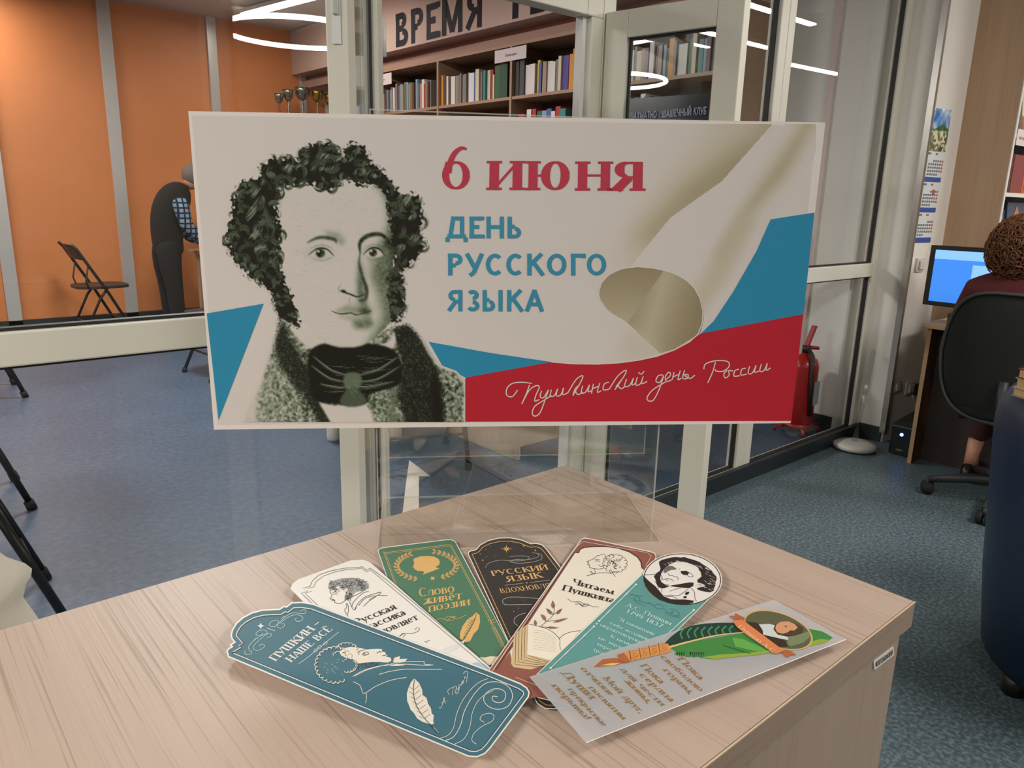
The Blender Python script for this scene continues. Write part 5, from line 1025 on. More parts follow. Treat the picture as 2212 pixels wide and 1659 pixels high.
# blue, on top at the front
bo2, uf, uP = card('bookmark', 'large blue bookmark with a white profile and quill, front left', 4.4,
    cE((90, 1050), (82, 1000), (66, 955), (85, 915), (145, 878), (115, 850), (190, 803), (152, 760), (135, 690), (158, 600), (228, 490), (330, 400), (480, 320), (650, 275), (860, 262), (930, 262), (1000, 215), (1045, 222), (1130, 155), (1220, 152), (1300, 148)) + cA((620, 485), (1820, 940), (2040, 1030), (2082, 1058), (2100, 1090), (2093, 1125), (1835, 1470), (1795, 1513), (1740, 1536), (1680, 1532)), None)
g = MB(); um = mat('print_petrol', '436b77', .5); g.flat(inset(uP, 3.2).tolist(), uf, L1, um); g.rib(inset(uP, 12.5), 1.9, uf, L2, wt, True); g.rib(inset(uP, 14.6), 1.3, uf, L2, mat('print_slate', '2f4a55', .5), True)
text('ПУШКИН', cE((868, 1120))[0], (655 / 7.54, -525 / 7.54), (-16.5, -7.6), uf, L2, wt, g, .17, .07)
g.rib(cE((1505, 530), (1575, 480)), 1.6, uf, L2, wt)
text('НАШЕ ВСЁ', cE((1122, 1138))[0], (685 / 7.54, -540 / 7.54), (-14, -8), uf, L2, wt, g, .17, .07)
lines(g, [cE((1240, 1165), (1400, 1050), (1500, 965), (1560, 905), (1610, 880), (1700, 800), (1900, 640)), cE((1490, 975), (1500, 930), (1550, 920), (1540, 950), (1490, 975)), cE((1550, 890), (1590, 860), (1620, 880), (1580, 920), (1550, 890)), cE((1640, 850), (1660, 820), (1710, 800), (1690, 850), (1640, 850))], .9, uf, L2, wt)
fl_ = [[(420, 910), (450, 850), (540, 760), (640, 700), (720, 670)], [(430, 900), (450, 950), (480, 960), (470, 1000), (400, 1010), (365, 980), (380, 950)], [(700, 690), (600, 780), (520, 860), (510, 920), (580, 945), (670, 900), (690, 860), (650, 840), (600, 870)], [(720, 690), (730, 640), (680, 610), (600, 620), (550, 670), (570, 700), (640, 690), (655, 655)], [(700, 700), (760, 660), (800, 680), (780, 720), (720, 730)], [(510, 790), (540, 750), (580, 745)]]
fl2 = [[(880, 530), (960, 460), (1050, 380), (1150, 330), (1280, 345)], [(1280, 345), (1340, 340), (1365, 305), (1340, 280), (1290, 290), (1270, 310)], [(930, 510), (1020, 440), (1120, 380), (1230, 365), (1310, 400), (1300, 450), (1230, 470), (1185, 440), (1210, 410)], [(900, 520), (920, 480), (880, 450), (810, 470), (765, 520), (790, 550), (860, 555), (890, 530)], [(900, 520), (910, 570), (960, 580), (1010, 550), (1010, 510), (960, 510)], [(970, 430), (990, 400), (1040, 390)]]
lines(g, [cE(*q) for q in fl_ + fl2], 1.0, uf, L2, tl, 6)
star(628, 543, 62, 4, uf, g, wt, cE, k=.4); g.rib(cE((725, 575), (790, 600), (860, 620)), 1.2, uf, L2, wt)
# white face in profile, looking up along the card
face = cA((800, 815), (830, 790), (880, 782), (950, 790), (985, 800), (1015, 797), (1060, 795), (1092, 797), (1088, 812), (1118, 820), (1112, 832), (1128, 838), (1122, 848), (1150, 855), (1155, 875), (1135, 888), (1110, 888), (1080, 885), (1020, 885), (975, 890), (930, 895), (905, 885), (895, 868), (860, 860), (830, 850), (810, 838))
g.flat(face, uf, L2, cream_i)
for i in range(150): x = 905 + rnd.random() * 165; y = 885 + rnd.random() * (45 - (x - 905) * .1); g.rib(cA((x, y), (x + 5, y + 3)), .5, uf, L2, dark_i)
lines(g, [cA((932, 835), (938, 812), (975, 800)), cA((955, 832), (985, 815), (1000, 830), (970, 838), (955, 832)), cA((965, 818), (975, 835)), cA((1055, 825), (1075, 812), (1085, 822)), cA((1092, 842), (1108, 838), (1122, 845))], 1.1, uf, L3, dark_i)
for q in curls((770, 905), 122, 112, 19, 17, 60, 330): g.rib(cA(*q), 1.9, uf, L2, cream_i); g.rib([(x + 1.4, y + 1.6) for x, y in cA(*q)], .7, uf, L2, dark_i)
for q in curls((850, 800), 62, 38, 8, 14, 190, 380) + curls((850, 905), 60, 42, 9, 14, -60, 100) + curls((800, 850), 40, 30, 6, 12, 200, 400): g.rib(cA(*q), 1.5, uf, L2, cream_i); g.rib([(x + 1.1, y + 1) for x, y in cA(*q)], .6, uf, L2, dark_i)
for i in range(16): x = 690 + rnd.random() * 130; y = 850 + rnd.random() * 150; g.rib(cA((x, y), (x + 6, y + 8), (x + 12, y + 9)), .6, uf, L2, tl)
lines(g, [cA((890, 985), (960, 945), (1060, 915), (1135, 908)), cA((905, 980), (1000, 935), (1135, 900)), cA((1135, 905), (1200, 885), (1290, 882), (1380, 882)), cA((1380, 882), (1383, 900), (1440, 905)), cA((1070, 970), (1140, 950), (1240, 935), (1350, 935), (1500, 935)), cA((895, 1020), (940, 1045), (960, 1095), (980, 1095), (1050, 1050), (1150, 1010), (1258, 990)), cA((985, 1098), (985, 1130), (978, 1165)), cA((1150, 905), (1250, 900), (1340, 905), (1420, 908))], 1.3, uf, L2, cream_i)
for P in (((1165, 885), (1175, 855), (1215, 845), (1210, 865), (1265, 862), (1245, 885), (1210, 890)), ((1140, 912), (1190, 895), (1250, 905), (1200, 912))): g.flat(cA(*P), uf, L2, cream_i)
qf = cA((1312, 998), (1345, 1030), (1365, 1075), (1368, 1110), (1395, 1130), (1405, 1170), (1425, 1200), (1430, 1235), (1445, 1250), (1440, 1285), (1445, 1305), (1430, 1312), (1370, 1295), (1330, 1270), (1310, 1235), (1285, 1210), (1275, 1180), (1262, 1150), (1260, 1100), (1272, 1060), (1290, 1020))
g.flat(qf, uf, L2, cream_i); g.rib(sm2(cA((1312, 1005), (1305, 1090), (1325, 1180), (1375, 1260), (1450, 1345), (1475, 1372)), 5), 1.2, uf, L3, dark_i); g.rib(cA((1440, 1330), (1475, 1370)), 2.2, uf, L2, cream_i)
for i in range(7): y = 1060 + i * 33; xm = 1308 + max(0, (y - 1100)) * .42; g.rib(cA((xm, y + 14), (xm - 32, y - 6)), .7, uf, L3, dark_i); g.rib(cA((xm + 2, y + 14), (xm + 38 + i, y - 16)), .7, uf, L3, dark_i)
sw = [[(1480, 1408), (1540, 1385), (1580, 1330), (1600, 1240), (1640, 1150), (1700, 1070), (1760, 1020), (1815, 998)], [(1525, 1420), (1580, 1395), (1625, 1320), (1650, 1230), (1690, 1150), (1740, 1080), (1800, 1030), (1870, 1020), (1935, 1040), (1975, 1085), (1978, 1140), (1945, 1190), (1880, 1208), (1820, 1190), (1785, 1145), (1800, 1100), (1850, 1070), (1905, 1072), (1935, 1100), (1925, 1145), (1890, 1162), (1850, 1150), (1845, 1120), (1880, 1122)], [(1585, 1445), (1650, 1410), (1690, 1330), (1705, 1240), (1740, 1160), (1790, 1110), (1850, 1080)], [(1735, 1445), (1705, 1420), (1720, 1370), (1780, 1320), (1840, 1290), (1855, 1255), (1830, 1235), (1780, 1245), (1760, 1275), (1790, 1297)]]
for k_, q in enumerate(sw): g.rib(sm2(cA(*q), 6), 1.5 if k_ == 1 else 1.1, uf, L2, cream_i)
sig = [[(1480, 1195), (1495, 1195), (1510, 1150), (1515, 1125), (1520, 1160), (1530, 1165)], [(1495, 1165), (1525, 1150)], [(1540, 1148), (1543, 1146)], [(1550, 1110), (1540, 1080), (1575, 1060), (1570, 1110)], [(1575, 1060), (1600, 1050), (1590, 1095), (1605, 1088)], [(1600, 1060), (1608, 1075), (1620, 1055)], [(1620, 1055), (1610, 1095), (1598, 1105)], [(1615, 1065), (1618, 1040), (1630, 1045), (1635, 1020), (1642, 1035), (1648, 1010)], [(1640, 1010), (1645, 1025), (1655, 1000), (1658, 1010), (1655, 985), (1665, 995)], [(1645, 965), (1660, 950), (1675, 955), (1672, 990), (1668, 1025)]]
lines(g, [cA(*q) for q in sig], .9, uf, L2, cream_i)
g.build('printed_design', parent=bo2)
# frosted plastic bookmark
fm = bpy.data.materials.new('frosted_film'); fm.use_nodes = True; nt = fm.node_tree; nt.nodes.clear(); N = nt.nodes.new
_o, _x, _t, _g = N('ShaderNodeOutputMaterial'), N('ShaderNodeMixShader'), N('ShaderNodeBsdfTransparent'), N('ShaderNodeBsdfPrincipled'); _g.inputs['Base Color'].default_value = (*lin('d0cfce'), 1); _g.inputs['Roughness'].default_value = .3; _t.inputs[0].default_value = (.93, .93, .93, 1); _x.inputs[0].default_value = .43
nt.links.new(_t.outputs[0], _x.inputs[1]); nt.links.new(_g.outputs[0], _x.inputs[2]); nt.links.new(_x.outputs[0], _o.inputs[0])
pc = [(1143, 1462), (1265.5, 1604.5), (1827.6, 1381), (1672, 1295)]; zl = LV + 5.6 * .00115
fo = thing('bookmark', 'frosted plastic bookmark with a green quill and a small oval portrait', 'bookmark', tuple(onz(1480, 1440, zl)), 'bookmarks fanned on the desk')
ff0 = lambda x, y, w: onz(x, y, zl + w); MB().prism(dense(pc, True, 40).tolist(), ff0, .0005, fm).build('film', parent=fo); MB().rib(dense([pc[1], pc[2]], False, 30), 1.7, ff0, .0009, mat('film_edge', 'efe8de', .3)).build('edge', parent=fo, label='bright cut edge of the film')
ff = lambda x, y, w: onz(x, y, zl + .0005 + w); g = MB()
fg1, fg2, fg3 = mat('print_leaf_dark', '1f3b2e', .5), mat('print_leaf_green', '3f7f3c', .5), mat('print_leaf_lime', '8aa03c', .5); amber = mat('print_amber', 'c98a4b', .5); rust = mat('print_rust', 'a85f38', .5)
g.flat(cD((945, 325), (985, 285), (1030, 250), (1110, 215), (1200, 200), (1300, 195), (1400, 195), (1560, 215), (1700, 250), (1420, 262), (1200, 295), (1060, 320), (970, 350)), ff, L1, fg1)
g.flat(cD((985, 360), (1060, 330), (1200, 302), (1420, 266), (1700, 250), (1880, 235), (1960, 250), (2030, 290), (1990, 320), (1850, 350), (1700, 375), (1560, 400), (1400, 415), (1270, 430), (1200, 425), (1160, 415), (1090, 415), (1040, 405), (1005, 400), (1018, 385)), ff, L1, fg2)
g.flat(cD((1180, 418), (1300, 400), (1500, 388), (1750, 350), (1950, 300), (2010, 305), (1980, 325), (1850, 350), (1560, 400), (1270, 430)), ff, L2, fg3)
g.flat(cD((1380, 290), (1450, 300), (1560, 350), (1600, 370), (1560, 385), (1400, 350)), ff, L2, mat('print_leaf_mid', '5fa04a', .5))
g.rib(sm2(cD((975, 352), (1100, 318), (1260, 280), (1400, 262), (1480, 255)), 5), [4.5 - 3 * i / 20 for i in range(21)], ff, L3, mat('print_quill_rib', 'cbb27c', .5))
for i in range(8): x = 1060 + i * 45; g.rib(sm2(cD((x, 300 - i * 5), (x - 14, 265 - i * 4), (x + 12, 228 - i * 2)), 4), 3.5, ff, L2, mat('print_leaf_sheen', '3c8560', .5))
for i in range(14): x = 1020 + i * 14; g.flat(cD((x, 385), (x + 10, 385), (x + 6, 412 + (i % 3) * 7)), ff, L1, fg1)
g.rib(cD((1320, 340), (1500, 395)), .9, ff, L3, fg1)
g.flat(cD((485, 480), (545, 430), (630, 422), (690, 450), (620, 470)), ff, L2, rust); g.flat(cD((530, 470), (600, 455), (660, 455), (610, 472)), ff, L3, mat('print_flame', 'e2b45c', .5))
g.flat(cD((640, 400), (690, 385), (930, 325), (965, 330), (985, 360), (978, 385), (740, 440), (690, 455), (650, 430)), ff, L3, amber); g.flat(cD((640, 400), (680, 388), (722, 445), (690, 455), (650, 432)), ff, L4, rust)
for k_ in range(4):
    x = 742 + k_ * 62; y = 398 - k_ * 15; g.rib(cD((x - 25, y - 28), (x - 15, y + 40)), 1, ff, L4, dark_i)
    lines(g, [cD(*[(x + 12 + 16 * math.cos(b) * (1 - b / 9), y + 16 * math.sin(b) * (1 - b / 9)) for b in np.linspace(0, 6, 10)]), cD((x - 10, y + 20), (x + 8, y + 28), (x + 28, y + 14)), cD((x - 12, y - 15), (x + 6, y - 26), (x + 26, y - 22))], .8, ff, L4, rust)
oc = (1560 + 955 / 7.9, 1300 + 480 / 7.9)
def ov(k, r0=580, r1=300, q=150): return [(oc[0] + k * (r0 * math.cos(a) + 0) / 7.9, oc[1] + k * (r1 * math.sin(a) + q * math.cos(a)) / 7.9) for a in np.linspace(0, 2 * math.pi, 48, endpoint=False)]
g.flat(ov(1.02), ff, L2, mat('print_oval_rim', 'c9a866', .4)); g.flat(ov(.965), ff, L3, mat('print_olive', '5a5a41', .5)); g.flat(cG((1120, 600), (1300, 560), (1480, 500), (1500, 600), (1380, 700), (1180, 760), (1110, 730)), ff, L4, mat('print_sage', '74805a', .5))
mh, mw2, ms = mat('print_hair', '4c3b2c', .5), mat('print_linen', 'c3c8c4', .5), mat('print_skin', 'c8926a', .5); L5, L6, L7 = L4 + .00012, L4 + .00024, L4 + .00036
g.flat(cG((420, 340), (600, 360), (700, 480), (760, 560), (1050, 640), (1130, 760), (960, 765), (800, 700), (620, 560), (450, 420)), ff, L5, mat('print_coat', '38291f', .5))
g.flat(cG((625, 385), (800, 375), (900, 400), (870, 470), (950, 560), (1130, 600), (1125, 655), (960, 620), (700, 560), (690, 480)), ff, L6, mw2); g.flat(cG((760, 470), (860, 420), (930, 540), (860, 580), (780, 560)), ff, L6 + .00006, ms)
g.flat(cG((910, 380), (980, 345), (1120, 320), (1260, 370), (1380, 440), (1360, 530), (1240, 570), (1080, 580), (950, 560), (880, 480)), ff, L6 + .0001, mh); g.flat(cG((930, 380), (1000, 340), (1130, 330), (1240, 380), (1290, 440), (1230, 490), (1160, 490), (1120, 520), (1030, 545), (940, 520), (905, 450)), ff, L7 + .0001, ms)
for x, y in ((1085, 420), (1180, 500)): g.flat(cG((x - 26, y - 10), (x, y - 14), (x + 24, y + 8), (x, y + 10)), ff, L7 + .0002, mh)
g.flat(cG((110, 238), (225, 235), (222, 188), (385, 275), (370, 340), (290, 290), (215, 310)), ff, L5, rust); g.flat(cG((1010, 850), (1110, 820), (1170, 835), (1265, 910), (1170, 905), (1112, 955)), ff, L5, rust)
g.flat(cG((180, 330), (340, 300), (1010, 800), (1060, 830), (945, 885), (860, 870), (760, 790), (450, 590), (250, 430)), ff, L6 + .0002, mat('print_ribbon', 'cf7d4c', .5))
text('Пушкин А.С', cG((268, 425))[0], (590 / 7.9, 440 / 7.9), (6.5, -5), ff, L7 + .0002, mat('print_ribbon_text', 'e3b692', .5), g, .14, .06)
tg = mat('print_bronze', '8a6a3f', .45)
for body, x, y, x2, y2, cap in (('Пока', 1022, 425, 1172, 566, 40), ('свободою', 912, 412, 1172, 640, 36), ('горим,', 930, 498, 1112, 662, 36), ('Пока', 782, 468, 918, 590, 40), ('сердца', 775, 528, 985, 708, 38), ('для чести', 650, 492, 922, 732, 36), ('живы,', 682, 568, 840, 722, 36), ('Мой друг,', 540, 548, 788, 786, 40), ('отчизне', 396, 488, 592, 668, 36), ('посвятим', 450, 612, 672, 820, 36), ('Души', 268, 515, 465, 688, 48), ('прекрасные', 318, 624, 548, 866, 34), ('порывы!', 212, 598, 442, 826, 38)):
    text(body, cD((x, y))[0], ((x2 - x) / 2.989, (y2 - y) / 2.989), (cap * .93 / 2.989, -cap * .37 / 2.989), ff, L1, tg, g, .16, .07, True, .08)
g.build('printed_design', parent=fo)

# ------------------------------------------------------------------ right-hand side: calendar, switch, sockets
def cf(u, z, w=0): return cal(u, z, w)
def calu(x, y):
    """distance along the calendar wall and height of the wall point seen at x, y"""
    d = CF + CR * (x - 1106) / FPX - CU * (y - 829.5) / FPX; nn = np.array([cdy, -cdx]); P0 = K0; k = ((P0 - CC[:2]) @ nn) / (d[:2] @ nn); p = CC + d * k
    return (p[:2] - K0) @ np.array([cdx, cdy]), p[2]
ca0 = thing('wall_calendar', 'three-part wall calendar with a flower meadow picture on the pale column', 'calendar', tuple(cf(.1, 1.2)))
cw = mat('calendar_paper', 'cfd3d3', .6); cb_ = mat('calendar_blue', '2f4f9c', .5)
(uL, zT), (uR, _z) = calu(2014, 232), calu(2055, 238); cwid = uR - uL
def quad(z0, z1, u0, u1, w, m_, mb): return mb.obox(cf(u0, z0, w), np.array([cdx, cdy, 0]) * (u1 - u0), np.array([cdy, -cdx, 0]) * .0012, (0, 0, z1 - z0), m_)
def zz(x, y): return calu(x, y)[1]
uL2 = calu(1978, 522)[0]
pm = MB(); zb = zz(2004, 325); cvc = Canvas(0, 0, 100, 100, 2.5, 9); nA, nB = cvc.noise(6), cvc.noise(3)
quad(zb, zT, uL, uR, .001, cw, pm); pm.build('picture_sheet', parent=ca0)
def calv(x, y, w): return np.stack([K0[0] + (uL + x / 100 * cwid) * cdx + (w) * cdy, K0[1] + (uL + x / 100 * cwid) * cdy - w * cdx, zT - y / 100 * (zT - zb)], -1)
def mead(t, a):
    x, y = cvc.X.ravel(), cvc.Y.ravel(); sky = (y < 42 + 6 * np.sin(x / 14))[:, None]; n1, n2 = nA.ravel()[:, None], nB.ravel()[:, None]
    s_ = np.array([.25, .45, .72]) * (1 - n1) + np.array([.85, .88, .9]) * n1; hill = np.array([.25, .36, .2]) + .1 * n2; m_ = np.where(n2 > .62, np.array([.85, .8, .7]), np.array([.42, .46, .3]) * (.6 + .8 * n1)); g_ = np.where((y < 52)[:, None], hill, m_)
    return np.clip(np.where(sky, s_, g_), 0, 1)
cvc.a[:] = 1; raster(cvc, calv, .0026, mead, 'picture_print', ca0)
secs = (((2004, 325), (2000, 382), (1999, 392)), ((1998, 392), (1990, 448), (1988, 458)), ((1988, 458), (1982, 513), (1980, 524)))
for i, (a_, b_, c_) in enumerate(secs):
    z1, z2, z3 = zz(*a_), zz(*b_), zz(*c_); sh_ = -.004 * i; m_ = MB(); quad(z2, z1 - .002, uL + sh_, uR + sh_ - .004, .0015 + .003, cw, m_); m_.build('month_sheet', parent=ca0)
    m_ = MB(); quad(z3, z2, uL + sh_, uR + sh_ - .004, .0025, cb_, m_); m_.build('strip', parent=ca0, label='blue strip under the month')
    m_ = MB(); hgt = z1 - z2
    for r_ in range(5):
        for c2 in range(7):
            if (r_ == 0 and c2 < 2 + i) or (r_ == 4 and c2 > 4 - i): continue
            uu = uL + sh_ + cwid * (.17 + .115 * c2); z_ = z1 - hgt * (.34 + .13 * r_); quad(z_ - hgt * .07, z_, uu, uu + cwid * .055, .0075, mat('cal_red', 'a8665e', .6) if c2 > 4 else mat('cal_ink', '6b7076', .6), m_)
    quad(z1 - hgt * .14, z1 - hgt * .07, uL + cwid * .08, uL + cwid * .22, .0075, mat('cal_ink'), m_); quad(z1 - hgt * .14, z1 - hgt * .07, uL + cwid * .48, uL + cwid * .58, .0075, mat('cal_red'), m_); m_.build('day_numbers', parent=ca0)
    if i == 1: quad(z1 - hgt * .5, z1 - hgt * .3, uL + cwid * .6, uL + cwid * .7, .0085, mat('marker_red', 'c2453f', .5), MB()).build('date_marker', parent=ca0)
for (x, y), nm, lab, sz in (((1985, 572), 'light_switch', 'white light switch on the wall under the calendar', (.075, .075)), ((1917, 838), 'socket', 'white wall socket beside the metal corner strip', (.06, .07)), ((1962, 838), 'socket', 'wall socket carrying a black plug above the power unit', (.075, .075))):
    u_, z_ = calu(x, y); u_ = max(u_, .05); o = thing(nm, lab, 'switch' if 'light' in nm else 'socket', tuple(cf(u_, z_)))
    MB().obox(cf(u_ - sz[0] / 2, z_ - sz[1] / 2), np.array([cdx, cdy, 0]) * sz[0], np.array([cdy, -cdx, 0]) * .012, (0, 0, sz[1]), wh, .003).build('plate', parent=o)
    MB().obox(cf(u_ - sz[0] * .3, z_ - sz[1] * .32, .012), np.array([cdx, cdy, 0]) * sz[0] * .6, np.array([cdy, -cdx, 0]) * .012, (0, 0, sz[1] * .64), wh, .004).build('rocker' if 'light' in nm else 'socket_face', parent=o)
u_, z_ = calu(1972, 838); pl = thing('plug', 'black power plug with cables in the wall socket', 'plug', tuple(cf(u_, z_, .02)))
MB().obox(cf(u_ - .03, z_ - .035, .024), np.array([cdx, cdy, 0]) * .06, np.array([cdy, -cdx, 0]) * .045, (0, 0, .07), blackm, .006).build('body', parent=pl)
c1 = MB(); c1.tube(sm2([cf(u_, z_ - .03, .05), cf(u_ + .02, z_ - .1, .06), cf(u_ + .07, z_ - .16, .06)], 6), .004, blackm, 6); c1.build('cable', parent=pl)
c1 = MB(); c1.tube(sm2([cf(u_ - .05, z_ - .03, .03), cf(u_ + .0, z_ - .12, .04), cf(u_ + .04, z_ - .24, .05)], 6), .003, frame_sh, 6); c1.build('cable', parent=pl, label='pale cable')

# power unit with a blue lamp
up = thing('power_unit', 'black box power unit with a glowing blue lamp beside the desk panel', 'power unit', (4.2, 1.53, 0))
MB().box((4.13, 1.468, 0), (4.40, 1.585, .165), mat('ups_black', '0e1013', .35), .008).build('case', parent=up)
MB().hexa([(4.13, 1.468, .165), (4.40, 1.468, .165), (4.40, 1.585, .165), (4.13, 1.585, .165), (4.17, 1.468, .205), (4.40, 1.468, .205), (4.40, 1.585, .19), (4.17, 1.585, .17)], mat('ups_black')).build('lid', parent=up)
MB().tube([(4.1305, 1.527, .118), (4.127, 1.527, .118)], .009, mat('blue_led', '3f7bff', .3, emit=16), 12).build('lamp', parent=up)
MB().obox((4.129, 1.545, .028), (0, -.035, 0), (-.0015, 0, 0), (0, 0, .007), grey_i).build('badge', parent=up)
# white round base with a clear tube
fs = thing('floor_stand', 'white round floor base with a clear upright tube in the corner', 'stand', (4.05, 1.74, 0)); X_, Y_ = 4.045, 1.73
MB().lathe([(0, .004), (.10, .004), (.112, .010), (.115, .022), (.108, .034), (.06, .040), (.03, .042), (0, .042)], (X_, Y_, 0), wh, 40).build('base', parent=fs)
q2 = ony(1890, 757, 1.78); MB().tube([(X_ + .01, Y_ + .01, .042), tuple(X_ + .01 + (q2[0] - X_) * .47 if i == 0 else (Y_ + .03 if i == 1 else .30) for i in range(3)), (q2[0], 1.785, q2[2])], .013, glass('clear_tube', (.90, .90, .88), 1.4), 12).build('tube', parent=fs)
MB().tube([(X_ + .01 + (q2[0] - X_) * .44, Y_ + .03, .27), (X_ + .01 + (q2[0] - X_) * .47, Y_ + .03, .285)], .018, acre, 12).build('collar', parent=fs)

# ------------------------------------------------------------------ bookcase on the right, its side towards the column
XB, YF, YB = 4.60, 1.385, 1.645
bk2 = thing('bookcase', 'tall brown laminate bookcase at the right with white shelf fronts', 'bookcase', (5.0, 1.5, 0))
MB().box((XB, YF, 0), (XB + .02, YB, 2.75), brown_w).build('side_panel', parent=bk2); MB().box((XB, YF - .004, 0), (XB + .022, YF, 2.75), frame_sh).build('edge_band', parent=bk2, label='white front edge of the side panel')
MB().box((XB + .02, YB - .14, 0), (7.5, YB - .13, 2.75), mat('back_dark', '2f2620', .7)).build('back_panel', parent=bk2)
sz_ = [.08, .45, .78, 1.06, 1.395, 1.69, 2.07, 2.45, 2.74]
for z in sz_: MB().box((XB + .02, YF, z - .018), (7.5, YB - .14, z), mat('shelf_grey', 'b8b0a6', .5)).build('shelf', parent=bk2); MB().box((XB + .02, YF - .004, z - .02), (7.5, YF, z + .001), frame_sh).build('shelf_front', parent=bk2)
stp = thing('shelf_strip', 'white paper strip with red writing along the shelf edge', 'label', (4.7, YF - .006, 1.66)); MB().box((XB + .03, YF - .007, 1.635), (5.6, YF - .0045, 1.715), paper).build('strip', parent=stp)
m_ = MB(); text('книги о городе для детей', (0, 0), (.85, 0), (0, .022), lambda u, v, w: (4.66 + u, YF - .0075, 1.665 + v), 0, mat('cal_red'), m_, .16, .1, False); m_.build('lettering', parent=stp)
def bookf(x0, x1, z, h, c, lab, d=.095, y=None, grp='books on the right bookcase'):
    """book with its spine towards -Y"""
    y = YF + .02 if y is None else y; m_ = mat('cover_' + c, colr.get(c, c), .4); t = .003; b = MB()
    for q in (((x0, y, z), (x0 + t, y + d, z + h)), ((x1 - t, y, z), (x1, y + d, z + h)), ((x0 + t, y, z), (x1 - t, y + .004, z + h))): b.box(*q, m_)
    b.box((x0 + t, y + .004, z + .004), (x1 - t, y + d - .003, z + h - .004), mat('pages', 'd8cfbe', .8)); return tag(b.build('book', origin=(x0, y, z)), lab, 'book', grp)
colr.update(fire='b5451f', amber='c07a35', crimson='7c1c17', night='14202f', plum='4b3a55')
for x0, x1, h, c, lab in ((4.625, 4.665, .215, 'amber', 'orange-tan book at the left end of the middle shelf'), (4.668, 4.71, .215, 'fire', 'bright red-orange book second on the middle shelf'), (4.715, 4.735, .20, 'night', 'thin dark navy book with a pale spine on the middle shelf'), (4.745, 4.93, .20, 'crimson', 'wide dark red volume on the middle shelf'), (4.935, 4.97, .21, 'fire', 'red-orange book right of the wide dark red volume'), (4.98, 5.1, .19, 'amber', 'brown book at the frame edge, middle shelf')):
    bookf(x0, x1, 1.3955, h, c, lab)
def facing(x0, x1, z, h, c, lab, deco):
    t = thing('book', lab, 'book', ((x0 + x1) / 2, YF + .03, z), 'books shown cover forward'); m_ = mat('cover_' + c, colr.get(c, c), .35)
    MB().hexa([(x0, YF + .03, z), (x1, YF + .03, z), (x1, YF + .05, z), (x0, YF + .05, z), (x0, YF + .06, z + h), (x1, YF + .06, z + h), (x1, YF + .08, z + h), (x0, YF + .08, z + h)], m_, .002).build('cover', parent=t)
    b = MB()
    for P, cc in deco: b.flat([(x0 + (x1 - x0) * u, z + h * v) for u, v in P], lambda u, v, w: (u, YF + .0285 + (v - z) / h * .03 - w, v), 0, mat('art_' + cc, cc, .4))
    b.build('cover_print', parent=t); return t
facing(4.64, 4.78, 1.6905, .2, 'plum', 'narrow violet book face out on the upper shelf', [([(.3, .0), (.7, 0), (.6, .7), (.45, .9)], 'a97f86')])
facing(4.82, 5.06, 1.6905, .25, 'cream', 'cream and orange book face out on the upper shelf', [([(0, 0), (1, 0), (1, .35), (0, .42)], '9a5526'), ([(.35, .6), (.5, .5), (.65, .6), (.6, .78), (.4, .78)], 'a5522d')])
facing(4.63, 4.86, 1.0605, .25, 'black', 'black book with a yellow picture, lower shelf', [([(.1, .1), (.85, .12), (.9, .5), (.5, .62), (.1, .5)], '5a2418'), ([(.3, .2), (.6, .2), (.65, .45), (.35, .48)], 'c08f22'), ([(.15, .75), (.85, .78), (.85, .86), (.15, .83)], '8f8060')])
facing(4.89, 5.2, 1.0605, .29, 'navy', 'blue book with an orange dome picture, lower shelf', [([(0, 0), (1, 0), (1, .35), (.75, .5), (.7, .7), (.5, .95), (.3, .7), (.25, .5), (0, .35)], 'b0662a'), ([(.4, .3), (.6, .3), (.6, .55), (.5, .65), (.4, .55)], 'd8902f')])
facing(4.68, 5.3, 2.0705, .36, 'white', 'large pale poster print on the top shelf with a red foot', [([(0, 0), (1, 0), (1, .1), (0, .14)], 'b3434a'), ([(.05, .2), (.15, .25), (.12, .5), (.2, .7), (.08, .8), (.02, .5)], '70797a'), ([(.25, .2), (.32, .3), (.3, .6), (.36, .8), (.24, .7), (.2, .4)], '818a8a'), ([(.4, .2), (.5, .3), (.45, .7), (.38, .5)], '6a7475')])

# ------------------------------------------------------------------ work desk, monitor and small box
wd_ = thing('work_desk', 'light work desk with a dark leg space at the right', 'desk', (4.25, .8, 0)); dm = wood('work_desk_top', 'b8946f', '8b6a4c', 'Y', .6)
MB().box((3.985, -.2, .725), (4.595, 1.455, .75), dm, .002).build('desktop', parent=wd_); MB().box((4.05, 1.43, 0), (4.595, 1.45, .725), mat('panel_shadow_side', '5a3e2b', .6)).build('side_panel', parent=wd_); MB().box((4.045, 1.43, 0), (4.05, 1.45, .725), dm).build('edge_band', parent=wd_)  # side panel coloured dark for the shade under the desktop
MB().box((4.17, -.15, .0), (4.19, 1.43, .725), mat('leg_space_shade', '2a1d16', .6)).build('back_panel', parent=wd_); MB().box((4.05, -.2, 0), (4.595, -.18, .725), brown_w).build('side_panel', parent=wd_)  # dark panel added to paint the leg space as shade
mo = thing('monitor', 'black computer monitor with a bright blue screen', 'monitor', (4.27, 1.27, .75)); my0, my1 = 1.03, 1.555
MB().box((4.205, my0, .815), (4.235, my1, 1.122), blackm, .004).build('bezel', parent=mo); sb_ = mat('screen_blue', '3d86e8', .3, emit=.75); sl_ = mat('screen_light', '7fb4f5', .3, emit=.9); st_ = mat('screen_tint', '6aa2ea', .3, emit=.7)
s2 = MB(); s2.box((4.203, my0 + .015, .838), (4.2045, my1 - .028, 1.10), sb_); s2.box((4.202, my0 + .015, 1.055), (4.203, my1 - .028, 1.10), sl_); s2.box((4.202, my0 + .015, .845), (4.203, my1 - .21, 1.035), sl_)
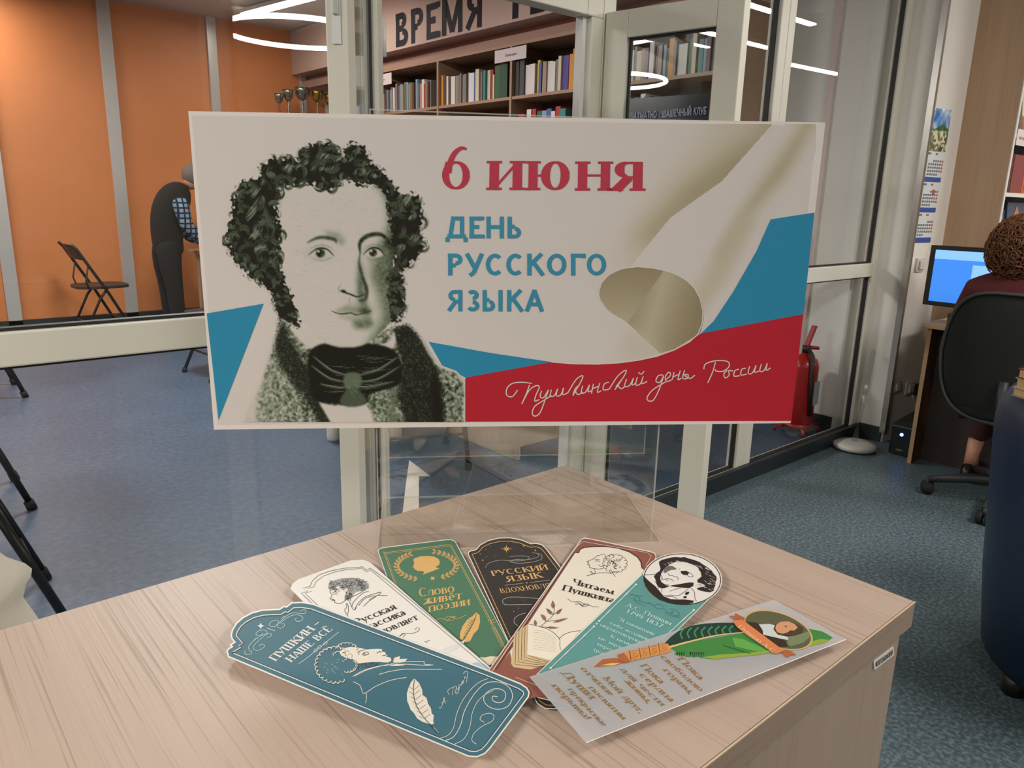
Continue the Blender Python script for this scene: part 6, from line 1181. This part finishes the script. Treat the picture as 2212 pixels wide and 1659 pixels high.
for k_ in range(9): s2.box((4.2012, my0 + .05, .88 + k_ * .016), (4.202, my1 - .235 - (k_ % 3) * .03, .883 + k_ * .016), st_)
s2.build('screen', parent=mo); MB().box((4.24, 1.26, .75), (4.26, 1.31, .9), blackm).build('stand_neck', parent=mo); MB().box((4.20, 1.19, .7505), (4.34, 1.38, .762), blackm, .003).build('stand_foot', parent=mo)
sp = thing('speaker', 'small dark desktop speaker under the monitor', 'speaker', (4.12, 1.34, .75)); MB().box((4.10, 1.30, .7505), (4.17, 1.39, .80), mat('speaker_grey', '2c302f', .6), .006).build('body', parent=sp); MB().box((4.0985, 1.308, .758), (4.0998, 1.382, .793), blackm).build('grille', parent=sp)

# ------------------------------------------------------------------ office chair
CX, CY = 3.78, .93; och = thing('office_chair', 'black office chair seen from behind at the right', 'chair', (CX, CY, 0)); fab = mat('chair_fabric', '161817', .9, noise=.15, scale=300); pls = mat('chair_plastic', '1e1e1d', .55)
for k_ in range(5):
    a = math.radians(112 + 72 * k_); e = np.array([math.cos(a), math.sin(a), 0]); c_ = np.array([CX, CY, 0])
    MB().tube([c_ + e * .03 + [0, 0, .115], c_ + e * .15 + [0, 0, .105], c_ + e * .30 + [0, 0, .07]], [.028, .024, .016], pls, 8).build('base_arm', parent=och)
    s_ = np.array([-e[1], e[0], 0]); p = c_ + e * .30
    w_ = MB()
    for q in (-1, 1): w_.tube([p + s_ * q * .006 + [0, 0, .03], p + s_ * q * .028 + [0, 0, .03]], .029, mat('rubber'), 16)
    w_.tube([p + [0, 0, .03], p + [0, 0, .075]], .010, pls, 8); w_.build('caster', parent=och)
MB().tube([(CX, CY, .07), (CX, CY, .42)], .024, pls, 14).build('gas_column', parent=och); MB().tube([(CX, CY, .06), (CX, CY, .13)], .042, pls, 16).build('hub', parent=och)
def cushion(nm, c, sx, sy, sz__, m_, parent, ax='z', curve=0.0, e=.35):
    bm = bmesh.new(); bmesh.ops.create_uvsphere(bm, u_segments=32, v_segments=16, radius=1)
    for v in bm.verts:
        x, y, z = [math.copysign(abs(q) ** e, q) for q in v.co]; v.co = (c[0] + x * sx + curve * (y * y), c[1] + y * sy, c[2] + z * sz__)
    return MB().bm(bm, m_, True).build(nm, parent=parent)
cushion('seat', (CX - .01, CY, .46), .23, .235, .045, fab, och, e=.6)
bm = bmesh.new(); bmesh.ops.create_uvsphere(bm, u_segments=40, v_segments=24, radius=1)
for v in bm.verts:
    x, y, z = v.co; e = .62; y = math.copysign(abs(y) ** e, y); z = math.copysign(abs(z) ** e, z); wv = .272 * (1 - .10 * max(0, z)) * (1 - .05 * max(0, -z)); xx = CX - .245 - .03 * z + x * .035 + .07 * y * y
    v.co = (xx, CY + .015 + y * wv, .70 + z * .275)
MB().bm(bm, fab, True).build('backrest', parent=och)
rp = MB(); P = []
for a in np.linspace(0, 2 * math.pi, 48, endpoint=False): y, z = math.copysign(abs(math.cos(a)) ** .62, math.cos(a)), math.copysign(abs(math.sin(a)) ** .62, math.sin(a)); P.append((CX - .262 - .03 * z + .07 * y * y, CY + .015 + y * .272 * (1 - .10 * max(0, z)) * (1 - .05 * max(0, -z)), .70 + z * .277))
rp.tube(P, .008, mat('piping', '3a3d39', .5), 6, True); rp.build('piping', parent=och, label='grey-green edge trim of the backrest')
MB().tube([(CX - .05, CY, .43), (CX - .2, CY, .43), (CX - .29, CY, .50), (CX - .285, CY, .62)], .02, pls, 8).build('back_bracket', parent=och)

# ------------------------------------------------------------------ people (skin modifier bodies)
def skin(nm, joints, edges, radii, m_, parent, sub=2, root=0):
    me = bpy.data.meshes.new(nm); O = np.array(parent['_o']); me.from_pydata([tuple(np.array(j) - O) for j in joints], edges, []); o = bpy.data.objects.new(nm, me); COL.objects.link(o); o.parent = parent
    md = o.modifiers.new('skin', 'SKIN'); md.use_smooth_shade = True
    for i, r in enumerate(radii): me.skin_vertices[0].data[i].radius = r if hasattr(r, '__len__') else (r, r); me.skin_vertices[0].data[i].use_root = (i == root)
    s_ = o.modifiers.new('sub', 'SUBSURF'); s_.levels = s_.render_levels = sub; me.materials.append(m_)
    dg = bpy.context.evaluated_depsgraph_get(); dg.update(); m2 = bpy.data.meshes.new_from_object(o.evaluated_get(dg)); o.modifiers.clear(); o.data = m2
    for p in m2.polygons: p.use_smooth = True
    if not m2.materials: m2.materials.append(m_)
    return o
def head(parent, c, fwd, r=.098, skin_m=None, nm='head'):
    """head with brow, eyes, nose, mouth, ears; fwd is the looking direction"""
    f = np.array(fwd, float); f /= np.linalg.norm(f); rt = np.cross(f, (0, 0, 1)); rt /= np.linalg.norm(rt); u = np.cross(rt, f); c = np.array(c, float)
    P = lambda a, b, d: c + f * a * r + rt * b * r + u * d * r
    bm = bmesh.new(); bmesh.ops.create_uvsphere(bm, u_segments=24, v_segments=18, radius=1)
    for v in bm.verts:
        x, y, z = v.co; k = 1 - .22 * max(0, -z) * (1 if z < 0 else 0); nose = .22 * math.exp(-((y / .16) ** 2 + ((z + .15) / .22) ** 2)) * (x > 0); eye = -.07 * math.exp(-(((abs(y) - .36) / .17) ** 2 + ((z - .08) / .13) ** 2)) * (x > 0); v.co = Vector(P(x * k + nose + eye, y * .78 * k, z * 1.18))
    o = MB().bm(bm, skin_m, True).build(nm, parent=parent)
    d = MB()
    for s_ in (-1, 1): d.lathe([(0, -.012), (.010, -.006), (.012, 0), (.010, .006), (0, .012)], P(.84, s_ * .34, .08), frame_sh, 10); d.lathe([(0, -.005), (.005, 0), (0, .005)], P(.96, s_ * .34, .08), blackm, 8)
    d.build('eye', parent=parent, label='eyes'); d = MB(); d.tube([P(.86, -.24, -.52), P(.93, 0, -.5), P(.86, .24, -.52)], .006, mat('lip', '8f4c42', .5), 6); d.build('mouth', parent=parent)
    d = MB()
    for s_ in (-1, 1): d.tube([P(-.05, s_ * .78, .15), P(-.12, s_ * .88, .05), P(-.05, s_ * .82, -.22)], .013, skin_m, 8)
    d.build('ear', parent=parent, label='ears'); return P
def hand(parent, w, d, up_, m_, nm='hand', s=1.0, curl=.5, side=1):
    w, d, up_ = [np.array(q, float) for q in (w, d, up_)]; d /= np.linalg.norm(d); sd = np.cross(d, up_); sd /= np.linalg.norm(sd); J = [w, w + d * .05 * s, w + d * .085 * s]; E = [(0, 1), (1, 2)]; Rr = [(.022, .018), (.036, .014), (.034, .013)]
    for k_, ln in ((-1.5, .058), (-.5, .072), (.5, .068), (1.5, .054)):
        b = w + d * .09 * s + sd * k_ * .019 * s; i = len(J); J += [b, b + (d * .55 - up_ * curl * .3) * ln * s, b + (d * .85 - up_ * curl * .9) * ln * s]; E += [(2, i), (i, i + 1), (i + 1, i + 2)]; Rr += [(.0095, .0095), (.0088, .0088), (.007, .007)]
    i = len(J); b = w + d * .03 * s - sd * side * .03 * s; J += [b, b + (d * .5 - sd * side * .6) * .04 * s, b + (d * .9 - sd * side * .7 - up_ * .3) * .06 * s]; E += [(1, i), (i, i + 1), (i + 1, i + 2)]; Rr += [(.012, .012), (.0105, .0105), (.008, .008)]
    return skin(nm, J, E, Rr, m_, parent, 1)
skn = mat('skin', 'b98468', .5); wine = mat('sweater_wine', '4a1013', .9, noise=.12, scale=200); trw = mat('trousers_dark', '0e0b0c', .9)
hx, hy, hz_ = 3.80, 1.01, 1.15
wo_ = thing('person', 'seated person with curly reddish-brown hair and dark red sweater, seen from behind', 'person', (3.78, .95, 0))
J = [(3.74, .96, .53), (3.73, .97, .70), (3.74, .985, .88), (3.76, 1.0, .985), (3.79, 1.01, 1.06), (3.745, 1.165, .955), (3.80, 1.23, .80), (3.98, 1.17, .785), (3.745, .82, .955), (3.80, .75, .80), (3.98, .80, .785)]
skin('sweater', J, [(0, 1), (1, 2), (2, 3), (3, 4), (3, 5), (5, 6), (6, 7), (3, 8), (8, 9), (9, 10)], [(.12, .16), (.11, .15), (.12, .17), (.09, .12), (.052, .052), (.066, .066), (.052, .052), (.036, .036), (.066, .066), (.052, .052), (.036, .036)], wine, wo_)
J = [(3.73, .96, .52), (3.76, 1.05, .52), (4.10, 1.09, .50), (4.03, 1.14, .20), (3.76, .87, .52), (4.10, .83, .50), (4.12, .82, .12)]
skin('trousers', J, [(0, 1), (1, 2), (2, 3), (0, 4), (4, 5), (5, 6)], [(.13, .13), (.085, .085), (.066, .066), (.05, .05), (.085, .085), (.066, .066), (.045, .045)], mat('trousers_wine', '3a0f12', .9), wo_)
for (a_, b_, c_) in (((4.03, 1.145, .21), (4.025, 1.15, .13), (4.03, 1.15, .08)), ((4.12, .82, .14), (4.12, .82, .1), (4.12, .82, .07))): MB().tube([a_, b_, c_], [.036, .03, .033], skn, 12).build('ankle', parent=wo_)
for x_, y_ in ((4.03, 1.15), (4.12, .82)):
    bm = bmesh.new(); bmesh.ops.create_uvsphere(bm, u_segments=16, v_segments=10, radius=1)
    for v in bm.verts: x, y, z = v.co; v.co = (x_ + .045 + x * .125, y_ + y * .042, max(0.004, .045 + z * .05 * (1 - .35 * x)))
    MB().bm(bm, blackm, True).build('shoe', parent=wo_)
head(wo_, (hx, hy, hz_), (1, .05, -.15), .098, skn)
MB().tube([(3.785, 1.01, 1.03), (3.795, 1.01, 1.09)], [.05, .048], skn, 12).build('neck', parent=wo_)
for s_, y_ in ((1, 1.165), (-1, .81)): hand(wo_, (4.0, y_, .775), (1, -.15 * s_, 0), (0, 0, 1), skn, side=s_)
hr = MB(); hm = mat('hair_auburn', '6b4326', .6, noise=.35, scale=60); rn = random.Random(5)
bm = bmesh.new(); bmesh.ops.create_icosphere(bm, subdivisions=3, radius=1)
for v in bm.verts: x, y, z = v.co; k = 1 + rn.random() * .07; v.co = (hx - .035 + x * .112 * k, hy + y * .122 * k, hz_ + .005 + z * .124 * k)
hr.bm(bm, hm, True)
for i in range(900):
    a, b = rn.random() * 6.283, math.acos(1 - 1.9 * rn.random()); n_1 = np.array([math.sin(b) * math.cos(a), math.sin(b) * math.sin(a), math.cos(b)])
    if n_1[0] > .62 and n_1[2] < .5: continue
    p = np.array([hx - .035, hy, hz_ + .005]) + n_1 * np.array([.128, .138, .14]); r1 = .010 + rn.random() * .012; u1 = np.cross(n_1, (.3, .2, 1)); u1 /= np.linalg.norm(u1); v1 = np.cross(n_1, u1); ph = rn.random() * 6.3; turn = 5 + rn.random() * 4
    hr.tube([p + (u1 * math.cos(ph + q * turn) + v1 * math.sin(ph + q * turn)) * r1 + n_1 * (q * .022 - .004) - np.array([0, 0, 1]) * q * .014 for q in np.linspace(0, 1, 9)], [.0045 - .0025 * q for q in np.linspace(0, 1, 9)], hm, 4)
hr.build('hair', parent=wo_)

# big lettering on the wall panel and on the club sign
tx = MB(); tx.ls = 2.5e-4; fw2 = lambda u, v, w: (3.868 - w, 6.115 - u, 2.575 + v)
text('ВРЕМЯ', (0, 0), (1.27, 0), (0, .27), fw2, 0, bl, tx, .19, .19, False, gap=.06); text('ТВОРЧЕСТВА', (1.50, 0), (2.75, 0), (0, .27), fw2, 0, bl, tx, .19, .19, False, gap=.06); tx.build('lettering', parent=sb)
lt = MB(); lt.ls = 6e-5; text('ШАХМАТНО - ШАШЕЧНЫЙ КЛУБ', (.006, .116), (.275, .004), (0, .023), sg, .0045, mat('sign_letters', '8d97ac', .4), lt, .16, .16, False); lt.build('lettering', parent=sign_o)

# man leaning over the table in the far room
ma = thing('person', 'grey-haired person in a dark vest and blue checked shirt leaning over a table', 'person', (2.15, 7.25, 0)); Ym = 7.25
vest = mat('vest_brown', '17110d', .9, noise=.1, scale=40); hair_g = mat('hair_grey', '6f625a', .8)
ck = bpy.data.materials.new('checked_shirt'); ck.use_nodes = True; nt = ck.node_tree; b = nt.nodes['Principled BSDF']; b.inputs['Roughness'].default_value = .9; tc = nt.nodes.new('ShaderNodeTexCoord'); ch = nt.nodes.new('ShaderNodeTexBrick'); ch.inputs['Scale'].default_value = 9; ch.offset = 0; ch.inputs['Color1'].default_value = (*lin('6f87a0'), 1); ch.inputs['Color2'].default_value = (*lin('8097ab'), 1); ch.inputs['Mortar'].default_value = (*lin('141c2a'), 1); ch.inputs['Mortar Size'].default_value = .07; ch.inputs['Brick Width'].default_value = .4; ch.inputs['Row Height'].default_value = .4
mp = nt.nodes.new('ShaderNodeMapping'); mp.inputs['Rotation'].default_value = (1.5708, 0, 0); nt.links.new(tc.outputs['Object'], mp.inputs[0]); nt.links.new(mp.outputs[0], ch.inputs['Vector']); nt.links.new(ch.outputs[0], b.inputs['Base Color'])
J = [(2.17, Ym, .70), (2.155, Ym, .80), (2.15, Ym, .94), (2.17, Ym, 1.08), (2.22, Ym, 1.20), (2.29, Ym, 1.29), (2.36, Ym, 1.35)]
skin('vest', J, [(0, 1), (1, 2), (2, 3), (3, 4), (4, 5), (5, 6)], [(.12, .13), (.135, .14), (.14, .145), (.14, .16), (.125, .17), (.09, .14), (.05, .055)], vest, ma)
for s_ in (-1, 1):
    yy = Ym + s_ * .19; sx2 = -.03 if s_ < 0 else .04
    skin('sleeve', [(2.26 + sx2, Ym + s_ * .15, 1.25), (2.27 + sx2, yy, 1.15), (2.29 + sx2, yy + s_ * .02, 1.0), (2.40, yy, .88), (2.52, yy - s_ * .05, .83)], [(0, 1), (1, 2), (2, 3), (3, 4)], [(.07, .07), (.075, .075), (.06, .06), (.05, .05), (.036, .036)], ck, ma)
    hand(ma, (2.52, yy - s_ * .05, .815), (1, 0, -.15), (.15, 0, 1), skn, side=s_)
    skin('trouser_leg', [(2.15, Ym + s_ * .05, .90), (2.13, Ym + s_ * .085, .70), (2.15, Ym + s_ * .1, .46), (2.165, Ym + s_ * .11, .06)], [(0, 1), (1, 2), (2, 3)], [(.125, .11), (.11, .10), (.08, .08), (.065, .07)], trw, ma)
    bm = bmesh.new(); bmesh.ops.create_uvsphere(bm, u_segments=16, v_segments=10, radius=1)
    for v in bm.verts: x, y, z = v.co; v.co = (2.20 + x * .14, Ym + s_ * .11 + y * .05, max(.003, .045 + z * .05))
    MB().bm(bm, blackm, True).build('shoe', parent=ma)
MB().tube([(2.36, Ym, 1.35), (2.42, Ym, 1.40)], .052, skn, 12).build('neck', parent=ma); head(ma, (2.45, Ym, 1.42), (.8, 0, -.6), .1, skn)
bm = bmesh.new(); bmesh.ops.create_uvsphere(bm, u_segments=24, v_segments=16, radius=1)
for v in list(bm.verts):
    x, y, z = v.co; k = 1 + .03 * rn.random(); v.co = (2.435 + (x * .098 - .012) * k, Ym + y * .089 * k, 1.445 + z * .10 * k)
MB().bm(bm, hair_g, True).build('hair', parent=ma)

# ------------------------------------------------------------------ blue armchair with a pile of books on its rim
blu = mat('blue_leather', '0c2440', .42, coat=.05, bump=.15, scale=180); ac = thing('armchair', 'dark blue leather tub armchair at the right frame edge', 'armchair', (2.62, .30, 0)); AX, AY = 2.52, .235
R_ = .40; sh1 = MB(); a0, a1 = math.radians(-235 + 180), math.radians(235 - 0)
prof = [(R_ - .05, .06), (R_ - .035, .065), (R_ - .005, .30), (R_ + .02, .60), (R_ + .03, .72), (R_ + .028, .78), (R_ + .005, .815), (R_ - .04, .83), (R_ - .085, .815), (R_ - .11, .78), (R_ - .115, .70), (R_ - .115, .40)]
sh1.lathe(prof, (AX, AY, 0), blu, 48, 1, 1, math.radians(25), math.radians(335)); sh1.build('tub_shell', parent=ac)
for a in (25, 335):
    e = np.array([math.cos(math.radians(a)), math.sin(math.radians(a)), 0]); MB().tube([np.array([AX, AY, .09]) + e * (R_ - .06), np.array([AX, AY, .4]) + e * (R_ - .05), np.array([AX, AY, .765]) + e * (R_ - .043)], [.05, .056, .066], blu, 14).build('arm_front', parent=ac)
MB().lathe([(0, .10), (R_ - .12, .10), (R_ - .12, .42), (R_ - .16, .46), (0, .47)], (AX, AY, 0), blu, 36).build('seat_cushion', parent=ac)
MB().lathe([(0, .055), (R_ - .04, .055), (R_ - .04, .10), (0, .10)], (AX, AY, 0), mat('base_black', '0d0f12', .6), 36).build('base', parent=ac)
for a in (140, 215, 35, 325): MB().lathe([(0, 0), (.028, 0), (.03, .03), (.026, .056), (0, .056)], (AX + .33 * math.cos(math.radians(a)), AY + .33 * math.sin(math.radians(a)), 0), blackm, 14).build('foot', parent=ac)
zb_ = .832
for k_, (th_, c, dx_, rot, lab) in enumerate(((.022, 'tan', .0, .05, 'bottom book of the pile on the blue armchair'), (.026, 'cream', .004, -.04, 'second book up, pale pages, on the armchair pile'), (.026, 'crimson', -.004, .03, 'dark red book in the middle of the armchair pile'), (.020, 'brown', .018, .1, 'brown book second from the top of the armchair pile'), (.018, 'white', .022, .0, 'topmost light book of the armchair pile'))):
    t = thing('book', lab, 'book', (2.35, .49, zb_), 'books piled on the armchair'); o_ = np.array([2.250 + dx_, .586 - .003 * k_, zb_]); e1 = np.array([math.cos(ANG + rot), math.sin(ANG + rot), 0]); e2_ = np.array([-e1[1], e1[0], 0])
    o_ = o_ - e2_ * .01; m_ = mat('cover_' + c, colr[c], .5)
    MB().obox(o_, e1 * .24, -e2_ * .17, (0, 0, .0025), m_).build('cover', parent=t); MB().obox(o_ + [0, 0, th_ - .0025], e1 * .24, -e2_ * .17, (0, 0, .0025), m_).build('cover', parent=t); MB().obox(o_ + e1 * .236 + [0, 0, .0025], e1 * .004, -e2_ * .17, (0, 0, th_ - .005), m_).build('spine', parent=t)
    MB().obox(o_ + e1 * .004 - e2_ * .003 + [0, 0, .0025], e1 * .23, -e2_ * .164, (0, 0, th_ - .005), mat('old_pages', 'b99a6c', .8)).build('pages', parent=t); zb_ += th_ + .0004

# ------------------------------------------------------------------ cream cloth with folds at the left edge, beyond the desk
cl = MB(); cm = mat('cream_cloth', 'd8d0bf', .85, bump=.2, scale=300); nz_, na = 60, 72; X0c, Y0c = -.30, 1.02; V = []
for i in range(nz_ + 1):
    s_ = i / nz_; z = .02 + 1.05 * s_
    rad = np.interp(z, [0, .55, .70, .765, .807, .85, .875, .93, 1.0, 1.07], [.50, .46, .425, .408, .392, .384, .372, .345, .295, .0])
    for j in range(na):
        a = 2 * math.pi * j / na; w1 = z * 1.0 - .075 * math.cos(a * 1.0 + .9) * 1.2
        fold = .020 * max(0, math.sin(w1 * 58)) ** 1.5 * (z < 1.0) * (z > .3) + .006 * math.sin(a * 7 + z * 9); k = rad + (fold if rad > .05 else 0)
        V.append((X0c + k * math.cos(a), Y0c + k * .62 * math.sin(a), z))
cl.add(V, [(i * na + j, i * na + (j + 1) % na, (i + 1) * na + (j + 1) % na, (i + 1) * na + j) for i in range(nz_) for j in range(na)] + [tuple(range(na))[::-1]], cm, True)
tag(cl.build('cream_cloth', origin=(X0c, Y0c, 0)), 'cream draped cloth with soft folds behind the desk at the left edge', 'cloth')
